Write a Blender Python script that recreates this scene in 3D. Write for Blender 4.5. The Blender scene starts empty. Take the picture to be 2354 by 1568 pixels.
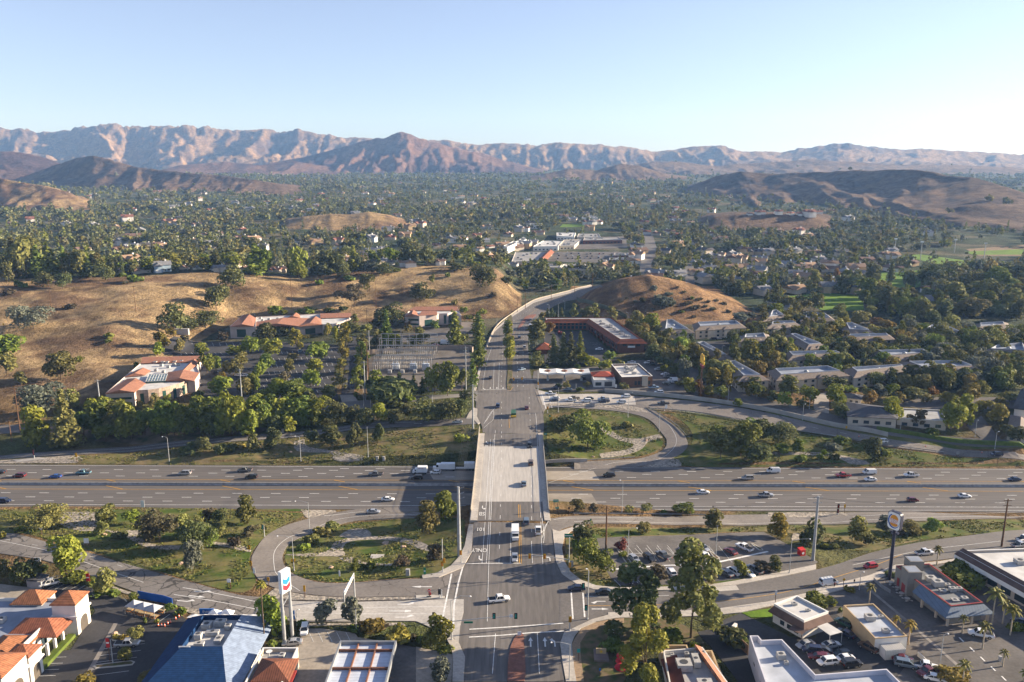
import bpy, bmesh, math, random
import numpy as np
from mathutils import Vector, Matrix, geometry, noise
random.seed(7); rng=np.random.default_rng(7)
SC=bpy.context.scene
COL=SC.collection
# ---------------------------------------------------------------- camera frame (survey frame used to place things on the ground)
F=1831.; TH=math.radians(12.2); S_,C_=math.sin(TH),math.cos(TH); H=113.
PX0,PY0=1177.,784.
K={'D':(0,0,1.)}
for i,x in enumerate((0,588.5,1177,1765.5)):
    K['A%d'%i]=(x,613.,.2502); K['B%d'%i]=(x,980.8,.2502)
for i,x in enumerate((0,478.2,956.3,1397.7,1875.9)): K['C%d'%i]=(x,1250.6,.2031)
for i,x in enumerate((0,778.5,1557)): K['F%d'%i]=(x,245.2,.3385)
def D(c,x,y):
    a,b,s=K[c]; return a+x*s,b+y*s
def at(px,py,z=0.):
    u=(px-PX0)/F; v=(py-PY0)/F; t=(H-z)/(S_+C_*v)
    return Vector((t*u,t*(C_-S_*v),z))
def tdist(P): return P[1]*C_+(H-P[2])*S_
def pxm(P): return F/tdist(P)          # survey pixels per metre at a point
def cat(c,x,y,z=0.): return at(*D(c,x,y),z)

# ---------------------------------------------------------------- scene graph helpers
def tag(o,label=None,cat=None,group=None,kind=None):
    if label: o['label']=label
    if cat: o['category']=cat
    if group: o['group']=group
    if kind: o['kind']=kind
    return o
def link(o,parent=None):
    COL.objects.link(o)
    if parent is not None: o.parent=parent
    return o
def thing(name,label,cat,loc=(0,0,0),rz=0,group=None):
    o=bpy.data.objects.new(name,None); o.empty_display_size=.2
    link(o); o.location=loc; o.rotation_euler=(0,0,rz)
    return tag(o,label,cat,group)
class MB:
    """collects geometry for one mesh"""
    def __init__(s): s.v=[]; s.f=[]; s.m=[]; s.M=None
    def add(s,vs,fs,mi=0):
        n=len(s.v)
        for p in vs:
            p=Vector(p)
            if s.M is not None: p=s.M@p
            s.v.append(p)
        for f in fs: s.f.append([n+i for i in f]); s.m.append(mi)
        return s
    def box(s,x0,x1,y0,y1,z0,z1,mi=0):
        vs=[(x0,y0,z0),(x1,y0,z0),(x1,y1,z0),(x0,y1,z0),(x0,y0,z1),(x1,y0,z1),(x1,y1,z1),(x0,y1,z1)]
        return s.add(vs,[(0,3,2,1),(4,5,6,7),(0,1,5,4),(1,2,6,5),(2,3,7,6),(3,0,4,7)],mi)
    def prism(s,pts,z0,z1,mi=0,cap=True):
        n=len(pts); a=sum(pts[i][0]*pts[(i+1)%n][1]-pts[(i+1)%n][0]*pts[i][1] for i in range(n))
        if a<0: pts=pts[::-1]
        vs=[(p[0],p[1],z0) for p in pts]+[(p[0],p[1],z1) for p in pts]
        fs=[(i,(i+1)%n,n+(i+1)%n,n+i) for i in range(n)]
        if cap: fs+=[tuple(range(n,2*n)),tuple(range(n-1,-1,-1))]
        return s.add(vs,fs,mi)
    def tube(s,pts,r0,r1=None,n=8,mi=0,cap=True):
        r1=r0 if r1 is None else r1
        pts=[Vector(p) for p in pts]; L=len(pts); vs=[]; fs=[]
        for i,p in enumerate(pts):
            d=(pts[min(i+1,L-1)]-pts[max(i-1,0)]).normalized()
            a=d.orthogonal().normalized() if abs(d.z)<.99 else Vector((1,0,0)); a=(a-d*a.dot(d)).normalized(); b=d.cross(a)
            r=r0+(r1-r0)*i/max(L-1,1)
            for k in range(n):
                t=2*math.pi*k/n; vs.append(p+a*(r*math.cos(t))+b*(r*math.sin(t)))
        for i in range(L-1):
            for k in range(n):
                k2=(k+1)%n; fs.append((i*n+k,i*n+k2,(i+1)*n+k2,(i+1)*n+k))
        if cap: fs+=[tuple(range(n-1,-1,-1)),tuple((L-1)*n+k for k in range(n))]
        return s.add(vs,fs,mi)
    def bar(s,a,b,w,h,mi=0):
        a=Vector(a);b=Vector(b); d=(b-a).normalized(); up=Vector((0,0,1))
        if abs(d.z)>.98: up=Vector((0,1,0))
        q=d.cross(up).normalized()*w/2; r=q.cross(d).normalized()*h/2
        vs=[a-q-r,a+q-r,a+q+r,a-q+r,b-q-r,b+q-r,b+q+r,b-q+r]
        return s.add(vs,[(0,1,2,3),(7,6,5,4),(0,4,5,1),(1,5,6,2),(2,6,7,3),(3,7,4,0)],mi)
    def lathe(s,prof,n=12,c=(0,0,0),mi=0):
        vs=[];fs=[];L=len(prof)
        for r,z in prof:
            for k in range(n):
                t=2*math.pi*k/n; vs.append((c[0]+r*math.cos(t),c[1]+r*math.sin(t),c[2]+z))
        for i in range(L-1):
            for k in range(n): k2=(k+1)%n; fs.append((i*n+k,i*n+k2,(i+1)*n+k2,(i+1)*n+k))
        fs.append(tuple((L-1)*n+k for k in range(n)))
        return s.add(vs,fs,mi)
    def mesh(s,name,mats,smooth=False):
        me=bpy.data.meshes.new(name); me.from_pydata([tuple(p) for p in s.v],[],s.f)
        if not isinstance(mats,(list,tuple)): mats=[mats]
        for m in mats: me.materials.append(m)
        me.polygons.foreach_set('material_index',s.m)
        if smooth: me.polygons.foreach_set('use_smooth',[True]*len(s.f))
        me.update(); return me
    def build(s,name,mats,parent=None,smooth=False,loc=None):
        o=bpy.data.objects.new(name,s.mesh(name,mats,smooth)); link(o,parent)
        if loc is not None: o.location=loc
        return o
def copy_tree(o,parent=None):
    c=o.copy(); COL.objects.link(c)
    if parent is not None: c.parent=parent
    for ch in list(o.children): copy_tree(ch,c)
    return c

# ---------------------------------------------------------------- materials
MAT={}
def srgb(r,g,b):
    f=lambda c:(c/255/12.92 if c/255<=.04045 else ((c/255+.055)/1.055)**2.4)
    return (f(r),f(g),f(b))
def mat(name,col,rough=.85,spec=.3,metal=0,var=.12,scale=.6,col2=None,scale2=None,bump=0,stretch=None,emit=0,objrand=0):
    if name in MAT: return MAT[name]
    m=bpy.data.materials.new(name); m.use_nodes=True; nt=m.node_tree; N=nt.nodes; L=nt.links
    b=N['Principled BSDF']; b.inputs['Roughness'].default_value=rough; b.inputs['Metallic'].default_value=metal
    b.inputs['Specular IOR Level'].default_value=spec
    g=N.new('ShaderNodeNewGeometry'); pos=g.outputs['Position']
    if stretch:
        mp=N.new('ShaderNodeMapping'); mp.inputs['Scale'].default_value=stretch; L.new(pos,mp.inputs[0]); pos=mp.outputs[0]
    n1=N.new('ShaderNodeTexNoise'); n1.inputs['Scale'].default_value=scale; n1.inputs['Detail'].default_value=5; L.new(pos,n1.inputs['Vector'])
    mx=N.new('ShaderNodeMix'); mx.data_type='RGBA'
    c1=col; c2=col2 if col2 else tuple(c*(1-2*var) for c in col)
    mr=N.new('ShaderNodeMapRange'); mr.inputs['From Min'].default_value=.35; mr.inputs['From Max'].default_value=.65; L.new(n1.outputs['Fac'],mr.inputs[0])
    L.new(mr.outputs[0],mx.inputs['Factor']); mx.inputs['A'].default_value=(*c1,1); mx.inputs['B'].default_value=(*c2,1)
    out=mx.outputs['Result']
    if scale2:
        n2=N.new('ShaderNodeTexNoise'); n2.inputs['Scale'].default_value=scale2; n2.inputs['Detail'].default_value=4; L.new(pos,n2.inputs['Vector'])
        ml=N.new('ShaderNodeMapRange'); ml.inputs['From Min'].default_value=.3; ml.inputs['From Max'].default_value=.7; ml.inputs['To Min'].default_value=.84; ml.inputs['To Max'].default_value=1.13; L.new(n2.outputs['Fac'],ml.inputs[0])
        vm=N.new('ShaderNodeVectorMath'); vm.operation='SCALE'; L.new(out,vm.inputs[0]); L.new(ml.outputs[0],vm.inputs['Scale']); out=vm.outputs[0]
    if objrand:
        oi=N.new('ShaderNodeObjectInfo'); hs=N.new('ShaderNodeHueSaturation')
        r1=N.new('ShaderNodeMapRange'); r1.inputs['To Min'].default_value=1-objrand; r1.inputs['To Max'].default_value=1+objrand; L.new(oi.outputs['Random'],r1.inputs[0]); L.new(r1.outputs[0],hs.inputs['Value'])
        r2=N.new('ShaderNodeMapRange'); r2.inputs['To Min'].default_value=.5-.06*objrand; r2.inputs['To Max'].default_value=.5+.06*objrand; 
        ma=N.new('ShaderNodeMath'); ma.operation='FRACT'; mu=N.new('ShaderNodeMath'); mu.operation='MULTIPLY'; mu.inputs[1].default_value=7.31; L.new(oi.outputs['Random'],mu.inputs[0]); L.new(mu.outputs[0],ma.inputs[0]); L.new(ma.outputs[0],r2.inputs[0]); L.new(r2.outputs[0],hs.inputs['Hue'])
        L.new(out,hs.inputs['Color']); out=hs.outputs['Color']
    L.new(out,b.inputs['Base Color'])
    if bump:
        bp=N.new('ShaderNodeBump'); bp.inputs['Strength'].default_value=bump; bp.inputs['Distance'].default_value=.3; L.new(n1.outputs['Fac'],bp.inputs['Height']); L.new(bp.outputs[0],b.inputs['Normal'])
    if emit: b.inputs['Emission Color'].default_value=(*col,1); b.inputs['Emission Strength'].default_value=emit
    MAT[name]=m; return m
def nodes(m): nt=m.node_tree; return nt,nt.nodes,nt.links,nt.nodes['Principled BSDF']
def crackify(m,scale=.22,width=.05,dark=.35):
    nt,N,L,b=nodes(m)
    src=b.inputs['Base Color'].links[0].from_socket
    g=N.new('ShaderNodeNewGeometry')
    nz=N.new('ShaderNodeTexNoise'); nz.inputs['Scale'].default_value=.35; nz.inputs['Detail'].default_value=3; L.new(g.outputs['Position'],nz.inputs['Vector'])
    ad=N.new('ShaderNodeVectorMath'); ad.operation='MULTIPLY_ADD'; L.new(nz.outputs['Color'],ad.inputs[0]); ad.inputs[1].default_value=(3,3,0); L.new(g.outputs['Position'],ad.inputs[2])
    v=N.new('ShaderNodeTexVoronoi'); v.feature='DISTANCE_TO_EDGE'; v.inputs['Scale'].default_value=scale; L.new(ad.outputs[0],v.inputs['Vector'])
    nm=N.new('ShaderNodeTexNoise'); nm.inputs['Scale'].default_value=.06; L.new(g.outputs['Position'],nm.inputs['Vector'])
    w=N.new('ShaderNodeMapRange'); w.inputs['From Min'].default_value=.38; w.inputs['From Max'].default_value=.62; w.inputs['To Min'].default_value=0; w.inputs['To Max'].default_value=width; L.new(nm.outputs['Fac'],w.inputs[0])
    lt=N.new('ShaderNodeMath'); lt.operation='LESS_THAN'; L.new(v.outputs['Distance'],lt.inputs[0]); L.new(w.outputs[0],lt.inputs[1])
    mx=N.new('ShaderNodeMix'); mx.data_type='RGBA'; L.new(lt.outputs[0],mx.inputs['Factor']); L.new(src,mx.inputs['A']); 
    sc=N.new('ShaderNodeVectorMath'); sc.operation='SCALE'; sc.inputs['Scale'].default_value=dark; L.new(src,sc.inputs[0]); L.new(sc.outputs[0],mx.inputs['B'])
    L.new(mx.outputs['Result'],b.inputs['Base Color'])
def stripes(m,axis,period,dark=.6,duty=.35,bump=.0):
    """ribs across world axis (roof tiles, corrugated metal, joints)"""
    nt,N,L,b=nodes(m); src=b.inputs['Base Color'].links[0].from_socket
    g=N.new('ShaderNodeNewGeometry'); sp=N.new('ShaderNodeSeparateXYZ'); L.new(g.outputs['Position'],sp.inputs[0])
    a=N.new('ShaderNodeMath'); a.operation='DIVIDE'; L.new(sp.outputs[axis],a.inputs[0]); a.inputs[1].default_value=period
    f=N.new('ShaderNodeMath'); f.operation='FRACT'; L.new(a.outputs[0],f.inputs[0])
    lt=N.new('ShaderNodeMath'); lt.operation='LESS_THAN'; L.new(f.outputs[0],lt.inputs[0]); lt.inputs[1].default_value=duty
    mx=N.new('ShaderNodeMix'); mx.data_type='RGBA'; L.new(lt.outputs[0],mx.inputs['Factor']); L.new(src,mx.inputs['A'])
    sc=N.new('ShaderNodeVectorMath'); sc.operation='SCALE'; sc.inputs['Scale'].default_value=dark; L.new(src,sc.inputs[0]); L.new(sc.outputs[0],mx.inputs['B'])
    L.new(mx.outputs['Result'],b.inputs['Base Color'])

# ---------------------------------------------------------------- world, sun, camera
SUN_EL=math.radians(16); SUN_AZ_X,SUN_AZ_Y=.975,.222      # horizontal direction towards the sun (east, slightly north)
w=bpy.data.worlds.new('World'); SC.world=w; w.use_nodes=True
nt=w.node_tree; bg=nt.nodes['Background']; sky=nt.nodes.new('ShaderNodeTexSky'); sky.sky_type='NISHITA'; sky.sun_disc=False
sky.sun_elevation=SUN_EL; sky.sun_rotation=math.atan2(SUN_AZ_X,SUN_AZ_Y); sky.altitude=0; sky.air_density=1.0; sky.dust_density=.25; sky.ozone_density=6
tn=nt.nodes.new('ShaderNodeVectorMath'); tn.operation='MULTIPLY'; tn.inputs[1].default_value=(1.06,1.015,1.10); hsv=nt.nodes.new('ShaderNodeHueSaturation'); hsv.inputs['Saturation'].default_value=.64; nt.links.new(sky.outputs[0],hsv.inputs['Color']); nt.links.new(hsv.outputs[0],tn.inputs[0]); nt.links.new(tn.outputs[0],bg.inputs[0]); bg.inputs[1].default_value=.195
sd=bpy.data.lights.new('sun','SUN'); sd.energy=17; sd.angle=math.radians(.5); sd.color=(1,.87,.70)
so=bpy.data.objects.new('sun',sd); link(so)
dirv=Vector((SUN_AZ_X*math.cos(SUN_EL),SUN_AZ_Y*math.cos(SUN_EL),math.sin(SUN_EL)))
so.rotation_euler=dirv.to_track_quat('Z','Y').to_euler()
cd=bpy.data.cameras.new('camera'); co=bpy.data.objects.new('camera',cd); link(co)
co.location=(0,0,H); co.rotation_euler=(math.pi/2-TH,0,0); cd.sensor_width=36; cd.lens=36*F/2354; cd.clip_start=1; cd.clip_end=60000
cd.shift_y=0
SC.camera=co
SC.view_settings.view_transform='Standard'; SC.view_settings.look='None'; SC.view_settings.exposure=0
SC.cycles.max_bounces=5; SC.cycles.diffuse_bounces=2; SC.cycles.glossy_bounces=2; SC.cycles.transmission_bounces=2; SC.cycles.volume_bounces=0; SC.cycles.transparent_max_bounces=4
SC.cycles.use_denoising=True
try: SC.cycles.denoiser='OPENIMAGEDENOISE'; SC.cycles.denoising_input_passes='RGB_ALBEDO_NORMAL'
except Exception: pass
SC.cycles.use_adaptive_sampling=False
SC.cycles.sample_clamp_indirect=4

# ---------------------------------------------------------------- terrain
def PT(*a): return a
NEAR=[(1130,1225,0),(1220,1225,0),(1130,1200,0),(1220,1200,0),(1100,1200,0),(1245,1205,0),(0,1568,0),(600,1568,0),(1177,1568,0),(1800,1568,0),(2354,1568,0),(0,1400,0),(600,1420,0),(1177,1400,0),(1760,1400,0),(2354,1300,-1.2),(0,1290,0),(1177,1480,0),
(0,1235,-1.5),(200,1250,-.8),(300,1222,-3),(400,1290,-.8),(500,1330,0),(560,1240,-2.5),(590,1280,-1.5),(660,1222,-5),(790,1190,-6.8),(960,1200,-6.2),(1050,1240,-1.5),(1060,1195,-2.5),(1085,1210,0),
(860,1262,-4.5),(800,1335,-.6),(950,1325,-.2),(1020,1310,0),(700,1290,-2),(1252,1190,0),(1290,1205,-.2),(1400,1212,-1.2),(1550,1207,-4),(1700,1204,-6),(1900,1200,-7),(2354,1200,-7),
(1340,1250,-.4),(1450,1250,-1),(1700,1240,-2.5),(1860,1290,-1.5),(1400,1330,0),(1760,1310,-.8),(2000,1235,-3.4),(2200,1235,-3.8),(2354,1230,-4.2),(2354,1250,-2.6),(1600,1380,0),(1300,1330,0),
(0,1050,-7),(300,1030,-6),(600,1008,-4),(850,985,-2),(1085,970,0),(0,1000,-5),(300,985,-3),(600,960,-1),(900,940,0),(300,1045,-6.5),(700,1030,-6),(1050,1030,-3),(1092,1000,-.6),(0,960,-2),
(1255,960,0),(1258,1030,-2.5),(1350,1050,-6),(1400,980,-3),(1500,960,-1.5),(1570,1010,-4),(1540,1045,-6.3),(1480,1065,-7),(1480,932,0),(1700,965,-1),(1950,1010,-3.5),(2200,1045,-6),(2354,1055,-6.5),
(1650,1050,-6),(2000,1060,-6.8),(1700,925,.5),(2000,975,.5),(2354,1020,0),(1177,900,0),(1177,1000,0),(1177,1060,0),(1177,1180,0),(1150,950,0),(1200,1240,0),(800,915,.5),(500,900,1),(300,930,1),(1500,870,.5),(2000,880,1),(2354,900,1),(0,900,1.5)]
_cp=np.array([tuple(at(a,b,z)) for a,b,z in NEAR]); 
for sx in (-420,-300,300,420):
    for yy,zz in ((100,0),(180,0),(235,-1),(250,-4),(262,-7),(320,-7),(345,-4),(380,0),(430,1)):
        _cp=np.vstack([_cp,[(sx,yy,zz)]])
for sx in range(-420,421,70):
    _cp=np.vstack([_cp,[(sx,460,2),(sx,90,0),(sx,500,3)]])
_A=np.linalg.norm(_cp[:,None,:2]-_cp[None,:,:2],axis=2)+np.eye(len(_cp))*(-.6)
_w=np.linalg.solve(np.block([[_A,np.ones((len(_cp),1))],[np.ones((1,len(_cp))),np.zeros((1,1))]]),np.append(_cp[:,2],0))
def near_z(x,y):
    r=np.full(x.shape,_w[-1])
    for k in range(len(_cp)): r+=_w[k]*np.hypot(x-_cp[k,0],y-_cp[k,1])
    return r
def sm(a): a=np.clip(a,0,1); return a*a*(3-2*a)
def fwy_y(py0,py1,x):   # a freeway line given its survey rows at the left and right edge of the photo
    a=at(0,py0,-7); b=at(2354,py1,-7); return a.y+(b.y-a.y)*(x-a.x)/(b.x-a.x)
def hash2(ix,iy): 
    h=np.sin(ix*127.1+iy*311.7)*43758.5453; return h-np.floor(h)
def vnoise(x,y):
    ix=np.floor(x);iy=np.floor(y);fx=x-ix;fy=y-iy; fx=fx*fx*(3-2*fx);fy=fy*fy*(3-2*fy)
    a=hash2(ix,iy);b=hash2(ix+1,iy);c=hash2(ix,iy+1);d=hash2(ix+1,iy+1)
    return a+(b-a)*fx+(c-a)*fy+(a-b-c+d)*fx*fy
def fbm(x,y,o=4):
    r=0;am=.5;t=0
    for k in range(o): r=r+am*vnoise(x*2**k+17.3*k,y*2**k+9.1*k); t+=am; am*=.5
    return r/t
def ridged(x,y,o=4):
    r=0;am=.5;t=0
    for k in range(o): r=r+am*(1-np.abs(2*vnoise(x*2**k+31.7*k,y*2**k+5.3*k)-1)); t+=am; am*=.5
    return r/t
def valley(t): return np.interp(t,[0,480,700,1000,1500,2500,4000,6000,9000],[0,2,5,10,20,42,78,110,150])
# far ridges: name, distance, front width, back width, ridge line in survey pixels, gully depth, gully spacing, colour code
FEAT=[
('m1',6500,1700,3000,[(-900,290),(-300,296),(0,292),(30,298),(78,299),(98,305),(146,306),(186,294),(210,292),(271,286),(318,294),(355,295),(399,292),(440,291),(464,294),(521,301),(555,301),(609,299),(646,306),(687,298),(721,306),(755,310),(797,317),(846,319),(900,322),(1009,322),(1039,325),(1100,334),(1151,329),(1232,336),(1269,329),(1293,329),(1337,334),(1378,332),(1405,337),(1449,340),(1493,348),(1523,347),(1575,341),(1601,337),(1652,335),(1682,342),(1697,349),(1740,349),(1791,351),(1838,342),(1882,337),(1941,330),(1980,337),(2065,345),(2126,343),(2183,347),(2285,353),(2354,357),(2700,350),(3200,345)],.9,290,1),
('m1b',5000,1100,1500,[(520,400),(600,380),(700,362),(790,340),(846,322),(890,316),(917,304),(941,310),(985,324),(1050,340),(1100,350),(1150,366),(1220,384),(1280,398)],.8,300,2),
('m1c',4600,700,900,[(330,400),(420,380),(520,372),(600,380),(680,370),(760,385),(820,400)],.75,210,2),
('m5',4600,800,900,[(1370,398),(1440,382),(1500,372),(1560,372),(1640,382),(1700,376),(1790,372),(1850,366),(1950,372),(2050,378),(2200,380),(2354,386),(2900,390)],.75,240,3),
('m4',3600,550,600,[(1080,424),(1140,418),(1200,414),(1260,398),(1310,387),(1365,392),(1420,378),(1465,381),(1520,397),(1600,412),(1660,420)],.65,170,3),
('m2a',3600,750,900,[(-600,350),(0,349),(57,350),(110,363),(170,384),(240,402)],.6,200,2),
('m2b',(40,3200,700,2500),520,600,[(40,412),(100,392),(180,366),(225,357),(262,367),(330,386),(420,396),(520,404),(600,416),(700,436)],.7,170,3),
('m2c',(-300,2150,235,1800),300,500,[(-700,405),(0,408),(60,419),(110,427),(160,440),(200,463),(235,492)],.6,95,4),
('m3',(1450,2800,2420,1620),760,600,[(1450,470),(1500,455),(1560,440),(1640,406),(1700,394),(1760,400),(1830,396),(1900,394),(2000,391),(2100,389),(2170,403),(2220,406),(2300,428),(2354,446),(2500,450),(3000,440)],.65,190,3),
('m3b',1750,420,500,[(2170,500),(2213,484),(2268,464),(2354,450),(2600,436),(3200,430)],.4,140,3),
('bluff',1330,95,420,[(1600,520),(1640,501),(1690,493),(1780,492),(1860,496),(1910,510)],.25,60,5),
('knoll',1350,150,260,[(625,532),(660,512),(700,500),(760,493),(800,495),(850,488),(900,498),(935,514)],.25,70,4),
]
def featz(t,px,f):
    name,tr,wf,wb,R,g,gs,code=f
    a=np.array(R,float)
    if isinstance(tr,tuple):
        tp=np.interp(a[:,0],[tr[0],tr[2]],[tr[1],tr[3]]); zr=H-tp*(S_+C_*(a[:,1]-PY0)/F); tr=np.interp(px,[tr[0],tr[2]],[tr[1],tr[3]])
    else: zr=H-tr*(S_+C_*(a[:,1]-PY0)/F)
    zi=np.interp(px,a[:,0],zr,left=-50,right=-50)
    edge=sm((px-a[0,0]+30)/60)*sm((a[-1,0]+30-px)/60)
    x=(px-PX0)/F*tr
    warp=(fbm(x/(gs*1.3)+3,t/(gs*4),3)-.5)*wf*.6
    d=t+warp*np.clip(np.abs(t-tr)/wf,0,1)-tr
    s=np.where(d<0,1+d/wf,1-d/wb); s=np.clip(s,0,1)
    rel=np.maximum(zi-valley(tr*np.ones_like(t)),0)*edge
    shape=np.where(d<0,s**1.25*(.28+.72*s),sm(s))
    xs=x+ (fbm(x/gs*.6,t/gs*.35,2)-.5)*gs*.9
    sh_=xs+.3*t*np.sin(x/(gs*4.1)); rr=lambda k,q,a,b: 1-np.clip(np.abs(2*vnoise(sh_/gs*k+a,t/(gs*q)+b)-1)*1.75,0,1); rn=np.clip(rr(1,2.4,0,0)*.40+rr(2.1,1.25,7,3)*.28+rr(4.3,.65,17,9)*.19+rr(8.6,.3,27,5)*.13,0,1); rn=np.clip((rn-.1)/.75,0,1)
    hh=rel*shape-g*.78*rel*(1-rn)*sm(s/.30)*np.clip(1-shape,0,1)**.55*(.55+.45*s)
    spur=1-g*3.4*shape**.8*(1-shape)**.75*(1-rn)*1.3-g*.10*(1-rn)*shape
    fine=1+(.16 if code in(1,2) else .10)*(fbm(x/(gs*.25),t/(gs*.3),3)-.5)*np.clip(1.2-shape*.6,0,1)
    rough=(fbm(x/42,t/42,3)-.5)*rel*(.16 if code==1 else .09)*np.clip(shape*3,0,1)
    return np.maximum(hh*fine+rough,0),rel*shape
HL_PX=[-700,0,300,480,700,950,1040,1110,1160,1200]; HL_PY=[640,645,640,628,640,612,614,617,624,655]; HL_T=[650,640,650,670,700,730,725,715,700,690]
HL_FOOT=[(-700,405),(0,405),(250,405),(350,430),(450,520),(520,575),(900,590),(1060,592),(1200,610)]
CH=[(1320,695),(1350,680),(1380,660),(1410,648),(1440,640),(1490,632),(1540,638),(1600,657),(1680,688),(1740,714),(1765,724)]
def height(x,y):
    t=y*C_+(H-12)*S_; px=PX0+F*x/t
    far=valley(t)
    zn=near_z(x,np.minimum(y,500))
    k=sm((y-420)/70); z=zn*(1-k)+far*k
    # freeway trench
    yb=fwy_y(1173,1180,x); yt=fwy_y(1066,1076,x)
    k=sm((y-(yb-3))/3)*sm(((yt+3)-y)/3); z=z*(1-k)-7*k
    code=np.zeros(x.shape); hill=np.zeros(x.shape)
    # brown hillside on the left
    hp=np.array(HL_PX,float); tr=np.interp(px,hp,HL_T); zr=H-tr*(S_+C_*(np.interp(px,hp,HL_PY)-PY0)/F)
    ff=np.array(HL_FOOT,float); tf=np.interp(px,ff[:,0],ff[:,1])
    s=np.clip((t-tf)/(tr-tf),0,1); sh=np.where(t<tr,.45*s+.55*sm(s),1-.55*sm((t-tr)/260)-.45*sm((t-tr)/700))
    sh=np.maximum(sh,0)*sm((1205-px)/70)
    rel=np.maximum(zr-valley(tr),0); n=(fbm(x/55,y/38,3)-.5)*13*np.sin(np.pi*np.clip(s,0,1))
    hz=(rel*sh+n*sm((1190-px)/70)*(t<tr)); z=z+np.maximum(hz,0)*sm((t-tf+10)/30)
    hill=np.maximum(hill,np.where((t>tf-6)&(t<tr+12)&(px<1200),1,0)); 
    # round brown hill right of the road
    c=np.array(CH,float); xs=(c[:,0]-PX0)/F*650; zc=H-650*(S_+C_*(c[:,1]-PY0)/F)-valley(650.)
    zi=np.interp(x,xs,zc,left=0,right=0)*sm((x-xs[0])/14)*sm((xs[-1]-x)/14); q=(t-650); b=np.where(q<0,1+q/78,1-q/95)
    hz=zi*sm(np.clip(b,0,1)*.92+.08*np.clip(b,0,1)); hz=hz*(1+.14*(fbm(x/18,y/18,3)-.5)); z=z+np.maximum(hz,0)
    hill=np.maximum(hill,np.where((b>0.02)&(zi>.5),1,0))
    for f in FEAT:
        fz,rs=featz(t,px,f)
        base=valley(t)*.0+far
        nz=base+fz; up=nz>z+.0
        z=np.where((fz>1.0)&up&(y>520),nz,z); code=np.where((fz>2.5)&up&(y>520),f[7],code)
    return z,code,hill
ys=list(np.arange(96,450,2.0)); r=ys[-1]
while r<9500: r+=max(2.2,r*.0052); ys.append(r)
ys=np.array(ys); NC=720; cs=np.linspace(-1,1,NC); Wy=np.maximum(260,.86*ys)
# denser columns towards the middle are not needed: the spacing is 1.0 m near the freeway
X=cs[None,:]*Wy[:,None]; Y=np.repeat(ys[:,None],NC,1)
Z,CODE,HILL=height(X.ravel(),Y.ravel()); Z=Z.reshape(X.shape); CODE=CODE.reshape(X.shape); HILL=HILL.reshape(X.shape)
NRM=np.gradient(Z,axis=0)
def gz(x,y):
    j=int(np.searchsorted(ys,y))-1; j=min(max(j,0),len(ys)-2); f=min(max((y-ys[j])/(ys[j+1]-ys[j]),0),1)
    r=0
    for jj,wt in ((j,1-f),(j+1,f)):
        c=(x/Wy[jj]+1)/2*(NC-1); i=min(max(int(c),0),NC-2); g=min(max(c-i,0),1)
        r+=wt*(Z[jj,i]*(1-g)+Z[jj,i+1]*g)
    return r
def grd(px,py,maxd=9000):
    """point of the ground seen at a survey pixel"""
    u=(px-PX0)/F; v=(py-PY0)/F; d=(u,C_-S_*v,-(S_+C_*v))
    t=100.; pt=t
    while t<maxd:
        x,y,z=d[0]*t,d[1]*t,H+d[2]*t
        if z<=gz(x,y):
            a,b=pt,t
            for _ in range(18):
                m=(a+b)/2
                if H+d[2]*m<=gz(d[0]*m,d[1]*m): b=m
                else: a=m
            return Vector((d[0]*b,d[1]*b,gz(d[0]*b,d[1]*b)))
        pt=t; t+=max(1.2,t*.004)
    return None
def gc(c,x,y): return grd(*D(c,x,y))
def to_px(P):
    t=P[1]*C_+(H-P[2])*S_; return PX0+F*P[0]/t, PY0+F*(C_*(H-P[2])-S_*P[1])/t
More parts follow.
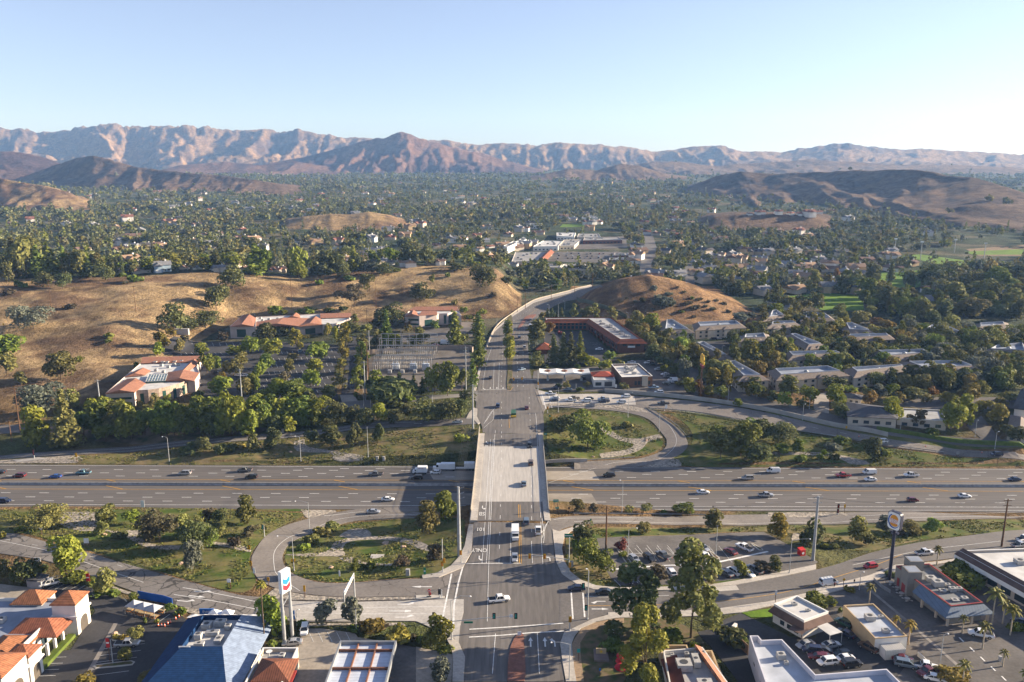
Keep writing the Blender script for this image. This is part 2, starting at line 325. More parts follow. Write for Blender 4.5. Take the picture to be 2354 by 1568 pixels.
# ---------------------------------------------------------------- terrain mesh
def terrain():
    nr,nc=X.shape
    co_=np.stack([X,Y,Z],-1).reshape(-1,3)
    i=np.arange(nr*nc).reshape(nr,nc)
    q=np.stack([i[:-1,:-1],i[:-1,1:],i[1:,1:],i[1:,:-1]],-1).reshape(-1,4)
    me=bpy.data.meshes.new('terrain'); me.vertices.add(len(co_)); me.vertices.foreach_set('co',co_.ravel())
    me.loops.add(q.size); me.loops.foreach_set('vertex_index',q.ravel()); me.polygons.add(len(q))
    me.polygons.foreach_set('loop_start',np.arange(0,q.size,4)); me.polygons.foreach_set('loop_total',np.full(len(q),4)); me.polygons.foreach_set('use_smooth',np.ones(len(q),bool))
    me.update()
    x,y,code,hill=X.ravel(),Y.ravel(),CODE.ravel(),HILL.ravel()
    col=np.zeros((len(x),3))
    n1=fbm(x/40,y/40,4)[:,None]; n2=fbm(x/300,y/300,4)[:,None]; n3=fbm(x/9,y/9,3)[:,None]
    L=lambda a,b,k: np.array(a)*(1-k)+np.array(b)*k
    dry=L((.30,.205,.10),(.20,.125,.06),n1); green=L((.075,.10,.03),(.13,.12,.05),n3); 
    wood=L((.06,.08,.04),(.15,.135,.085),sm((n1-.45)*4))
    near=L(green,dry,sm((n1-.5)*5+.45)); 
    k=sm((y-430)/60)[:,None]; col=near*(1-k)+wood*k
    rock=L((.25,.165,.10),(.085,.06,.058),sm((n2*.6+n1*.5-.5)*4)); scrub=L((.17,.10,.075),(.075,.047,.05),sm((n2-.45)*5)); brown=L((.17,.115,.078),(.085,.06,.05),sm((n2*.5+n1*.5-.45)*5)); gold=L((.36,.25,.13),(.20,.125,.075),sm((n1*.6+n2*.4-.46)*7)); 
    for cde,cc in ((1,rock),(2,scrub),(3,brown),(4,gold),(5,brown)):
        m=(code==cde); col[m]=cc[m]
    m=hill>.5; hg=L((.44,.31,.165),(.205,.13,.075),sm((n1*.65+n3*.35-.45)*5)); col[m]=hg[m]
    xs=np.interp(y,[0,1],[0,1])
    hc=m&(x>30); hr=L((.35,.215,.11),(.205,.12,.065),sm((n1*.4+n3*.6-.42)*5)); col[hc]=hr[hc]
    at_=me.color_attributes.new('col','FLOAT_COLOR','POINT'); at_.data.foreach_set('color',np.concatenate([col,np.ones((len(x),1))],1).ravel())
    m=bpy.data.materials.new('ground_soil'); m.use_nodes=True; nt,N,Lk,b=nodes(m)
    a=N.new('ShaderNodeVertexColor'); a.layer_name='col'; g=N.new('ShaderNodeNewGeometry')
    t=N.new('ShaderNodeTexNoise'); t.inputs['Scale'].default_value=.9; t.inputs['Detail'].default_value=6; t.inputs['Roughness'].default_value=.65; Lk.new(g.outputs['Position'],t.inputs['Vector'])
    t2=N.new('ShaderNodeTexNoise'); t2.inputs['Scale'].default_value=.014; t2.inputs['Detail'].default_value=9; t2.inputs['Roughness'].default_value=.78; Lk.new(g.outputs['Position'],t2.inputs['Vector'])
    r=N.new('ShaderNodeMapRange'); r.inputs['From Min'].default_value=.3; r.inputs['From Max'].default_value=.7; r.inputs['To Min'].default_value=.6; r.inputs['To Max'].default_value=1.3; Lk.new(t.outputs['Fac'],r.inputs[0])
    r2=N.new('ShaderNodeMapRange'); r2.inputs['From Min'].default_value=.3; r2.inputs['From Max'].default_value=.7; r2.inputs['To Min'].default_value=.68; r2.inputs['To Max'].default_value=1.3; Lk.new(t2.outputs['Fac'],r2.inputs[0])
    t3=N.new('ShaderNodeTexNoise'); t3.inputs['Scale'].default_value=.055; t3.inputs['Detail'].default_value=6; t3.inputs['Roughness'].default_value=.7; Lk.new(g.outputs['Position'],t3.inputs['Vector']); r3=N.new('ShaderNodeMapRange'); r3.inputs['From Min'].default_value=.38; r3.inputs['From Max'].default_value=.6; r3.inputs['To Min'].default_value=.62; r3.inputs['To Max'].default_value=1.18; Lk.new(t3.outputs['Fac'],r3.inputs[0]); m3=N.new('ShaderNodeMath'); m3.operation='MULTIPLY'; Lk.new(r.outputs[0],m3.inputs[0]); Lk.new(r3.outputs[0],m3.inputs[1]); mu=N.new('ShaderNodeMath'); mu.operation='MULTIPLY'; Lk.new(m3.outputs[0],mu.inputs[0]); Lk.new(r2.outputs[0],mu.inputs[1])
    v=N.new('ShaderNodeVectorMath'); v.operation='SCALE'; Lk.new(a.outputs['Color'],v.inputs[0]); Lk.new(mu.outputs[0],v.inputs['Scale']); Lk.new(v.outputs[0],b.inputs['Base Color']); b.inputs['Roughness'].default_value=.95; b.inputs['Specular IOR Level'].default_value=.1
    bp=N.new('ShaderNodeBump'); bp.inputs['Strength'].default_value=.35; bp.inputs['Distance'].default_value=.4; Lk.new(t.outputs['Fac'],bp.inputs['Height'])
    bp2=N.new('ShaderNodeBump'); bp2.inputs['Strength'].default_value=.9; bp2.inputs['Distance'].default_value=30; Lk.new(t2.outputs['Fac'],bp2.inputs['Height']); Lk.new(bp.outputs[0],bp2.inputs['Normal']); Lk.new(bp2.outputs[0],b.inputs['Normal'])
    me.materials.append(m); o=bpy.data.objects.new('ground',me); link(o); tag(o,kind='structure')
terrain()
# ---------------------------------------------------------------- haze over the valley: a real scattering volume
HAZE_DENS=6.4e-5
def haze():
    mb=MB(); mb.box(-14000,14000,-1500,9600,-60,700)
    m=bpy.data.materials.new('haze'); m.use_nodes=True; nt=m.node_tree; N=nt.nodes; N.clear()
    o=N.new('ShaderNodeOutputMaterial'); v=N.new('ShaderNodeVolumeScatter'); v.inputs['Color'].default_value=(.28,.52,1,1); v.inputs['Density'].default_value=HAZE_DENS; v.inputs['Anisotropy'].default_value=.08
    nt.links.new(v.outputs[0],o.inputs['Volume'])
    h=mb.build('haze',m); tag(h,kind='structure')
haze()
# ---------------------------------------------------------------- draped sheets (roads, lots, grass)
def catmull(P,closed=False,step=2.5):
    P=[Vector((p[0],p[1])) for p in P]; n=len(P); out=[]
    for i in range(n-1):
        p0=P[max(i-1,0)];p1=P[i];p2=P[i+1];p3=P[min(i+2,n-1)]
        k=max(1,int((p2-p1).length/step))
        for j in range(k):
            t=j/k; out.append(.5*((2*p1)+(p2-p0)*t+(2*p0-5*p1+4*p2-p3)*t*t+(3*p1-p0-3*p2+p3)*t**3))
    out.append(P[-1]); return out
def lin(P,step=2.5):
    P=[Vector((p[0],p[1])) for p in P]; out=[]
    for a,b in zip(P,P[1:]):
        k=max(1,int((b-a).length/step))
        out+=[a+(b-a)*j/k for j in range(k)]
    out.append(P[-1]); return out
def inside(p,poly):
    x,y=p; c=False; n=len(poly); j=n-1
    for i in range(n):
        xi,yi=poly[i][0],poly[i][1]; xj,yj=poly[j][0],poly[j][1]
        if (yi>y)!=(yj>y) and x<(xj-xi)*(y-yi)/(yj-yi)+xi: c=not c
        j=i
    return c
def drape_mb(mb,poly,off,step=3.,skirt=.25,mi=0,flat=None):
    n=len(poly); V=[Vector(p) for p in poly]; 
    E=[(i,(i+1)%n) for i in range(n)]
    x0=min(p.x for p in V);x1=max(p.x for p in V);y0=min(p.y for p in V);y1=max(p.y for p in V)
    pts=list(V)
    if flat is None and (x1-x0)*(y1-y0)>step*step*2:
        ys_=np.arange(y0+step*.5,y1,step)
        for yy in ys_:
            xx=x0+step*.5
            while xx<x1:
                if inside((xx,yy),poly): pts.append(Vector((xx,yy)))
                xx+=step
    r=geometry.delaunay_2d_cdt(pts,E,[list(range(n))],1,1e-4)
    vs,fs=r[0],r[2]
    v3=[(p.x,p.y,(gz(p.x,p.y) if flat is None else flat)+off) for p in vs]
    ff=[]
    for f in fs:
        a,b,c=[vs[i] for i in f[:3]]
        ff.append(list(f) if (b-a).cross(c-a)>0 else list(f)[::-1])
    mb.add(v3,ff,mi)
    if skirt:
        z=[(gz(p.x,p.y) if flat is None else flat)+off for p in V]
        ar=sum(V[i].x*V[(i+1)%n].y-V[(i+1)%n].x*V[i].y for i in range(n))
        vv=[(p.x,p.y,zz) for p,zz in zip(V,z)]+[(p.x,p.y,zz-skirt-off) for p,zz in zip(V,z)]
        qs=[(i,(i+1)%n,n+(i+1)%n,n+i) if ar<0 else ((i+1)%n,i,n+i,n+(i+1)%n) for i in range(n)]
        mb.add(vv,qs,mi)
def gpts(c,L):
    """flat list of survey numbers -> ground points"""
    o=[]
    for i in range(0,len(L),2):
        p=gc(c,L[i],L[i+1])
        if p is None: p=cat(c,L[i],L[i+1],0)
        o.append(p)
    return o
SHEETS=[]
def sheet(name,c,L,m,off,smooth=False,step=3.,kind='structure',skirt=.25,label=None,cat_=None):
    P=gpts(c,L)
    P=P+[P[0]]
    P=(catmull if smooth else lin)(P)[:-1]
    SHEETS.append((name,m.name,P))
    mb=MB(); drape_mb(mb,P,off,step,skirt); o=mb.build(name,m)
    tag(o,label,cat_,None,kind); return o
def ribbon(name,A,B,m,off,step=3.,smooth=True,kind='structure',skirt=.25):
    """road between two edge lines given as ground points"""
    f=catmull if smooth else lin
    P=f(A)+f(B)[::-1]; mb=MB(); drape_mb(mb,P,off,step,skirt); o=mb.build(name,m); tag(o,kind=kind); return o
def line_mb(mb,P,w,off,smooth=True,dash=None,mi=0,flat=None):
    Q=(catmull if smooth else lin)(P,step=2.)
    segs=[]
    if dash:
        a,b=dash; cur=[];acc=0;on=True
        Q2=[]
        for p,q in zip(Q,Q[1:]):
            k=max(1,int((q-p).length/.5)); Q2+=[p+(q-p)*j/k for j in range(k)]
        L=0; prev=Q2[0]
        for p in Q2:
            L+=(p-prev).length; prev=p
            if (L%(a+b))<a: cur.append(p)
            elif len(cur)>1: segs.append(cur); cur=[]
            else: cur=[]
        if len(cur)>1: segs.append(cur)
        segs=[[s[0],s[len(s)//2],s[-1]] for s in segs if len(s)>2]
    else: segs=[Q]
    for s in segs:
        vs=[];n=len(s)
        for i,p in enumerate(s):
            d=(s[min(i+1,n-1)]-s[max(i-1,0)]); 
            if d.length<1e-6: continue
            d.normalize(); q=Vector((-d.y,d.x))*w/2
            for r in (p-q,p+q): vs.append((r.x,r.y,(gz(r.x,r.y) if flat is None else flat)+off))
        k=len(vs)//2
        mb.add(vs,[(2*i,2*i+2,2*i+3,2*i+1) for i in range(k-1)],mi)
asphalt=mat('asphalt',(.155,.142,.132),.9,.2,var=.16,scale=.05,scale2=1.6)
fwy_m=mat('freeway_asphalt',(.145,.132,.122),.9,.2,var=.14,scale=.05,scale2=.9,stretch=(.06,1.2,1))
stripes(fwy_m,1,1.83,.87,.45)
old_asph=mat('cracked_asphalt',(.20,.182,.165),.9,.2,var=.14,scale=.07,scale2=1.2); crackify(old_asph,.2,.04,.4)
ramp_m=mat('ramp_asphalt',(.20,.178,.158),.9,.2,var=.12,scale=.08,scale2=1.2); crackify(ramp_m,.10,.012,.55)
dark_asph=mat('dark_asphalt',(.060,.058,.060),.85,.25,var=.2,scale=.09,scale2=1.5)
lot_m=mat('lot_asphalt',(.145,.132,.122),.9,.2,var=.2,scale=.10,scale2=1.3)
conc=mat('concrete',(.44,.41,.37),.9,.2,var=.10,scale=.15,scale2=1.5)
conc2=mat('concrete_deck',(.44,.41,.37),.9,.2,var=.10,scale=.05,scale2=1.3,stretch=(1.2,.08,1))
walk=mat('pavement_concrete',(.45,.41,.36),.9,.2,var=.10,scale=.2,scale2=1.8); stripes(walk,1,1.6,.85,.06)
kerb_m=mat('kerb_concrete',(.46,.43,.38),.9,.2,var=.1,scale=.4)
grass_g=mat('green_turf',(.055,.085,.014),.95,.1,var=.3,scale=.16,col2=(.145,.125,.05),scale2=1.4,bump=.9)
grass_d=mat('dry_verge',(.20,.15,.075),.95,.1,scale=.22,col2=(.10,.105,.035),scale2=2.0,bump=.8)
dirt=mat('dirt',(.23,.165,.10),.95,.1,scale=.15,col2=(.16,.11,.065),scale2=1.8,bump=.5)
white_p=mat('white_road_paint',(.72,.71,.68),.8,.2,var=.14,scale=1.2)
yellow_p=mat('yellow_road_paint',(.55,.30,.05),.8,.2,var=.14,scale=1.0)
gravel=mat('river_rock',(.42,.37,.30),.95,.1,var=.25,scale=1.1,col2=(.16,.14,.12),scale2=2.5,bump=1.)
brick=mat('red_brick_paving',(.24,.115,.085),.9,.15,var=.12,scale=.8,scale2=2.)
RW={}
# ---- freeway
xs=np.linspace(-262,262,130)
def fl(a,b): return [Vector((x,float(fwy_y(a,b,x)))) for x in xs]
def flc(a,b,x0,x1): return [Vector((x,float(fwy_y(a,b,x)))) for x in np.linspace(x0,x1,max(2,int((x1-x0)/4)))]
ribbon('freeway',fl(1068,1078),fl(1168,1178),fwy_m,.10,4,False)
mk=MB()
FZ=.13
line_mb(mk,fl(1070.5,1080),.22,FZ+.03,False); line_mb(mk,fl(1160.5,1167),.22,FZ+.03,False)
line_mb(mk,flc(1168,1174.3,25,262),.2,FZ+.03,False)
def fdash(a,b,x0,x1,ph):
    x=x0+ph
    while x<x1:
        P=[Vector((xx,float(fwy_y(a,b,xx)))) for xx in (x,x+1.8,x+3.66)]; line_mb(mk,P,.28,FZ+.03,False); x+=14.63
for a,b,ph in ((1133.6,1139.6,3),(1143,1148.6,0),(1152,1157,9)): fdash(a,b,-255,-22,ph); fdash(a,b,22,255,ph)
for a,b,ph in ((1079.8,1086.9,5),(1087.2,1093.6,1),(1094.4,1101.0,9)): fdash(a,b,-255,-22,ph); fdash(a,b,22,255,ph)
for k in range(6): fdash(1076,1082,-90+k*0,-20,5) if k==0 else None
for k in range(40):
    x=105+k*4.1; line_mb(mk,[Vector((x,float(fwy_y(1161,1166.6,x)))),Vector((x+1.,float(fwy_y(1161,1166.6,x+1.))))],.2,FZ+.03,False)
tag(mk.build('freeway_lane_markings',white_p),kind='structure')
mk=MB()
line_mb(mk,fl(1102.6,1107.6),.24,FZ+.03,False); line_mb(mk,fl(1125,1130.4),.24,FZ+.03,False)
for x in range(-250,250,45):
    if abs(x+5)<20: continue
    line_mb(mk,[Vector((x,float(fwy_y(1103,1108,x)))),Vector((x+4.5,float(fwy_y(1107,1112,x+4.5))))],.35,FZ+.034,False)
    line_mb(mk,[Vector((x+3,float(fwy_y(1117,1122,x+3)))),Vector((x+11,float(fwy_y(1124.6,1130,x+11))))],.35,FZ+.034,False)
tag(mk.build('freeway_yellow_markings',yellow_p),kind='structure')
# pale concrete slabs of the freeway under and right of the bridge
for nm,a,b,c_,d in (('n',1081,1085.5,1101.5,1106.2),('s',1132,1138,1158,1163.5)):
    x1=33 if nm=='n' else 30; x0=-34 if nm=='n' else -28
    P=flc(a,b,x0,x1)+flc(c_,d,x0+3,x1+1.5)[::-1]; mb=MB(); drape_mb(mb,P,.122,4,.02); 
    tag(mb.build('freeway_concrete_slab',mat('slab_concrete',(.32,.285,.24),.9,.2,var=.2,scale=.06,scale2=1.2,stretch=(.3,1.5,1))),kind='structure')
# median barrier (one long wall)
mb=MB(); prof=[(-.42,0),(.42,0),(.42,.12),(.16,.45),(.12,1.05),(-.12,1.05),(-.16,.45),(-.42,.12)]
vs=[];fs=[]; XX=np.linspace(-262,262,66)
for x in XX:
    y0=float(fwy_y(1114.5,1119.5,x)); z=gz(x,y0)+.05
    vs+=[(x,y0+a,z+b) for a,b in prof]
n=8
for i in range(len(XX)-1):
    for k in range(n): fs.append((i*n+k,(i+1)*n+k,(i+1)*n+(k+1)%n,i*n+(k+1)%n))
mb.add(vs,fs); tag(mb.build('median_barrier',mat('barrier_concrete',(.36,.35,.34),.85,.2,var=.18,scale=.7)),'long low concrete barrier running down the middle of the freeway','barrier')

# ---- surface streets: right/left edges in survey coordinates
def E(*segs):
    o=[]
    for c,L in segs: o+=gpts(c,L)
    return o
KL=[(1066,1568),(1068,1530),(1062,1490),(1046,1470),(1030,1400),(1030,1345),(1064,1306),(1084,1271),(1089,1198),(1099,1090),(1109,990),(1097,960),(1094,936),(1097,898),(1106,850),(1116,810),(1127,783),(1139,760),(1158,741),(1177,727),(1227,695),(1267,683),(1327,667),(1362,658)]
KR=[(1298,1568),(1293.5,1525),(1287,1480),(1298,1454),(1322,1443),(1335,1400),(1330,1345),(1292,1321),(1278,1291),(1272,1246),(1270,1215),(1255,1191),(1252,1100),(1249,1003),(1249,958),(1232,898),(1218,850),(1214,788),(1219,753),(1240,727),(1282,700),(1317,690),(1352,671),(1385,660)]
KLg=[grd(*p) if not (985<p[1]<1230) else at(*p,0) for p in KL]; KRg=[grd(*p) if not (985<p[1]<1195) else at(*p,0) for p in KR]
# the overpass replaces the terrain between y=258 and y=326, so the road is laid in two draped pieces plus the deck
def clip_y(P,lo,hi): return [p for p in catmull(P,step=2.) if lo<=p.y<=hi]
DECK0,DECK1=243.,331.
main_m=mat('main_road_asphalt',(.165,.15,.138),.9,.2,var=.14,scale=.05,scale2=1.3,stretch=(1.0,.12,1))
stripes(main_m,0,1.8,.90,.45)
for lo,hi in ((90,DECK0+.5),(DECK1-.5,1200)):
    A=clip_y(KLg,lo,hi);B=clip_y(KRg,lo,hi); P=A+B[::-1]; mb=MB(); drape_mb(mb,P,.13,3.); tag(mb.build('main_road',main_m),kind='structure')
SRU=E(('D',[1278,1291,1292,1321,1324.6,1343.6,1365,1356,1430,1360,1509,1361,1548,1358,1620,1354,1692,1346,1804,1325.7,1876,1310.5,1924.6,1298,1998,1273,2070,1256,2141,1243,2250,1229,2354,1219,2600,1195]))
SRL=E(('D',[1287,1480,1298,1454,1322,1443,1360,1425,1411,1411,1520,1407,1637,1402,1763,1384.6,1876,1357,1998,1324,2058.7,1301,2160,1288,2211,1281,2354,1262,2600,1238]))
ribbon('side_road',SRU,SRL,asphalt,.16)
SLU=E(('D',[-200,1213,0,1225,50,1231,122,1251,183,1265,325,1307,478,1350,559,1370,612,1374,661,1381,803,1384,956,1380,1021,1377,1064,1306]))
SLL=E(('D',[-200,1245,0,1273,101.6,1289,178.7,1313.6,317,1364,398,1391,478,1403,600,1420,681,1429,823,1431,956,1430,1035,1464]))
ribbon('off_ramp',SLU,SLL,old_asph,.15)
sheet('concrete_approach','D',[664,1383,803,1385.5,956,1381.5,1040,1378,1166-100,1379,1066,1408,1058,1440,1052,1500,1046,1470,1035,1463,956,1428.5,823,1429,681,1427],conc,.165,False)
LPO=E(('D',[1021,1376,956,1371.4,813,1373.5,742,1370,673,1362,632,1352,592,1330,578,1291,586,1267,608.5,1236,638.5,1216,688.6,1198.5,771,1178.5,838.7,1170,960,1166]))
LPI=E(('D',[1064,1306,1009,1329,976,1331,889,1334,801,1341,728.6,1338.6,676,1321,653,1298.5,651,1273.5,671,1246,713.6,1228.5,781,1206,838.7,1196,964,1186,985,1184]))
ribbon('loop_ramp',LPO,LPI,ramp_m,.14)
SEU=E(('D',[1255,1191,1270,1192,1324,1186.5,1430,1187.5,1600,1187,1700,1184,1900,1180,2100,1177]))
SEL=E(('D',[1278,1240,1284.6,1221,1324.6,1208.5,1400,1204,1600,1207,1700,1209,1850,1206,2100,1199,2354,1191]))
ribbon('on_ramp',SEU,SEL,ramp_m,.14)
NWU=E(('D',[-200,1060,0,1048,175,1035,375,1018,588,1000,839,973,1000,966,1090,960])); NWL=E(('D',[-200,1070,0,1057,175,1046,375,1031,588,1012,814,989,1000,980,1096,975]))
ribbon('north_off_ramp',NWU,NWL,asphalt,.14)
NFU=E(('D',[-100,985,0,978,60,975])); NFL=E(('D',[-100,1005,0,998,62,993]))
ribbon('frontage_road',NFU,NFL,asphalt,.14)
NFU=E(('D',[640,945,736,931,821,922,944,912,1054,906,1098,898])); NFL=E(('D',[640,960,738,948,826,941,944,924,1064,914,1098,925]))
ribbon('frontage_road',NFU,NFL,mat('pale_asphalt',(.21,.195,.175),.9,.2,var=.1,scale=.06,scale2=1.2),.145)
NEU=E(('D',[1228,893,1237,896,1282,906,1392,905,1462,911,1602,924,1765.5,950,1925,987,2041,1009,2166,1028,2354,1046,2700,1070])); NEL=E(('D',[1249,950,1262,930,1352,933,1490,938,1602,947,1765.5,978,1925,1005,2041,1026,2166,1043,2354,1058,2700,1080]))
ribbon('north_ramp',NEU,NEL,ramp_m,.14)
sheet('concrete_approach','D',[1236,898,1282,907,1392,906,1458,911,1462,931,1392,929,1262,928,1248,932],conc,.16)
NLI=E(('D',[1249,958,1262,938,1352,940,1427,947,1490,964,1527,1003,1532,1010,1527,1033,1477,1053,1400,1059,1320,1063])); NLO=E(('D',[1249,940,1262,931,1400,934,1487,939,1540,971,1567,993,1578,1010,1580,1028,1552,1051,1475,1072,1400,1078,1320,1080]))
ribbon('north_loop_ramp',NLI,NLO,ramp_m,.15)
NRU=E(('D',[1500,790,1540,812,1600,850,1680,890,1765,918,1900,950,2000,972,2120,995,2250,1008,2354,1016,2600,1035])); NRL=E(('D',[1480,800,1515,822,1570,862,1650,908,1765,945,1850,962,1960,985,2041,1000,2150,1016,2354,1034,2600,1053]))
ribbon('north_frontage_road',NRU,NRL,asphalt,.13)
# ---- overpass deck
def bridge():
    br=thing('overpass_bridge','pale concrete road bridge carrying the main road over the freeway','bridge',(0,292,0))
    B=MB(); B.M=Matrix.Translation((0,-292,0))
    def ex(side,y): 
        P=[(at(px,py,0.)) for px,py in (((1072,1250),(1078,1206),(1087,1130),(1093,1070),(1101,990)) if side<0 else ((1266,1195),(1262,1168),(1257,1100),(1251,1040),(1247,985)))]
        P=sorted(P,key=lambda p:p.y); return float(np.interp(y,[p.y for p in P],[p.x for p in P]))
    YY=np.linspace(DECK0,DECK1,14)
    vs=[];fs=[]
    for y in YY:
        l,r_=ex(-1,y),ex(1,y); vs+=[(l,y,.13),(r_,y,.13),(r_,y,-1.5),(l,y,-1.5)]
    for i in range(13):
        for k in range(4): fs.append((4*i+k,4*i+(k+1)%4,4*i+4+(k+1)%4,4*i+4+k))
    fs+=[(0,3,2,1),(52,53,54,55)]
    B.add(vs,fs); B.build('deck',mat('deck_concrete_side',(.42,.38,.32),.9,.2,var=.1,scale=.3),br)
    # road surface: asphalt at both ends, pale concrete in the middle
    def surf(name,y0,y1,m,off):
        q=MB(); q.M=Matrix.Translation((0,-292,0)); Y_=np.linspace(y0,y1,8); v=[];f=[]
        for y in Y_: v+=[(ex(-1,y)+2.6,y,.13+off),(ex(1,y)-2.1,y,.13+off)]
        for i in range(7): f.append((2*i,2*i+1,2*i+3,2*i+2))
        q.add(v,f); return q.build(name,m,br)
    ya,yb=at(1177,1154,0).y,at(1177,1027,0).y
    surf('road_surface',DECK0,ya,main_m,.02); surf('concrete_surface',ya,yb,conc2,.02); surf('road_surface',yb,DECK1,main_m,.02)
    for s,lo,hi in ((-1,at(1080,1170,0).y-2,at(1105,985,0).y),(1,at(1262,1170,0).y-2,at(1250,1000,0).y)):
        w=MB(); w.M=Matrix.Translation((0,-292,0)); v=[];f=[]; Y_=np.linspace(lo,hi,10)
        for y in Y_:
            x=ex(s,y); v+=[(x,y,.13),(x,y,1.0),(x-s*.25,y,1.0),(x-s*.25,y,.13)]
        for i in range(9):
            for k in range(4): f.append((4*i+k,4*i+(k+1)%4,4*i+4+(k+1)%4,4*i+4+k))
        f+=[(0,1,2,3),(39,38,37,36)]; w.add(v,f); w.build('parapet',mat('parapet_concrete',(.42,.37,.30),.9,.2,var=.1,scale=.5),br)
        w=MB(); w.M=Matrix.Translation((0,-292,0)); v=[];f=[]; Y_=np.linspace(DECK0,DECK1,14)
        for y in Y_:
            x=ex(s,y); wd=2.6 if s<0 else 2.1
            v+=[(x-s*.3,y,.30),(x-s*wd,y,.30),(x-s*wd,y,.10),(x-s*.3,y,.10)]
        for i in range(13):
            for k in range(4): f.append((4*i+k,4*i+(k+1)%4,4*i+4+(k+1)%4,4*i+4+k))
        f+=[(0,1,2,3),(55,54,53,52)]; w.add(v,f); w.build('walkway',walk,br)
        # fence rail on the parapet
        w=MB(); w.M=Matrix.Translation((0,-292,0)); Y_=np.linspace(lo,hi,24)
        for a,b in zip(Y_,Y_[1:]): w.bar((ex(s,a)-s*.15,a,1.7),(ex(s,b)-s*.15,b,1.7),.06,.06)
        for a in Y_: w.box(ex(s,a)-s*.15-.03,ex(s,a)-s*.15+.03,a-.03,a+.03,1.15,1.72)
        w.build('railing',mat('grey_metal',(.33,.34,.35),.5,.5,.3),br)
    for y in (271,292,313):
        w=MB(); w.M=Matrix.Translation((0,-292,0))
        if y==292:
            for x in (-10,-3.5,3,9.5): w.tube([(x,y,-7),(x,y,-1.4)],.7,n=12)
            w.box(-14,13,y-.8,y+.8,-2.6,-1.45); w.build('pier',conc2,br)
        else:
            ww=MB(); ww.M=w.M; yy=259.5 if y<292 else 324.; ww.box(ex(-1,yy),ex(1,yy),yy-.6,yy+.6,-7,-1.45); ww.build('abutment',conc2,br)
    return br
bridge()
# ---- markings of the main road
mk=MB()
def mline(c,L,w,off=.17,dash=None,smooth=True,target=None):
    P=[]
    for i in range(0,len(L),2):
        px,py=D(c,L[i],L[i+1]); g=grd(px,py)
        if 990<py<1225 and 1070<px<1268: g=at(px,py,.14)
        P.append(g)
    # split at the bridge
    t=target or mk
    Q=catmull(P,step=2.) if smooth else lin(P,step=2.)
    for lo,hi,fz in ((0,DECK0,None),(DECK0,DECK1,.0),(DECK1,5000,None)):
        R=[p for p in Q if lo-.6<=p.y<=hi+.6]
        if fz is not None and R and max(abs(p.x) for p in R)>18: fz=None
        if len(R)>=2: line_mb(t,R,w,off if fz is None else .13+.03,False,dash,0,fz)
mline('D',[1120,1430,1124,1290,1128,1200,1133,1090,1137,1010,1139,990],.14); 
mline('D',[1108,1296,1115,1200,1122,1090,1128,1010],.14); mline('D',[1118,1296,1124,1200,1129,1090,1134,1010],.14)
mline('D',[1147,1296,1150,1180,1152,1090,1153,990,1153,920],.14,dash=(3,6)); mline('D',[1173,1296,1175,1215],.14)
mline('D',[1222,1255,1222,1200,1221,1090,1219,980,1216,905],.14,dash=(3,6)); mline('D',[1224,1296,1222,1255],.14); mline('D',[1248,1298,1245,1250,1243,1190,1238,1090,1234,985,1231,950],.14)
mline('D',[1246,1192,1251,1230,1249,1250],.14); mline('D',[1263,1192,1253,1215,1247,1237],.14)
mline('D',[1072,1297,1197,1296],.35,smooth=False)
mline('D',[1064,1304,1054,1340,1044,1390,1042,1450],.45,smooth=False); mline('D',[1038,1320,1028,1370,1016,1431],.45,smooth=False)
mline('D',[1079,1448,1150,1444,1220,1439,1295,1434],.4,smooth=False); mline('D',[1078,1466,1150,1462,1220,1456,1297,1452],.4,smooth=False)
mline('D',[1139,1458,1132,1550],.16,smooth=False); mline('D',[1235,1454,1240,1550],.16,smooth=False)
mline('D',[1313,1362,1317,1424],.4,smooth=False); mline('D',[1340,1364,1344,1420],.4,smooth=False)
mline('D',[1345,1372,1400,1374,1510,1371,1538,1370],.14); 
mline('D',[1110,895,1112,870,1120,830,1130,800],.12); mline('D',[1134,895,1136,835],.13); mline('D',[1146,895,1148,835],.13); mline('D',[1152,890,1156,800,1163,760,1185,735,1240,702,1330,676],.12,dash=(3,6)); 
mline('D',[1190,890,1190,800,1195,750],.12,dash=(3,6)); mline('D',[1203,890,1203,800,1208,750,1235,722],.12,dash=(3,6)); mline('D',[1106,897,1166,895],.35,smooth=False); mline('D',[1112,985,1126,972,1134,965,1135,945],.13)
for k in range(6): mline('D',[1112+k*3,975-k*5,1120+k*3.5,965-k*5],.14,smooth=False)
mline('D',[1245,905,1255,940],.35,smooth=False);mline('D',[1262,908,1269,938],.3,smooth=False)
mline('D',[0,1244,60,1256,110,1267,180,1288,330,1340],.15); mline('D',[10,1240,70,1252,180,1288-16,330,1318],.12,dash=(3,9))
mline('D',[400,1368,520,1388,600,1404],.2); mline('D',[420,1352,560,1378,610,1390],.2); mline('D',[690,1396,800,1398,1030,1396],.15); mline('D',[700,1408,800,1412,1025,1413],.15)
mline('D',[745,1187,838,1177,964,1171],.2); mline('D',[690,1360,640,1325,630,1300,633,1265,665,1236,714,1220,771,1196,850,1186,960,1183],.14)
mline('D',[1320,1200,1400,1199,1600,1203,1780,1203,2000,1196,2354,1188],.15); mline('D',[1247,1225,1260,1200,1290,1193,1340,1192,1500,1192],.15); mline('D',[1960,1189,2100,1182,2354,1178],.15)
mline('D',[1960,1300,2060,1278,2150,1262,2300,1245],.14)
mline('D',[0,1051,175,1039,375,1022,588,1004,839,977,1000,970],.12); mline('D',[0,1054.5,175,1043,375,1028.5,588,1009.5,814,986],.12)
mline('D',[1262,935,1352,937,1490,941,1602,950,1765,979,1925,1003,2041,1022,2166,1039],.14); mline('D',[1460,920,1602,933,1765,962,1925,994,2100,1028],.12,dash=(3,9))
mline('D',[1262,1071,1400,1067,1500,1060,1540,1040,1555,1010,1530,970,1487,945],.12)
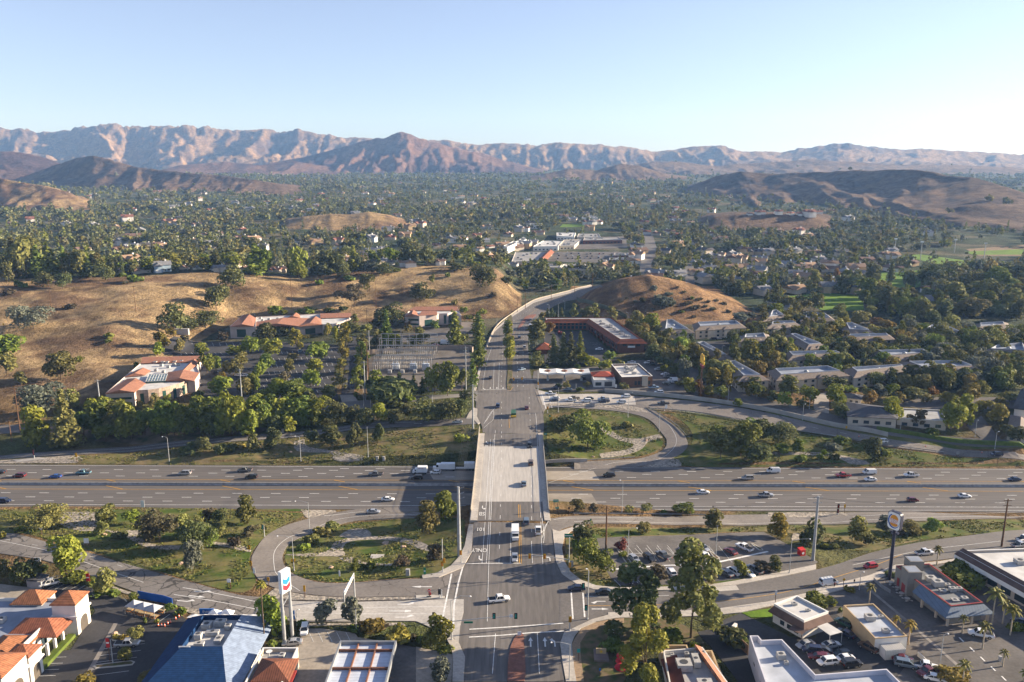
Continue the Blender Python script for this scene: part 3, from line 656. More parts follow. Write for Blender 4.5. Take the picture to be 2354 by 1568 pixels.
# arrows on the road
def arrow(c,x,y,rot=0,L=4.,kind='s'):
    px,py=D(c,x,y); g=grd(px,py); z=g.z+.175
    if 990<py<1225 and 1070<px<1268: g=at(px,py,.14); z=.175
    a=[(-.18,-L/2),(.18,-L/2),(.18,L*.1),(.55,L*.1),(0,L/2),(-.55,L*.1),(-.18,L*.1)] if kind=='s' else [(-.15,-L/2),(.15,-L/2),(.15,L*.1),(-.5,L*.38),(-.5,L*.5),(-1.25,L*.28),(-.5,L*.08),(-.5,L*.22),(-.15,L*.02)]
    R=Matrix.Rotation(rot,2); v=[(R@Vector(p)) for p in a]
    mk.add([(g.x+p.x,g.y+p.y,z) for p in v],[list(range(len(v)))])
for x,y in ((1297,1115),(1460,1115)): arrow('C2',x,y,0)
arrow('C2',1570,1120,0,3.6,'r'); arrow('C2',2060,655,math.pi/2,4,'r'); arrow('C2',2085,742,-math.pi/2,4.5); arrow('C2',80,490,math.pi/2,6.5); arrow('C1',2200,765,-math.pi/2,7); arrow('C1',2250,690,-math.pi/2,5,'r'); arrow('C1',2230,835,-math.pi/2,5,'r')
arrow('C0',2100,655,-1.75,5,'r'); arrow('C0',2230,600,-1.75,5); arrow('C0',2290,550,-1.75,5,'r')
arrow('B1',2080,745,math.pi,3.2,'r'); arrow('B1',2050,1215,math.pi,3.2,'r'); arrow('B1',2115,145,math.pi,3,'r'); arrow('C2',1515,170,0,3,'r')
arrow('A1',2090,1125,math.pi,3,'r'); 
for x in (2153,2213,2270): arrow('A1',x,1118,math.pi,3)
arrow('A1',1500,1443,-math.pi/2,5); arrow('B1',305,72,-math.pi/2,5)
# double yellow-ish stall line etc. are separate
tag(mk.build('road_lane_markings',white_p),kind='structure')
mk=MB()
mline('D',[1194,1296,1193,1200,1192,1160],.22,target=mk); mline('D',[1198.5,1297,1197,1200,1195.5,1160],.16,target=mk)
mline('D',[1345,1394,1450,1393,1600,1388,1740,1373,1830,1356,1930,1325,2020,1297,2074,1275],.18,target=mk)
mline('D',[1170,960,1171,985],.2,target=mk); mline('D',[1166,899,1172,899,1180,890],.2,target=mk)
mline('D',[1177,880,1179,800,1183,765,1195,748,1220,722,1258,700,1330,680],.15,target=mk)
tag(mk.build('road_yellow_markings',yellow_p),kind='structure')
def text_mesh(name,txt,size,m,ext=.0,align='CENTER'):
    cu=bpy.data.curves.new(name,'FONT'); cu.body=txt; cu.size=size; cu.align_x=align; cu.align_y='CENTER'; cu.extrude=ext; cu.resolution_u=3
    o=bpy.data.objects.new(name,cu); COL.objects.link(o); dg=bpy.context.evaluated_depsgraph_get(); dg.update(); me=bpy.data.meshes.new_from_object(o.evaluated_get(dg)); COL.objects.unlink(o); bpy.data.objects.remove(o)
    me.materials.clear(); me.materials.append(m); return me
for txt,x,y,s in (('SB',2075,800,2.6),('101',2065,942,2.4),('ONLY',2052,1135,2.2),('SB',2118,178,1.6)):
    px,py=D('B1',x,y); g=at(px,py,.14); o=bpy.data.objects.new('road_lettering',text_mesh('lettering',txt,s,white_p)); link(o); o.location=(g.x,g.y,.175); o.rotation_euler=(0,0,math.pi); o.scale=(.8,1.5,1); tag(o,kind='structure')
# ---------------------------------------------------------------- verges, lots, pavements
gas_conc=mat('forecourt_concrete',(.34,.30,.25),.9,.2,var=.14,scale=.12,scale2=1.2)
lawn=mat('mown_lawn',(.13,.22,.022),.95,.1,var=.2,scale=.12,scale2=1.5)
garden=mat('garden_soil',(.17,.12,.075),.95,.1,scale=.5,col2=(.07,.085,.03),scale2=2,bump=.5)
mulch=mat('gravel_path',(.33,.235,.15),.95,.1,var=.12,scale=2)
yard=mat('yard_gravel',(.165,.145,.125),.95,.1,var=.15,scale=.2,scale2=2)
N='grass_verge'
def G(c,L,m=grass_g,off=.05,name=N,step=3.): return sheet(name,c,L,m,off,True,step)
G('D',[0,1172,350,1171,700,1169,640,1212,604,1240,578,1270,575,1300,588,1338,560,1362,480,1347,330,1302,190,1261,125,1245,60,1227,0,1221])
G('D',[960,1190,840,1200,785,1210,716,1232,676,1250,656,1275,660,1300,682,1322,735,1336,800,1338,890,1331,975,1327,1010,1320,1045,1300,1066,1270,1068,1215,1058,1192])
G('B1',[0,130,900,40,2000,10,2015,290,1400,325,700,330,0,338],grass_d); G('B0',[720,272,1500,212,2352,150,2352,335,720,335],grass_d)
G('D',[1258,964,1350,946,1425,952,1483,968,1518,1003,1520,1028,1475,1048,1400,1055,1320,1058,1264,1046])
G('D',[1490,945,1602,955,1765,984,1925,1010,2041,1030,2166,1047,2354,1062,2354,1071,1960,1072,1562,1070,1590,1020,1585,985,1545,955])
G('D',[1345,1215,1420,1212,1700,1213,1880,1209,2100,1203,2354,1196,2354,1214,2250,1225,2141,1238,2070,1251,1998,1266,1920,1262,1880,1240,1755,1222,1440,1238,1350,1242],grass_d)
G('D',[1350,1217,1500,1216,1700,1216,1700,1221,1440,1233,1352,1238],grass_g,.08)
G('B3',[230,915,700,920,1100,905,1600,870,2352,860,2352,950,1500,1030,1100,1060,700,1000,260,940],grass_g,.08)
G('D',[1300,1240,1345,1236,1372,1262,1405,1332,1425,1352,1365,1345,1318,1318,1300,1285],grass_d); G('D',[1325,1330,1400,1335,1425,1352,1500,1348,1560,1343,1640,1338,1700,1331,1740,1322,1742,1328,1690,1338,1560,1350,1430,1353,1365,1347],grass_g,.09)
G('B0',[200,60,700,120,1500,160,1700,120,2352,60,2352,0,1000,0,300,0],mat('bank_soil',(.17,.12,.08),.95,.1,scale=.2,col2=(.05,.055,.025),bump=.5),.04)
G('A3',[0,1330,640,1480,1000,1545,1700,1600,2352,1640,2352,1690,1600,1660,900,1570,600,1510,0,1370],grass_g,.06,'ivy_verge')
def GR(c,L,off=.12): return sheet('river_rock_bed',c,L,gravel,off,True,2.)
GR('B1',[270,1178,640,1150,720,1062,830,1030,1000,1010,1200,1012,1400,1030,1560,1080,1625,1150,1540,1142,1380,1075,1150,1040,880,1052,800,1110,815,1190,650,1192,400,1195])
GR('B1',[760,1010,850,950,1000,938,1060,1005,900,1030]); GR('B1',[760,1210,880,1200,1000,1250,1260,1262,1250,1280,1000,1268,850,1250])
GR('B0',[560,790,870,790,880,850,1000,955,1280,955,1310,1040,1450,1090,1665,1095,1640,1130,1400,1122,1250,1070,1150,1015,960,962,750,962,560,900]); GR('B0',[1960,1060,2200,1090,2310,1130,2300,1155,2100,1115,1950,1080])
GR('B1',[410,765,730,770,740,790,600,832,470,842]); GR('B0',[0,312,300,292,715,268,715,332,350,336,0,338]); GR('B1',[350,140,440,112,470,182,700,222,995,272,985,310,720,308,690,245,380,225])
GR('D',[612,1374,632.6,1353.5,673,1364,742,1372,813,1375,956,1373,1021,1376.5,956,1378.5,803,1382,661,1379.5],.2)
GR('B2',[790,5,900,30,1000,92,1150,112,1350,72,1385,100,1250,140,1200,200,1050,262,820,290,800,252,1050,212,1120,162,1000,132,850,62]); GR('A2',[340,1262,700,1258,1000,1273,1250,1318,1240,1342,1000,1318,700,1283,340,1280],.2); GR('B2',[1190,371,1480,292,1555,340,1555,368,1250,374],.16)
GR('B3',[20,235,500,240,700,270,900,318,945,345,760,345,650,292,400,264,20,258]); GR('B3',[0,792,700,792,745,818,0,828],.16); GR('B3',[230,985,310,980,330,1040,220,1050]); GR('C1',[1000,895,1240,900,2200,895,2250,930,1700,920,1000,930]); GR('C0',[1280,480,1420,530,1560,570,1550,590,1400,560,1270,510]); GR('C0',[2080,690,2354,740,2354,850,2200,800,2080,760])
def W(c,L,off=.24,m=walk,name='pavement',sm_=False): return sheet(name,c,L,m,off,sm_,2.5)
W('D',[1270,1218,1285,1223,1324,1210.5,1345,1208,1342,1214,1312,1222,1297,1237,1292,1262,1297,1290,1310,1314,1335,1334,1370,1347,1420,1352,1500,1351,1560,1349,1640,1344,1692,1336,1804,1314,1876,1299,1876,1310,1804,1325,1692,1346,1560,1357.5,1430,1359.5,1365,1356,1324,1343,1292,1321,1278,1291,1273,1246])
W('D',[1078,1206,1088,1206,1084,1271,1064,1306,1009,1328,972,1331,970,1323,1005,1318,1036,1302,1056,1280,1068,1256])
W('C2',[1630,1130,1680,1000,1800,950,1990,860,2240,790,2354,775,2354,838,2240,848,2030,888,1870,958,1800,1040,1762,1130,1790,1400,1815,1563,1697,1563,1660,1350])
W('C3',[0,782,600,772,1180,747,1800,662,2354,538,2354,600,1870,702,1500,782,1180,815,600,838,0,843]); W('C4',[0,512,600,362,900,242,1400,202,1650,157,1640,190,1380,232,880,332,650,422,300,522,0,600])
W('C2',[392,1052,490,1132,555,1282,540,1563,410,1563,420,1300,400,1180,350,1085]); W('C3',[1170,480,1450,472,1485,525,1170,548],.17,conc)
W('A1',[2100,800,2145,690,2190,600,2352,455,2352,438,2180,590,2130,680,2085,800,2045,945,2000,1140,2020,1145,2065,950]); W('A2',[0,462,200,332,360,287,600,217,740,187,735,172,590,203,350,268,190,312,0,440])
W('A1',[1960,1340,2005,1300,2035,1310,2030,1380,2060,1440,2040,1450,1990,1400,1930,1400])
W('D',[30,1058,90,1052,110,1056,40,1063],.2,conc)
W('C2',[0,588,200,585,325,600,322,625,200,625,0,630],.26,kerb_m,'traffic_island')
garden_o=G('C2',[1765,1135,1875,962,2035,892,2354,842,2354,1563,1818,1563,1792,1400],garden,.1,'garden_bed'); G('C3',[0,845,600,842,1010,1000,1090,1130,600,1130,0,1320],garden,.1,'garden_bed'); sheet('gravel_path','C2',[1765,1135,1875,962,2035,892,2354,842,2354,900,2060,940,1930,1010,1860,1120,1880,1400,1900,1563,1818,1563,1792,1400],mulch,.14,True)
sheet('brick_median','C2',[1035,1563,1045,1300,1075,1160,1110,1080,1150,1030,1195,1018,1218,1040,1224,1150,1228,1563],brick,.3,True,2.)
sheet('planted_median','D',[1166,896,1165,880,1167,850,1164,800,1162,760,1166,735,1172,722,1178,735,1176,780,1178,830,1177,870,1175,896],garden,.3,True); sheet('brick_median','A2',[50,575,75,530,130,460,220,440,190,475,140,490,100,535,62,580],brick,.3,True)
def LOT(c,L,m=lot_m,off=.07,name='car_park',sm_=False): return sheet(name,c,L,m,off,sm_,4.)
LOT('C0',[450,520,700,430,1050,500,1440,650,1950,700,2110,860,2060,950,1810,1600,370,1600,370,1420,500,1235,800,1200,1080,760,980,610,640,600],dark_asph); LOT('C0',[-300,440,0,455,200,480,480,500,450,520,640,600,0,625,-300,640],gas_conc,.075)
LOT('C1',[800,1200,1040,1050,1045,960,1300,960,1660,1010,1700,1060,2100,1120,2354,1175,2354,1600,480,1600,880,1260],gas_conc,.07,'filling_station_forecourt'); LOT('C1',[2090,1120,2354,1172,2354,1600,1980,1600],lot_m,.075); LOT('C2',[0,1165,420,1255,400,1600,0,1600],gas_conc,.08)
LOT('D',[1370,1237,1755,1223,1880,1292,1870,1300,1750,1328,1600,1341,1500,1346,1425,1346,1405,1330,1366,1264])
LOT('C4',[0,600,300,525,650,425,880,335,1380,235,1640,193,2354,190,2354,1600,900,1600,500,1400,0,1400],lot_m,.07); LOT('C3',[1010,1000,1180,960,1330,850,1510,782,1620,840,1850,950,2070,1060,2354,1060,2354,1600,1500,1600,1300,1330],dark_asph,.075); LOT('C4',[0,760,230,800,660,1090,1000,1400,850,1600,0,1600],dark_asph,.08)
LOT('A2',[200,960,300,940,760,920,900,920,1130,860,1300,860,1560,1040,1700,1160,1720,1205,1640,1212,1300,1185,860,1148,420,1150,200,1112,180,1080]); LOT('A2',[330,600,700,590,960,850,940,900,300,900,290,620],dark_asph)
LOT('A1',[0,690,480,700,760,720,800,740,740,1130,760,1240,560,1200,0,1230],dark_asph); LOT('A0',[1450,750,1600,640,2352,690,2352,1230,1900,1300,1750,1260,1800,1000,1880,800,1500,800],dark_asph)
LOT('A1',[860,640,930,640,900,1170,930,1240,770,1250,790,1130,840,760],dark_asph,.09,'access_road'); LOT('A1',[770,1180,900,1180,940,1245,790,1250],brick if False else gas_conc,.11,'access_road')
LOT('A1',[1540,580,1750,560,1890,510,1990,510,1990,640,1780,690,1100,700,1000,640,1540,620],lot_m); LOT('A1',[1030,830,1700,760,1960,770,1980,930,1900,1140,1050,1155],yard,.07,'substation_yard')
LOT('A3',[560,700,640,690,830,830,980,920,900,925,760,850],dark_asph,.08,'apartment_street'); LOT('A2',[1780,690,2000,680,2010,720,1900,760,1800,720],dark_asph,.08,'apartment_street'); LOT('A2',[1640,1000,1680,980,2352,1290,2352,1330,2100,1230,1800,1100],lot_m,.06,'apartment_street')
LOT('A3',[430,1160,560,1160,560,1360,480,1370,420,1300],gas_conc,.1,'access_road'); LOT('A3',[1820,1460,1960,1370,2150,1600,2020,1640],lot_m,.1,'access_road'); LOT('A3',[1250,1200,2352,1200,2352,1300,2050,1310,1500,1310,1200,1280],lot_m,.07)
for c,L in (('A3',[130,280,500,240,870,265,880,400,720,405,500,400,330,335]),('A3',[970,60,1400,35,1430,180,1180,225,970,130]),('A3',[1600,100,1800,150,1790,185,1600,145]),('F2',[1530,1015,1640,1003,2030,1055,2030,1085,1780,1072]),('F2',[1950,985,2354,968,2354,1005,2000,1005]),('F1',[1520,800,1660,795,1675,815,1500,820]),('C3',[1510,782,1850,732,1862,830,1620,836]),('F2',[800,1030,870,1020,890,1035,820,1040])): sheet('lawn',c,L,lawn,.15,False,8.)
sheet('sports_ground','F2',[1960,968,2354,938,2354,1015,2050,1015],dirt,.08,False,10.)
LOT('F1',[1420,990,1900,985,1960,1000,1900,1050,1700,1060,1380,1050],lot_m,.12,'mall_car_park'); LOT('F1',[1650,900,1950,880,1960,960,1600,970],lot_m,.12,'mall_car_park'); LOT('F1',[2040,1140,2060,1000,2075,860,2130,860,2160,960,2120,1140],asphalt,.12,'side_street'); LOT('F2',[55,1065,110,1065,120,1200,60,1200],asphalt,.12,'side_street')
LOT('A2',[1440,0,1660,0,1720,150,1660,190],asphalt,.1,'side_street') if False else None
# parking stall lines
pk=MB()
def stalls(c,x0,y0,x1,y1,n,dx,dy,w=.10,off=.10):
    for i in range(n+1):
        x=x0+(x1-x0)*i/n; y=y0+(y1-y0)*i/n; a=gc(c,x,y); b=gc(c,x+dx,y+dy)
        line_mb(pk,[a,b],w,off,False)
stalls('B2',1050,1090,1900,1100,9,120,150); stalls('B2',1130,1120,1720,1110,6,60,60); line_mb(pk,gpts('B2',[920,1315,1300,1285,1780,1260,2000,1225,2352,1150]),.8,.1); line_mb(pk,gpts('B2',[1090,1165,1560,1175]),.12,.1,False); stalls('B2',940,1410,1250,1400,3,60,60)
stalls('C0',500,1290,380,1500,3,250,-8); stalls('C0',1180,1190,1000,1500,4,460,-60); stalls('C0',530,520,880,520,4,110,-60); gut=MB(); line_mb(gut,gpts('C0',[1310,900,1150,1200,960,1540]),1.1,.1,False); line_mb(pk,gpts('C0',[1790,890,1920,800]),.12,.1,False)
stalls('C1',1140,1000,1560,1000,4,55,110); stalls('C4',1620,1060,2100,1500,4,50,50,.35); line_mb(gut,gpts('C4',[520,450,1000,850,1560,1340,1750,1520]),.9,.1,False); tag(gut.build('drain_gutter',mat('gutter_concrete',(.25,.225,.2),.9,.2)),kind='structure'); stalls('C4',1560,390,1830,380,1,2,2)
for k in range(7):
    y=780+k*62; x=180-k*22
    stalls('A1',x,y,x+560,y-20,11,12,26,.14,.1)
stalls('A0',1700,700,2200,700,8,14,30,.14); stalls('A0',1650,790,2080,790,8,20,20,.14); stalls('A2',720,700,870,830,8,70,6,.14)
tag(pk.build('parking_lines',white_p),kind='structure')
# ---------------------------------------------------------------- vegetation
def leafmat(name,c,c2,trans=.25):
    m=bpy.data.materials.new(name); m.use_nodes=True; nt,N,L,b=nodes(m)
    oi=N.new('ShaderNodeObjectInfo'); g=N.new('ShaderNodeNewGeometry'); n=N.new('ShaderNodeTexNoise'); n.inputs['Scale'].default_value=.55; n.inputs['Detail'].default_value=3; L.new(g.outputs['Position'],n.inputs['Vector'])
    wn=N.new('ShaderNodeTexWhiteNoise'); wn.noise_dimensions='1D'; L.new(g.outputs['Random Per Island'],wn.inputs['W'])
    a=N.new('ShaderNodeMath'); a.operation='MULTIPLY_ADD'; L.new(wn.outputs['Value'],a.inputs[0]); a.inputs[1].default_value=.45; 
    mr=N.new('ShaderNodeMapRange'); mr.inputs['From Min'].default_value=.3; mr.inputs['From Max'].default_value=.7; mr.inputs['To Max'].default_value=.55; L.new(n.outputs['Fac'],mr.inputs[0]); L.new(mr.outputs[0],a.inputs[2])
    mx=N.new('ShaderNodeMix'); mx.data_type='RGBA'; mx.inputs['A'].default_value=(*c,1); mx.inputs['B'].default_value=(*c2,1); L.new(a.outputs[0],mx.inputs['Factor'])
    hs=N.new('ShaderNodeHueSaturation'); r=N.new('ShaderNodeMapRange'); r.inputs['To Min'].default_value=.75; r.inputs['To Max'].default_value=1.25; L.new(oi.outputs['Random'],r.inputs[0]); L.new(r.outputs[0],hs.inputs['Value']); 
    mu=N.new('ShaderNodeMath'); mu.operation='MULTIPLY'; mu.inputs[1].default_value=13.7; L.new(oi.outputs['Random'],mu.inputs[0]); fr=N.new('ShaderNodeMath'); fr.operation='FRACT'; L.new(mu.outputs[0],fr.inputs[0])
    r2=N.new('ShaderNodeMapRange'); r2.inputs['To Min'].default_value=.47; r2.inputs['To Max'].default_value=.52; L.new(fr.outputs[0],r2.inputs[0]); L.new(r2.outputs[0],hs.inputs['Hue']); L.new(mx.outputs['Result'],hs.inputs['Color'])
    L.new(hs.outputs[0],b.inputs['Base Color']); b.inputs['Roughness'].default_value=.75; b.inputs['Specular IOR Level'].default_value=.15
    if trans:
        tr=N.new('ShaderNodeBsdfTranslucent'); L.new(hs.outputs[0],tr.inputs['Color']); ms=N.new('ShaderNodeMixShader'); ms.inputs[0].default_value=trans; L.new(b.outputs[0],ms.inputs[1]); L.new(tr.outputs[0],ms.inputs[2]); L.new(ms.outputs[0],N['Material Output'].inputs['Surface'])
    return m
LEAF={'dark':leafmat('foliage_dark',(.055,.073,.024),(.145,.15,.055)),'green':leafmat('foliage_green',(.078,.112,.018),(.185,.21,.045)),'bright':leafmat('foliage_bright',(.115,.155,.02),(.24,.265,.045)),
'olive':leafmat('foliage_olive',(.105,.112,.03),(.23,.215,.07)),'yellow':leafmat('foliage_yellow',(.135,.13,.022),(.27,.225,.05)),'grey':leafmat('foliage_grey',(.09,.105,.075),(.18,.19,.14)),
'brown':leafmat('foliage_brown',(.075,.065,.035),(.15,.125,.07)),'red':leafmat('foliage_red',(.10,.03,.025),(.20,.06,.04)),'autumn':leafmat('foliage_autumn',(.15,.10,.025),(.25,.17,.05)),'far':leafmat('foliage_far',(.068,.096,.038),(.20,.21,.088),.1)}
HUEW={'dark':'dark green','green':'mid green','bright':'bright green','olive':'olive green','yellow':'yellow-green','grey':'grey-green','brown':'brownish','red':'dark red','autumn':'golden'}
bark=mat('bark',(.13,.095,.065),.95,.1,scale=3); bark_pale=mat('bark_pale',(.42,.36,.27),.95,.1,scale=3)
def quads_mesh(name,C,Nn,sz,mats,asp=1.):
    """leaf faces at centres C facing Nn"""
    n=len(C); up=rng.normal(size=(n,3)); a=np.cross(Nn,up); a/=np.linalg.norm(a,axis=1)[:,None]+1e-9; b=np.cross(Nn,a); b/=np.linalg.norm(b,axis=1)[:,None]+1e-9
    s=sz[:,None] if hasattr(sz,'shape') else sz
    v=np.stack([C-a*s*asp,C-b*s*.8,C+a*s*asp,C+b*s*.8],1).reshape(-1,3)
    me=bpy.data.meshes.new(name); me.vertices.add(len(v)); me.vertices.foreach_set('co',v.ravel()); me.loops.add(4*n); me.loops.foreach_set('vertex_index',np.arange(4*n)); me.polygons.add(n); me.polygons.foreach_set('loop_start',np.arange(0,4*n,4)); me.polygons.foreach_set('loop_total',np.full(n,4)); me.update(calc_edges=True)
    for m in (mats if isinstance(mats,list) else [mats]): me.materials.append(m)
    return me
def sph(n): 
    v=rng.normal(size=(n,3)); return v/np.linalg.norm(v,axis=1)[:,None]
def crown_pts(kind,nl):
    """leaf centres / normals of a crown in a unit box: width 1 (x,y in -.5..+.5), height 1 (z 0..1)"""
    cl=[]  # clumps: centre, radius (xy), radius z
    R=rng.random
    if kind in('round','oak','shrub','open'):
        k={'round':15,'oak':18,'shrub':9,'open':11}[kind]
        for i in range(k):
            d=sph(1)[0]; rr=(.55+.45*R()) if i>2 else .2
            if kind=='shrub': z=.38+.33*abs(d[2])*rr-.08
            else: z=.53+.37*d[2]*rr*(1 if d[2]>0 else .95)
            r=(.13+.09*R())*(1.15 if kind=='shrub' else .82 if kind=='open' else 1)
            cl.append((d[0]*.42*rr,d[1]*.42*rr,z,r*1.12,r*(1.05 if kind!='shrub' else 1.2)))
    elif kind=='tall':
        for i in range(20):
            z=.12+.82*((i+R()*.8)/20); w=math.sin(min(1,(1.06-z)*1.6)*math.pi/2)*.34*(.7+.5*R()); t=R()*6.28
            r=.11+.07*R(); cl.append((math.cos(t)*w,math.sin(t)*w,z,r*1.15,r*.6))
    elif kind=='pine':
        for i in range(24):
            z=.08+.88*(i/23); w=(1.02-z)*.44*(.6+.5*R()); t=i*2.4
            r=.05+.13*(1-z)+.02*R(); cl.append((math.cos(t)*w,math.sin(t)*w,z,r*1.15,r*.55))
            cl.append((0,0,z,.06+.16*(1-z),.07))
    elif kind=='cypress':
        for i in range(12):
            z=.04+.92*i/11; w=.42*math.sin(min(1,(1.03-z)*1.6)*math.pi/2); cl.append((0,0,z,w+.04,.08))
    cl=np.array(cl); wgt=cl[:,3]**2; wgt/=wgt.sum(); idx=rng.choice(len(cl),nl,p=wgt)
    d=sph(nl); d[:,2]=np.where((d[:,2]<-.3)&(rng.random(nl)<.6),-d[:,2],d[:,2]); rad=rng.random(nl)**.33*.35+.68
    c=cl[idx]; P=np.stack([c[:,0]+d[:,0]*c[:,3]*rad,c[:,1]+d[:,1]*c[:,3]*rad,c[:,2]+d[:,2]*c[:,4]*rad],1)
    P[:,2]=np.clip(P[:,2],.01,1.)
    N=d*.7+sph(nl)*.75+np.array([0,0,.25]); N/=np.linalg.norm(N,axis=1)[:,None]
    return P,N,cl
PROTO={}
LODN={0:2200,1:950,2:380,3:130}
DIM={'round':(6.,7.),'oak':(9,7.5),'shrub':(3,2),'open':(7,8),'tall':(6,12),'pine':(5,12),'cypress':(2,9)}
def proto(kind,lod):
    key=(kind,lod)
    if key in PROTO: return PROTO[key]
    out=[]
    for v in range(4 if lod<3 else 3):
        nl=int(LODN[lod]*{'shrub':.45,'cypress':.5,'oak':1.15,'tall':1.1,'pine':1.1}.get(kind,1)); P,N,cl=crown_pts(kind,nl); W,Hh=DIM[kind]
        P=P*np.array([W,W,Hh]); sz={0:.27,1:.40,2:.60,3:1.0}[lod]*(.7 if kind in('shrub','cypress') else 1.)*(.7+.6*rng.random(nl))
        me=quads_mesh('crown',P,N,sz,LEAF['green'])
        tm=None
        if kind!='shrub':
            t=MB(); r=.045*W**.5*1.2
            if kind in('pine','cypress'): t.tube([(0,0,-.4),(0,0,Hh*.5),(0,0,Hh*.93)],r,r*.25,6)
            else:
                zt=Hh*.3; t.tube([(0,0,-.4),(.05*W*(v-1)*.3,0,zt*.6),(0,.02*W,zt),(0,0,Hh*.72)],r,r*.45,6)
                for k in range(4):
                    c=cl[rng.integers(3,len(cl))]; a=Vector((0,0,zt*(.7+.12*k))); b=Vector((c[0]*W,c[1]*W,c[2]*Hh)); m_=a.lerp(b,.5)+Vector((0,0,-.05*Hh)); t.tube([a,m_,b],r*.5,r*.15,5)
            tm=t.mesh('trunk',bark)
        out.append((me,tm))
    PROTO[key]=out; return out
TREES=[]   # (survey x, kind, hue, root, zone)
cnt=[0]
def put_tree(P,w,h,kind,hue,zone,lod=None):
    t=tdist(P); s=F/t
    if lod is None: lod=0 if w*s>75 or h*s>110 else 1 if h*s>26 else 2 if h*s>14 else 3
    pr=proto(kind,lod); cnt[0]+=1; me,tm=pr[cnt[0]%len(pr)]; W,Hh=DIM[kind]
    sc=(w/W,w/W,h/Hh); rz=random.uniform(0,6.28); name={'round':'tree','open':'tree','oak':'oak_tree','tall':'tall_tree','pine':'pine_tree','cypress':'cypress_tree','shrub':'shrub'}[kind]
    if kind in('round','open') and hue in('yellow','autumn','bright'): name='bright_leaf_tree'
    if kind in('round','open') and hue=='dark': name='dark_leaf_tree'  # dark-leaved round trees, grouped by leaf colour, species unknown
    if kind=='shrub':
        o=bpy.data.objects.new(name,me); link(o); o.location=P; o.scale=sc; o.rotation_euler=(0,0,rz)
        o.material_slots[0].link='OBJECT'; o.material_slots[0].material=LEAF[hue]; root=o
    else:
        root=thing(name,'x','tree',P,rz); root.scale=sc
        c=bpy.data.objects.new('crown',me); link(c,root); c.material_slots[0].link='OBJECT'; c.material_slots[0].material=LEAF[hue]
        k=bpy.data.objects.new('trunk',tm); link(k,root)
    TREES.append([to_px(P)[0],kind,hue,root,zone,t]); return root
def veg(c,L,zone,dz=0.):
    """L: (x, bottom y, width, height, kind, hue) in crop units"""
    s=K[c][2]
    for x,y,w,h,kind,hue in L:
        px,py=D(c,x,y); P=grd(px,py)
        if P is None: continue
        t=tdist(P); m=t/F*s; beta=TH+math.atan((py-PY0)/F)
        w_m=w*m; h_m=max(h*m/math.cos(beta)-w_m*.12*math.tan(beta),.5*w_m)
        P.z-=.1; P.y+=w_m*.12; P.z=gz(P.x,P.y)-.05
        put_tree(P,w_m*1.18,h_m*1.1,kind,hue,zone)
R_,O_,S,T_,P_,OP='round','oak','shrub','tall','pine','open'
dk,gr,br,ol,ye,gy,bn,rd,au='dark','green','bright','olive','yellow','grey','brown','red','autumn'
veg('A0',[(290,590,310,210,O_,gy),(540,1050,300,300,OP,ol),(190,1090,110,120,R_,ol),(60,830,230,180,R_,br),(50,1010,160,200,R_,ol),(725,880,70,60,S,gr),(1250,930,45,60,S,gr),(1010,650,90,40,S,gr),(990,700,60,30,S,gr),(1140,160,60,30,S,bn),(80,260,110,50,S,bn),(640,390,110,40,S,bn)],'on the brown hillside at left')
veg('A0',[(400,1370,360,280,O_,gy),(665,1310,140,170,R_,ol),(600,1680,250,490,P_,ol),(330,1670,230,350,R_,br),(760,1560,190,200,R_,gr),(905,1560,240,280,R_,gr),(1040,1570,170,220,R_,ol),(1180,1560,250,290,R_,gr),(1330,1560,180,240,R_,gr),(1470,1580,240,300,R_,gr),(1590,1560,180,280,R_,gr),(1710,1560,220,260,R_,gr),(1870,1560,260,320,R_,gr),(2000,1580,170,210,R_,br),(2120,1570,230,370,R_,br),(2280,1580,190,230,R_,br)],'in the tall belt below the round-walled office')
veg('A0',[(1590,600,230,240,O_,dk),(1880,570,270,150,O_,dk),(1720,590,170,120,O_,dk),(1490,750,140,140,R_,ye),(1570,650,90,90,R_,ye),(1440,820,105,110,R_,br),(1650,790,95,120,R_,ol),(1850,810,130,100,R_,br),(1700,700,70,70,R_,bn),(2150,810,140,90,R_,br),(2300,800,130,150,R_,br),(2050,690,80,80,R_,bn),(1900,990,115,175,R_,gr),(1990,955,85,115,R_,br),(2140,1010,150,150,R_,ol),(2210,910,130,120,R_,ol),(2020,1205,195,185,R_,br),(2060,1080,100,100,R_,ye),(2250,1190,150,160,R_,ol),(2300,1130,130,130,R_,br),(1110,1300,75,80,R_,br),(1275,1300,65,75,R_,ye),(1420,1300,85,120,R_,ol),(1540,1245,60,65,R_,br),(1830,1200,120,60,S,dk)],'around the round-walled office')
veg('A0',[(1980,400,190,220,O_,dk),(2130,220,230,210,O_,dk),(2040,300,130,120,O_,dk),(390,190,150,130,O_,dk),(570,210,130,150,O_,dk),(970,130,130,140,O_,dk),(1230,145,130,80,S,gr),(60,150,120,170,O_,dk),(150,185,60,65,R_,gr),(1110,95,60,40,S,gr),(1140,60,130,90,R_,br),(215,190,75,50,S,gr),(640,110,200,180,R_,ol),(470,70,180,120,R_,gr),(830,110,180,110,R_,dk)],'along the ridge below the hillside houses')
veg('A1',[(410,135,110,140,R_,br),(350,90,120,110,R_,gr),(790,105,140,140,O_,dk),(640,90,140,90,R_,dk),(1180,85,170,110,O_,dk),(1280,50,80,30,S,gr),(1020,240,140,200,OP,ol),(900,380,280,210,OP,bn),(1520,315,210,150,O_,dk),(1620,150,60,75,R_,ol),(1760,95,45,45,S,gr),(2080,190,250,200,O_,dk),(2310,175,110,90,O_,dk),(580,165,60,50,S,br),(1060,70,130,120,OP,gy),(1840,40,130,60,R_,dk),(2170,280,60,50,S,bn),(1830,350,60,50,S,ol),(860,130,90,50,S,gr)],'on the brown hill crest left of the main road')
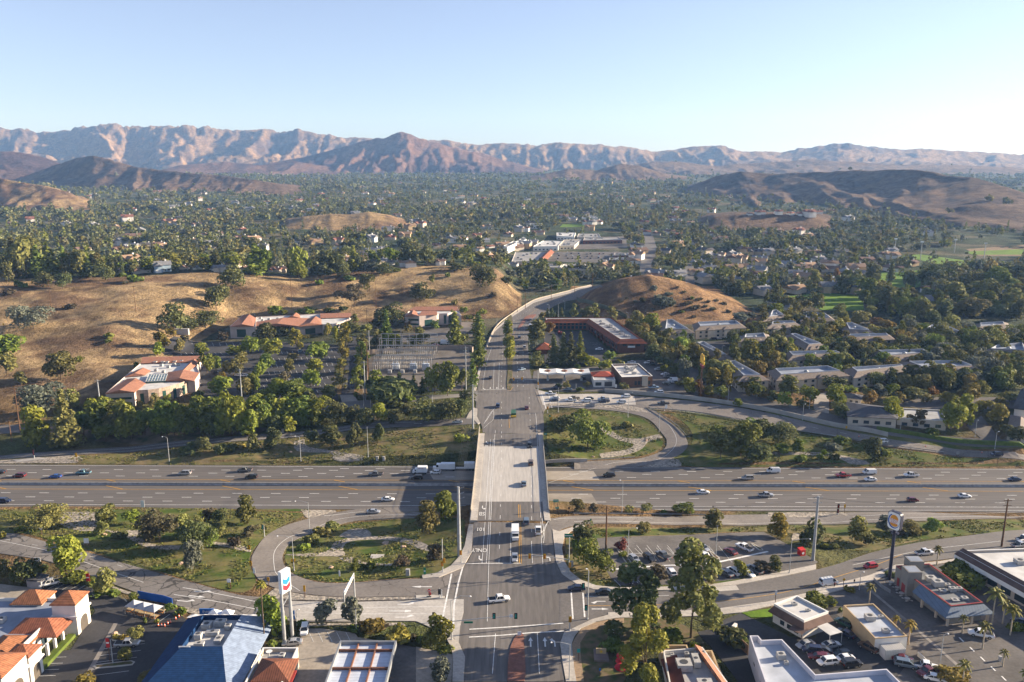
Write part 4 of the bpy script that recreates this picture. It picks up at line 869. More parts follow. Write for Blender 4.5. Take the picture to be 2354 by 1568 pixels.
veg('A1',[(1250,560,260,210,O_,dk),(1200,740,130,310,P_,gr),(1120,560,90,120,R_,dk),(900,610,90,160,T_,ol),(850,590,80,80,R_,br),(820,725,120,200,T_,ye),(800,850,100,150,T_,ye),(780,990,110,140,T_,ye),(760,1125,115,165,T_,ol),(970,870,110,170,T_,gr),(980,720,90,90,R_,ol),(960,970,110,130,T_,gr),(940,1135,115,210,T_,gr),(170,450,120,85,R_,br),(250,450,70,60,R_,br),(400,440,80,45,R_,br),(490,445,100,65,R_,br),(660,420,80,25,S,gr),(790,415,90,55,R_,dk),(660,640,75,110,R_,ye),(735,690,65,130,R_,br),(460,660,50,40,S,ol),(1000,600,130,70,R_,ol),(1110,640,90,60,R_,ol),(1090,740,90,100,R_,dk),(1290,740,90,110,R_,gr),(1400,560,70,60,R_,au),(1390,600,90,60,R_,ol),(1455,725,110,85,R_,dk),(1540,725,90,110,R_,ol),(1650,575,75,80,R_,gr),(1830,720,160,280,P_,gr),(1800,520,60,120,P_,gr),(1500,640,80,90,R_,ol),(1900,430,70,60,R_,br),(2090,450,70,60,R_,br),(1960,480,80,40,S,gr),(1910,690,90,70,R_,dk)],'around the two far offices')
veg('A1',[(370,770,120,190,T_,ye),(80,700,190,170,O_,dk),(250,640,160,100,O_,dk),(120,845,175,175,R_,br),(70,945,160,125,R_,gr),(35,1020,120,130,R_,br),(10,1140,60,110,R_,br),(335,865,95,65,R_,ol),(305,975,100,110,R_,ol),(265,1065,85,90,R_,bn),(590,790,130,95,R_,gr),(550,885,190,150,R_,br),(520,1000,180,130,R_,br),(500,1105,145,145,R_,br),(230,1165,170,130,R_,gr),(340,1270,280,200,R_,gr),(650,1235,155,125,R_,ol)],'in the office car park')
veg('A1',[(60,1265,130,100,R_,gr),(220,1445,220,200,R_,br),(400,1425,210,210,R_,gr),(530,1405,125,160,R_,br),(60,1485,160,230,R_,gr),(120,1250,90,90,R_,dk),(300,1480,150,150,R_,gr),(430,1490,150,140,R_,gr),(730,1445,215,195,O_,dk),(880,1445,125,160,O_,dk),(1010,1465,145,150,O_,dk),(1100,1275,95,95,R_,ye),(1140,1425,150,160,R_,br),(1260,1445,100,110,R_,dk),(1370,1405,105,130,R_,dk),(1420,1245,90,65,R_,br),(1540,1435,240,200,O_,dk),(1690,1430,130,150,O_,dk),(1770,1425,170,190,O_,dk),(1880,1400,160,180,O_,dk),(1940,1265,150,120,O_,dk),(975,1455,40,35,S,gr),(1260,1300,130,20,S,dk)],'in the belt between frontage road and off-ramp')
veg('A1',[(1115,1205,150,230,R_,gr),(1210,1195,85,140,P_,dk),(1320,1195,110,210,P_,dk),(1450,1175,100,160,P_,dk),(1530,1165,75,140,P_,dk),(1640,1180,150,260,R_,gr),(1760,1195,160,290,R_,gr),(1890,1135,115,190,R_,ol),(1990,1105,115,240,P_,gr),(1060,1190,70,90,R_,gr),(920,1200,50,60,S,gr),(1290,1220,500,30,S,dk)],'in front of the substation')
veg('A1',[(2040,610,130,180,P_,gr),(2050,740,120,210,P_,gr),(2050,930,115,260,P_,gr),(2060,830,100,180,P_,gr),(2310,640,100,130,R_,br),(2320,745,90,110,R_,br),(2330,870,110,180,R_,br)],'lining the main road beside the substation')
veg('A2',[(280,485,65,65,R_,ye),(325,510,45,120,P_,dk),(370,512,60,120,P_,dk),(410,510,45,90,P_,dk),(455,508,55,120,P_,dk),(570,475,85,125,OP,ol),(655,490,85,120,OP,ol),(765,500,140,150,OP,ol),(905,515,105,140,T_,ol),(220,700,190,180,R_,ol),(200,790,95,90,R_,gy),(345,615,80,95,R_,au),(435,622,55,35,S,rd),(380,895,115,250,P_,dk),(470,905,135,270,P_,dk),(540,905,115,280,P_,dk),(625,895,110,270,P_,gr),(230,855,90,75,R_,ol),(230,935,95,85,R_,ol),(720,912,130,85,R_,br),(895,875,110,95,R_,gr),(855,945,110,85,R_,br),(990,905,75,55,S,ol)],'around the red-roofed shopping plaza')
veg('A2',[(1130,555,150,135,R_,ol),(1200,560,110,100,R_,gr),(1290,605,160,160,R_,br),(1070,605,110,110,R_,ye),(1150,695,115,150,T_,ol),(1255,765,125,160,R_,ol),(1280,865,150,130,R_,dk),(1355,865,100,90,R_,gr),(1440,745,125,170,T_,ol),(1535,805,135,150,R_,br),(1590,660,60,85,P_,dk),(1650,705,60,85,P_,dk),(1660,905,180,180,R_,ye),(1860,1045,190,180,R_,ol),(1820,860,110,90,R_,dk),(1990,1075,190,160,R_,ye),(1790,1000,100,90,R_,ol),(1400,915,135,85,R_,dk),(1400,965,70,65,R_,br),(1485,995,110,100,R_,dk),(1575,1045,120,180,R_,gy),(1550,1100,90,50,R_,ol)],'along the street behind the plaza')
veg('A2',[(1640,1165,140,130,R_,ye),(1720,1165,90,120,R_,au),(1810,1185,90,90,R_,ye),(1920,1225,110,120,R_,gr),(2170,925,210,230,R_,ye),(2320,905,130,150,R_,ol),(2270,760,130,80,R_,dk),(2120,1145,150,130,R_,ye),(2190,1195,95,95,R_,ye),(2290,1215,105,110,R_,ye),(2080,1285,65,65,R_,br),(2030,720,135,125,O_,dk),(2125,645,120,70,R_,ye),(2190,585,90,65,R_,ye),(2255,605,100,95,R_,ol),(2105,515,130,90,R_,gy),(2190,490,90,70,R_,gy),(2230,1160,150,140,R_,dk),(2080,860,90,80,R_,ol)],'along the wall beside the north ramp')
veg('A2',[(435,1115,55,45,S,dk),(505,1122,65,65,R_,ol),(685,1112,62,55,R_,ol),(620,1145,60,40,S,gr),(1030,1135,85,65,R_,ol),(305,935,50,40,S,dk),(605,940,50,45,S,gr)],'around the small filling station')
veg('B2',[(700,215,310,330,O_,gr),(500,30,230,110,O_,dk),(600,-20,120,110,O_,dk),(1060,10,90,60,S,ol),(780,210,150,120,O_,gr)],'inside the north loop ramp')
veg('B2',[(1920,305,190,240,R_,dk),(2110,285,260,320,R_,gr),(2260,325,200,160,R_,dk),(1900,70,110,70,R_,gr),(2000,180,160,150,R_,dk),(2290,120,180,170,R_,dk),(2200,60,160,120,R_,gr)],'on the bank beyond the north loop')
veg('B3',[(100,170,280,200,O_,dk),(130,255,115,90,R_,gr),(275,245,115,110,R_,gr),(300,325,110,70,S,gr),(520,265,55,60,S,br),(483,302,50,60,S,gr),(577,302,50,62,S,dk),(632,308,55,65,S,dk),(965,315,160,200,R_,dk),(1080,312,115,100,R_,gr),(690,170,150,70,S,gr),(600,215,140,50,S,gy)],'on the bank below the north ramp')
veg('B0',[(970,895,180,165,R_,ol),(1200,905,115,125,R_,br),(410,960,300,210,O_,ol),(450,870,200,120,O_,ol),(920,1000,115,110,R_,ol),(1110,1025,115,80,S,dk),(1450,1075,290,280,O_,bn),(1340,1040,150,110,O_,dk),(1700,1030,160,200,R_,ol),(1830,1010,150,160,O_,ol),(1800,1140,280,250,O_,dk),(1910,1100,170,170,O_,gr),(1770,1315,170,230,R_,gy),(2030,1015,105,115,R_,ol),(2270,905,180,230,R_,ol),(1910,880,100,140,OP,bn),(2010,880,120,110,O_,dk),(2300,1010,150,110,OP,bn),(2150,1100,110,80,S,bn),(170,960,70,50,S,br),(30,1030,60,80,S,ye)],'in the green verge left of the south loop')
veg('B0',[(1700,270,115,85,S,dk),(1790,215,120,80,S,dk),(1870,235,140,130,R_,dk),(2030,270,125,115,S,dk),(2130,245,95,95,S,dk),(2320,235,120,150,R_,dk),(2200,200,80,40,S,ye)],'on the verge under the off-ramp at left')
veg('B1',[(145,215,135,180,R_,dk),(505,165,105,120,R_,dk),(705,175,210,160,R_,dk),(905,185,140,190,R_,dk),(1120,145,110,150,R_,dk),(1880,155,115,85,S,br)],'on the verge between off-ramp and freeway')
veg('B1',[(1590,995,220,260,R_,ol),(1740,865,200,250,R_,gr),(700,965,145,95,S,ol),(590,1010,125,85,S,ol),(510,1075,135,100,S,ol),(430,1135,110,65,S,br),(1640,1235,150,130,R_,bn),(1340,1305,135,95,R_,bn),(915,1335,75,105,R_,gr),(1050,1305,90,65,S,gr),(985,1300,60,40,S,gr)],'inside the south loop ramp')
veg('C0',[(730,420,380,430,R_,br),(270,480,290,300,O_,dk),(40,430,150,230,O_,dk),(490,320,120,100,S,dk),(400,300,60,60,S,ye),(110,350,60,80,S,ye),(1180,550,240,230,R_,ol),(860,450,260,80,S,gr),(1000,460,140,60,S,gr),(1520,670,110,110,R_,gr),(1920,750,120,70,S,gr),(2040,800,130,90,S,gr),(1530,1110,140,150,R_,ol),(1410,1320,160,130,R_,ol),(1290,1080,70,50,S,ye),(1360,1080,70,50,S,ye),(1420,1075,60,45,S,ye),(1120,590,160,40,S,gr),(1280,585,150,45,S,gr),(960,1600,180,100,R_,ye),(1690,1610,230,150,R_,ol),(1640,900,50,70,S,gr),(1770,900,50,60,S,gr)],'around the terracotta-roofed mall at lower left')
veg('C1',[(730,1040,280,400,R_,br),(1330,925,240,250,R_,gy),(1630,935,240,310,OP,gy),(2160,1060,140,160,OP,ye),(2330,1090,110,70,S,bn),(1740,960,130,60,S,bn),(1960,960,120,60,S,bn),(1640,990,130,60,S,gr),(1850,1030,300,60,S,ye),(2100,1110,260,50,S,ye),(1060,920,110,50,S,gr),(730,1160,110,80,S,gr)],'around the big filling station')
veg('C2',[(235,1195,290,310,R_,ye),(330,1250,160,80,S,gr),(255,1600,260,240,R_,gy),(70,1130,150,100,S,gr)],'at the corner left of the crossroads')
veg('B2',[(650,1105,210,200,O_,dk),(690,1280,210,220,O_,gr),(825,1350,230,220,O_,gr),(590,1140,110,100,S,br),(1005,1135,95,85,R_,rd),(1030,1200,80,50,S,gr),(1340,1435,190,125,R_,bn),(1830,1400,110,120,R_,br),(2115,1365,135,115,R_,br),(2310,1340,150,90,R_,bn),(1850,955,185,160,R_,ol),(1210,985,110,100,R_,ol)],'around the park-and-ride lot')
veg('B2',[(610,795,140,115,OP,ol),(745,795,90,95,OP,bn),(1075,795,85,65,OP,ol),(1210,795,130,90,OP,ol),(1580,808,200,105,R_,gr),(1400,800,60,20,S,gr)],'along the near kerb of the freeway')
veg('B3',[(130,1025,210,190,R_,ye),(410,1115,210,230,R_,dk),(840,1060,190,200,R_,ol),(930,1090,110,90,R_,dk),(1090,965,140,125,R_,gy),(1330,995,170,115,R_,ol),(1510,975,140,115,R_,br),(340,1105,85,85,R_,br),(85,1335,140,125,R_,dk),(610,1120,70,50,S,ol),(520,1115,80,40,S,br),(1230,1000,110,60,S,bn)],'on the verge above the side road at right')
veg('C3',[(300,1070,540,720,T_,dk),(950,1100,560,950,T_,ol),(420,1640,430,780,T_,ye),(660,1110,260,150,S,gr),(1250,900,110,60,S,br),(1400,1130,300,120,S,dk),(1540,1180,110,120,S,gr),(90,1200,260,130,S,gr),(180,1340,220,120,S,dk),(990,1175,110,60,S,br),(50,960,120,60,S,ye),(1170,470,130,150,R_,ol)],'by the restaurant garden right of the crossroads')
veg('C4',[(60,710,280,110,S,gr),(370,540,120,50,S,ye),(280,780,60,70,S,gr),(980,1240,60,80,S,br),(2290,1000,180,100,S,gr),(1560,1580,300,70,S,ye),(1680,450,500,40,S,gr),(860,380,130,50,S,dk),(1660,215,90,40,S,gr)],'in the small lots at lower right')
veg('A3',[(420,245,125,200,T_,ol),(690,245,170,150,R_,dk),(800,245,170,160,R_,dk),(570,200,110,110,R_,ol),(430,405,130,160,R_,dk),(290,405,100,130,R_,dk),(120,400,130,130,R_,ol),(50,380,90,120,R_,dk),(230,485,120,95,R_,ye),(400,540,130,120,R_,gy),(630,150,55,130,R_,au),(440,150,110,110,R_,ye),(1130,140,80,190,P_,dk),(1290,205,150,180,O_,dk),(970,405,110,120,R_,br),(1080,410,200,210,R_,dk),(1330,325,75,120,R_,ye),(930,300,170,180,R_,gr),(1220,360,130,160,R_,dk),(1500,190,260,190,O_,dk),(1700,130,250,160,O_,dk),(1750,370,200,210,R_,ol),(1480,440,210,110,R_,ol),(1850,470,270,180,R_,ol),(2000,330,220,200,R_,ol),(2150,250,260,220,R_,gr),(2270,180,200,200,R_,dk),(2250,420,220,160,R_,dk),(2050,140,130,190,R_,ye),(1620,330,220,200,O_,dk),(1930,200,160,150,R_,dk),(2320,330,150,140,R_,ol)],'in the park at right')
veg('A3',[(60,625,130,110,R_,ol),(330,650,115,125,R_,ye),(410,655,95,140,R_,ol),(535,685,115,110,R_,ye),(640,640,130,150,R_,ye),(290,775,140,75,R_,gr),(430,775,80,35,S,ye),(60,740,110,110,R_,dk),(75,850,60,130,P_,bn),(180,770,45,110,P_,bn),(165,900,55,130,P_,dk),(740,780,150,130,R_,ye),(860,820,130,140,R_,ol),(1000,770,120,110,R_,ye),(1110,775,120,65,R_,ye),(1210,770,120,130,R_,ol),(790,625,140,55,R_,br),(50,950,150,160,R_,ye),(100,900,100,90,R_,ye),(360,950,160,130,R_,br),(590,950,160,160,R_,br),(740,940,140,110,R_,br),(1010,920,150,85,R_,br),(1290,885,70,120,P_,dk),(1400,885,65,110,P_,dk),(1470,770,150,90,R_,ye),(1090,620,150,130,R_,au),(1000,600,130,120,R_,au),(670,510,130,160,R_,ol),(850,530,160,110,R_,ol),(480,560,120,100,R_,ol),(600,640,90,120,R_,ol)],'between the apartment blocks')
veg('A3',[(1300,680,200,120,R_,ol),(1540,680,180,110,R_,dk),(1680,740,200,120,R_,ol),(1870,740,170,140,R_,br),(2000,700,170,140,R_,ol),(2150,730,140,140,R_,ye),(1480,850,200,110,R_,ol),(1640,850,230,130,R_,gy),(1800,860,220,120,R_,ol),(1950,900,200,110,R_,ol),(2120,1020,200,110,R_,ol),(2260,920,160,130,R_,ol),(2320,1060,130,110,R_,dk),(1700,980,200,130,R_,ol),(1600,1100,170,180,R_,br),(1330,1090,190,170,R_,dk),(1120,1070,180,120,R_,dk),(1200,1120,150,110,R_,ol),(1880,1000,180,120,R_,gy),(2020,1120,200,130,R_,dk),(1760,1110,160,130,R_,dk),(2200,1130,160,130,R_,ol),(780,1070,100,80,R_,ye),(600,1130,230,130,O_,dk),(440,1100,90,90,R_,dk),(1390,720,150,90,R_,ye),(1250,760,130,80,R_,ol)],'in the dense grove at far right')
veg('A3',[(190,1200,190,170,R_,ol),(160,1290,110,130,R_,br),(60,1240,110,90,R_,dk),(390,1285,150,180,R_,br),(310,1300,120,90,O_,dk),(630,1290,180,200,R_,br),(670,1390,160,130,O_,dk),(760,1165,120,70,R_,br),(910,1190,110,90,R_,ol),(945,1270,115,120,R_,au),(1040,1200,130,110,R_,gy),(1140,1190,120,110,R_,br),(1300,1230,190,110,R_,ol),(1300,1150,110,80,R_,au),(1400,1200,110,70,R_,ol),(1460,1260,110,85,R_,ol),(1520,1190,90,80,R_,au),(1150,1430,170,220,R_,br),(1200,1260,100,90,R_,ye),(980,1430,90,70,S,dk),(1390,1480,160,160,OP,bn),(1660,1260,130,100,R_,ye),(1850,1240,190,160,R_,ye),(1690,1530,200,260,R_,br),(1840,1470,170,260,R_,br),(1720,1310,110,110,R_,br),(1980,1170,140,110,R_,ye),(2000,1350,130,120,R_,ye),(2160,1320,140,100,R_,ye),(2220,1250,130,90,R_,ol),(2110,1450,180,170,R_,ye),(2250,1600,180,130,R_,dk),(1510,1560,140,60,S,gr)],'around the low office at right')
veg('A2',[(1400,385,170,110,S,gy),(1300,225,70,60,S,gy),(1340,300,60,50,S,gy),(1470,370,80,60,S,gy),(1200,330,50,50,S,bn),(1620,350,60,35,S,bn),(1690,400,90,45,S,bn),(1560,425,50,25,S,gr),(1720,310,50,25,S,bn),(1800,330,40,25,S,bn),(1880,320,40,20,S,bn),(1450,265,60,30,S,gy),(1650,300,40,30,S,gr),(1950,350,50,20,S,bn),(1780,370,40,20,S,bn),(1840,400,60,20,S,bn),(1130,330,40,20,S,bn),(1000,330,40,20,S,bn),(1060,300,30,20,S,bn),(1520,200,30,20,S,bn),(1580,240,40,20,S,bn),(1990,420,50,20,S,bn),(1300,400,40,20,S,bn),(1240,440,40,20,S,bn),(1680,470,50,20,S,bn)],'on the round brown hill')
def crest(L,zone):
    s=K['F0'][2]
    for x,w,h,kind,hue,dt in L:
        px=x*s; t=float(np.interp(px,HL_PX,HL_T))+dt; yy=(t-(H-28)*S_)/C_; X_=(px-PX0)/F*t; P=Vector((X_,yy,gz(X_,yy)-.1)); m=t/F*s; put_tree(P,w*m*1.1,h*m*1.08,kind,hue,zone)
CY='cypress'
crest([(100,150,250,P_,ol,25),(180,190,270,R_,ol,20),(260,110,200,P_,gr,22),(335,140,230,P_,gr,6),(440,100,210,P_,gr,8),(525,120,190,R_,ol,6),(600,90,150,P_,br,16),(735,22,130,CY,dk,14),(752,22,140,CY,dk,15),(770,22,130,CY,dk,14),(795,24,150,CY,dk,12),(832,26,160,CY,dk,12),(130,24,130,CY,dk,9),(160,24,130,CY,dk,10),(1010,120,90,R_,br,30),(1100,90,80,R_,ye,35),(1160,120,110,T_,ye,45),(1300,110,130,R_,ol,12),(1380,100,90,R_,br,30),(1560,150,110,R_,br,40),(1740,170,200,P_,br,4),(1800,120,180,R_,br,6),(1955,22,140,CY,dk,20),(2110,22,110,CY,dk,25),(2020,120,190,R_,br,3),(2060,90,140,R_,gr,5),(2200,150,150,R_,dk,6),(2300,120,130,R_,dk,5),(2330,24,120,CY,dk,30),(2400,110,160,P_,br,12),(2440,24,130,CY,dk,8),(2460,24,120,CY,dk,9),(2540,100,110,R_,gr,20),(2660,120,110,R_,br,30),(2760,140,130,R_,dk,8),(2900,120,120,R_,dk,6),(1480,90,110,R_,dk,20),(900,100,90,R_,dk,20),(660,110,110,R_,dk,10),(30,100,150,R_,dk,8)],'along the crest above the brown hillside')
# ---- palms
def palm(P,hm,zone,label,feather=True,dead=False):
    root=thing('palm_tree',label,'palm tree',P,random.uniform(0,6))
    t=MB(); t.tube([(0,0,-.2),(.05,0,hm*.5),(0,0,hm*.92)],.16 if not feather else .2,.13,7); t.build('trunk',bark_pale if feather else bark,root)
    C=[];N=[];Sz=[]
    b=MB(); nf=18 if feather else 26
    for k in range(nf):
        az=k*2.399; el=1.25-1.75*(k/nf); Lf=hm*.28 if feather else 1.5; Lf=min(max(Lf,1.3),2.8)
        d=Vector((math.cos(az)*math.cos(el),math.sin(az)*math.cos(el),math.sin(el))); p=Vector((0,0,hm*.92)); side=Vector((-math.sin(az),math.cos(az),0)); prev=None
        for i in range(6):
            w_=(.42 if feather else .6)*Lf/2.2*math.sin(math.pi*min(.95,(i+.6)/6.2)); droop=Vector((0,0,-.11*Lf*(i/5)**2*1.6))
            c=p+d*(Lf*i/5)+droop*i*.6; a=(c-side*w_+Vector((0,0,-w_*.6)),c+side*w_+Vector((0,0,-w_*.6)),c)
            if prev:
                b.add([prev[0],prev[2],a[2],a[0]],[(0,1,2,3)]); b.add([prev[2],prev[1],a[1],a[2]],[(0,1,2,3)])
            prev=a
    b.build('crown',LEAF['yellow' if 'yellow' in label else 'olive' if feather else 'yellow'],root)
    return root
def palms(c,L,zone,feather=True):
    s=K[c][2]
    for x,y,h,lab in L:
        px,py=D(c,x,y); P=grd(px,py); beta=TH+math.atan((py-PY0)/F); palm(P,h*tdist(P)/F*s/math.cos(beta)*.95,zone,lab,feather)
palms('C1',[(645,1165,760,'tall thin fan palm in front of the big filling station sign')],'',False)
palms('C4',[(600,680,220,'feathery palm at the top end of the tan flat-roofed building'),(1045,1140,260,'palm with yellow fronds at the near corner of the tan building'),(905,910,80,'low yellow palm half hidden behind the tan building'),(1650,1010,195,'dark palm in front of the blue awning restaurant'),(1990,915,390,'tallest drooping palm at the corner of the blue awning'),(2110,905,260,'drooping palm just right of the tallest palm'),(2195,1035,320,'yellow palm by the narrow lane at the far right'),(1880,1190,290,'palm over the white pickup in the lower right lot'),(2110,1390,180,'small palm on the planted strip at lower right'),(1650,1620,280,'palm at the bottom edge of the lower right lot'),(1365,240,210,'lone palm at the kerb behind the restaurant with blue awning'),(2354,1560,120,'palm cut by the right edge near the bottom')],'')
# ---------------------------------------------------------------- vehicles
def paint(name,c,met=.2): 
    m=mat('paint_'+name,c,.32,.5,met,var=.04,scale=.8); nodes(m)[3].inputs['Coat Weight'].default_value=.4; return m
PAINT={'white':paint('white',(.74,.74,.73),0),'silver':paint('silver',(.47,.48,.49),.5),'grey':paint('grey',(.17,.175,.18),.4),'black':paint('black',(.018,.018,.02),.1),'navy':paint('navy',(.02,.03,.075),.3),'blue':paint('blue',(.02,.09,.33),.3),'red':paint('red',(.42,.018,.025),.2),'maroon':paint('maroon',(.13,.018,.025),.3),'teal':paint('teal',(.10,.24,.30),.3),'tan':paint('tan',(.36,.30,.21),.4),'green':paint('green',(.02,.07,.055),.3),'brown':paint('brown',(.13,.085,.06),.3),'bluegrey':paint('bluegrey',(.16,.21,.26),.4),'ltblue':paint('ltblue',(.30,.38,.45),.4),'yellow':paint('yellow',(.65,.40,.03),0)}
glass_c=mat('car_glass',(.018,.022,.028),.08,.6,var=.05); tyre=mat('tyre_rubber',(.02,.02,.02),.9,.2,var=.1); rim=mat('wheel_rim',(.4,.4,.41),.35,.5,.8,var=.05); trim=mat('black_trim',(.03,.03,.03),.7,.3,var=.1)
lampw=mat('headlamp_glass',(.75,.76,.78),.2,.5,var=.05); lampr=mat('tail_lamp',(.35,.015,.01),.3,.5,var=.05); cargo=mat('bed_liner',(.035,.035,.037),.8,.2)
# stations: (x, low z, belt z, half width); cabin: x of windscreen base, roof front, roof rear, rear base, roof z
CAR={'sedan':dict(st=[(-2.4,.45,.82,.74),(-2.3,.30,.95,.86),(-1.5,.24,.99,.91),(0,.24,.96,.92),(1.2,.24,.92,.91),(2.1,.28,.78,.84),(2.42,.40,.62,.70)],cab=[1.25,.45,-1.0,-1.85,1.45],wb=1.38,r=.32),
'hatch':dict(st=[(-2.05,.42,.95,.74),(-1.98,.30,1.0,.85),(-1.2,.24,1.0,.88),(0,.24,.97,.89),(1.1,.24,.93,.88),(1.85,.28,.8,.82),(2.08,.40,.64,.68)],cab=[1.25,.55,-1.45,-1.98,1.52],wb=1.25,r=.31),
'suv':dict(st=[(-2.4,.5,1.05,.80),(-2.35,.36,1.12,.92),(-1.5,.30,1.12,.96),(0,.30,1.10,.97),(1.3,.30,1.06,.96),(2.15,.34,.96,.90),(2.42,.48,.80,.76)],cab=[1.35,.75,-1.85,-2.32,1.78],wb=1.42,r=.37),
'pickup':dict(st=[(-2.9,.62,1.05,.90),(-2.85,.50,1.12,.98),(-1.0,.42,1.12,1.0),(.4,.42,1.12,1.0),(1.6,.42,1.12,1.0),(2.6,.45,1.05,.95),(2.92,.58,.85,.84)],cab=[1.45,.85,-.55,-.85,1.88],wb=1.78,r=.41,bed=(-2.75,-.95)),
'minivan':dict(st=[(-2.5,.45,1.05,.82),(-2.45,.32,1.1,.94),(-1.5,.26,1.1,.97),(0,.26,1.08,.98),(1.4,.26,1.02,.96),(2.25,.30,.85,.88),(2.52,.42,.68,.72)],cab=[1.75,.75,-2.05,-2.42,1.76],wb=1.5,r=.34),
'van':dict(st=[(-2.7,.5,1.2,.90),(-2.65,.36,1.25,.98),(-1.5,.32,1.25,1.0),(0,.32,1.22,1.0),(1.6,.32,1.18,.99),(2.4,.36,1.0,.92),(2.7,.46,.85,.80)],cab=[2.0,1.25,-2.45,-2.62,2.05],wb=1.65,r=.37,solid=True)}
CARP={}
def car_proto(kind):
    if kind in CARP: return CARP[kind]
    c=CAR[kind]; st=c['st']; b=MB(); vs=[];fs=[]
    prof=lambda zl,zh,w:[(-w*.92,zl),(-w,zl+.18*(zh-zl)+.05),(-w,zl+.6*(zh-zl)),(-w*.95,zh-.05),(-w*.84,zh),(w*.84,zh),(w*.95,zh-.05),(w,zl+.6*(zh-zl)),(w,zl+.18*(zh-zl)+.05),(w*.92,zl)]
    for x,zl,zh,w in st: vs+=[(x,y,z) for y,z in prof(zl,zh,w)]
    n=10
    for i in range(len(st)-1):
        for k in range(n): fs.append((i*n+k,i*n+(k+1)%n,(i+1)*n+(k+1)%n,(i+1)*n+k))
    fs+=[tuple(range(n-1,-1,-1)),tuple((len(st)-1)*n+k for k in range(n))]
    b.add(vs,fs)
    x0,x1,x2,x3,zr=c['cab']; zb=max(s[2] for s in st)-.03; w=max(s[3] for s in st); wr=w*.80; wb_=w*.91
    rt=[(x1,-wr,zr-.05),(x1,wr,zr-.05),(x2,wr,zr-.06),(x2,-wr,zr-.06)]
    rt2=[(x1-.12,-wr*.93,zr),(x1-.12,wr*.93,zr),(x2+.12,wr*.93,zr),(x2+.12,-wr*.93,zr)]
    b.add(rt+rt2,[(4,5,6,7),(0,1,5,4),(1,2,6,5),(2,3,7,6),(3,0,4,7),(3,2,1,0)])
    for sy in (-1,1):
        for (xa,xb) in ((x0,x1),(x3,x2),((x1+x2)/2-.1,(x1+x2)/2-.1)): b.bar((xa,sy*wb_,zb),(xb,sy*wr,zr-.05),.09,.09)
        b.box(.9*x1+.1*x0+.1,.9*x1+.1*x0+.32,sy*(w+.02)-(.0 if sy>0 else .18),sy*(w+.02)+(.18 if sy>0 else 0),zb+.02,zb+.18)
    if c.get('solid'):
        b.add([(x1-.5,-wb_,zb),(x1-.5,wb_,zb),(x3,wb_,zb),(x3,-wb_,zb),(x1-.5,-wr-.012,zr-.04),(x1-.5,wr+.012,zr-.04),(x2,wr+.012,zr-.04),(x2,-wr-.012,zr-.04)],[(0,1,5,4),(1,2,6,5),(2,3,7,6),(3,0,4,7),(4,5,6,7)])
    g=MB(); g.add([(x0,-wb_,zb),(x0,wb_,zb),(x3,wb_,zb),(x3,-wb_,zb),(x1+.02,-wr+.01,zr-.07),(x1+.02,wr-.01,zr-.07),(x2-.02,wr-.01,zr-.07),(x2-.02,-wr+.01,zr-.07)],[(0,1,5,4),(1,2,6,5),(2,3,7,6),(3,0,4,7)])
    parts={'body':b.mesh('body',PAINT['white'],False),'windows':g.mesh('windows',glass_c)}
    wm=MB(); r=c['r']; wm.tube([(0,-.12,0),(0,.12,0)],r,n=14); wme=wm.mesh('wheel',tyre); rm=MB(); rm.tube([(0,-.135,0),(0,.135,0)],r*.6,n=10); rme=rm.mesh('rim',rim)
    f=st[-1];q=st[0]
    h=MB(); h.box(f[0]-.28,f[0]-.02,-f[3]*.98-.02,-f[3]*.62,f[2]-.14,f[2]+.03); hm=h.mesh('headlight',lampw); h=MB(); h.box(f[0]-.28,f[0]-.02,f[3]*.62,f[3]*.98+.02,f[2]-.14,f[2]+.03); hm2=h.mesh('headlight',lampw)
    h=MB(); h.box(q[0]-.03,q[0]+.12,-q[3]*1.08,-q[3]*.72,q[2]-.22,q[2]-.02); tm=h.mesh('taillight',lampr); h=MB(); h.box(q[0]-.03,q[0]+.12,q[3]*.72,q[3]*1.08,q[2]-.22,q[2]-.02); tm2=h.mesh('taillight',lampr)
    parts['lamps']=[('headlight',hm),('headlight',hm2),('taillight',tm),('taillight',tm2)]
    if 'bed' in c:
        e=MB(); e.box(c['bed'][0],c['bed'][1],-w*.82,w*.82,zb-.02,zb+.045); parts['bed']=e.mesh('cargo_bed',cargo)
    parts['wheel']=wme; parts['rim']=rme; CARP[kind]=parts; return parts
CATN={'sedan':'car','hatch':'car','suv':'suv','pickup':'pickup truck','minivan':'minivan','van':'van'}
def car(kind,col,P,head,label,group=None,roofrack=False):
    """head: direction the front points, degrees anticlockwise from +x"""
    p=car_proto(kind); c=CAR[kind]; w=max(s[3] for s in c['st'])
    nm={'sedan':'car','hatch':'hatchback','suv':'suv','pickup':'pickup_truck','minivan':'minivan','van':'van'}[kind]
    r=thing(nm,label,CATN[kind],P,math.radians(head),group)
    def ch(n,me,loc=(0,0,0),m=None,par=None):
        o=bpy.data.objects.new(n,me); link(o,par or r); o.location=loc
        if m: o.material_slots[0].link='OBJECT'; o.material_slots[0].material=m
        return o
    ch('body',p['body'],m=PAINT[col]); ch('windows',p['windows'])
    if 'bed' in p: ch('cargo_bed',p['bed'])
    for sx in (-1,1):
        for sy in (-1,1):
            o=ch('wheel',p['wheel'],(sx*c['wb'],sy*(w-.1),c['r'])); ch('rim',p['rim'],par=o)
    for n,me in p['lamps']: ch(n,me)
    if roofrack:
        m=MB(); zr=c['cab'][4]
        for k in range(4): m.box(-1.8+k*1.0,-1.72+k*1.0,-w*.8,w*.8,zr+.12,zr+.17)
        for sy in (-1,1): m.box(-2.2,1.4,sy*w*.75-.03,sy*w*.75+.03,zr+.06,zr+.12)
        ch('roof_rack',m.mesh('roof_rack',mat('grey_metal',(.33,.34,.35),.5,.5,.3)))
    return r
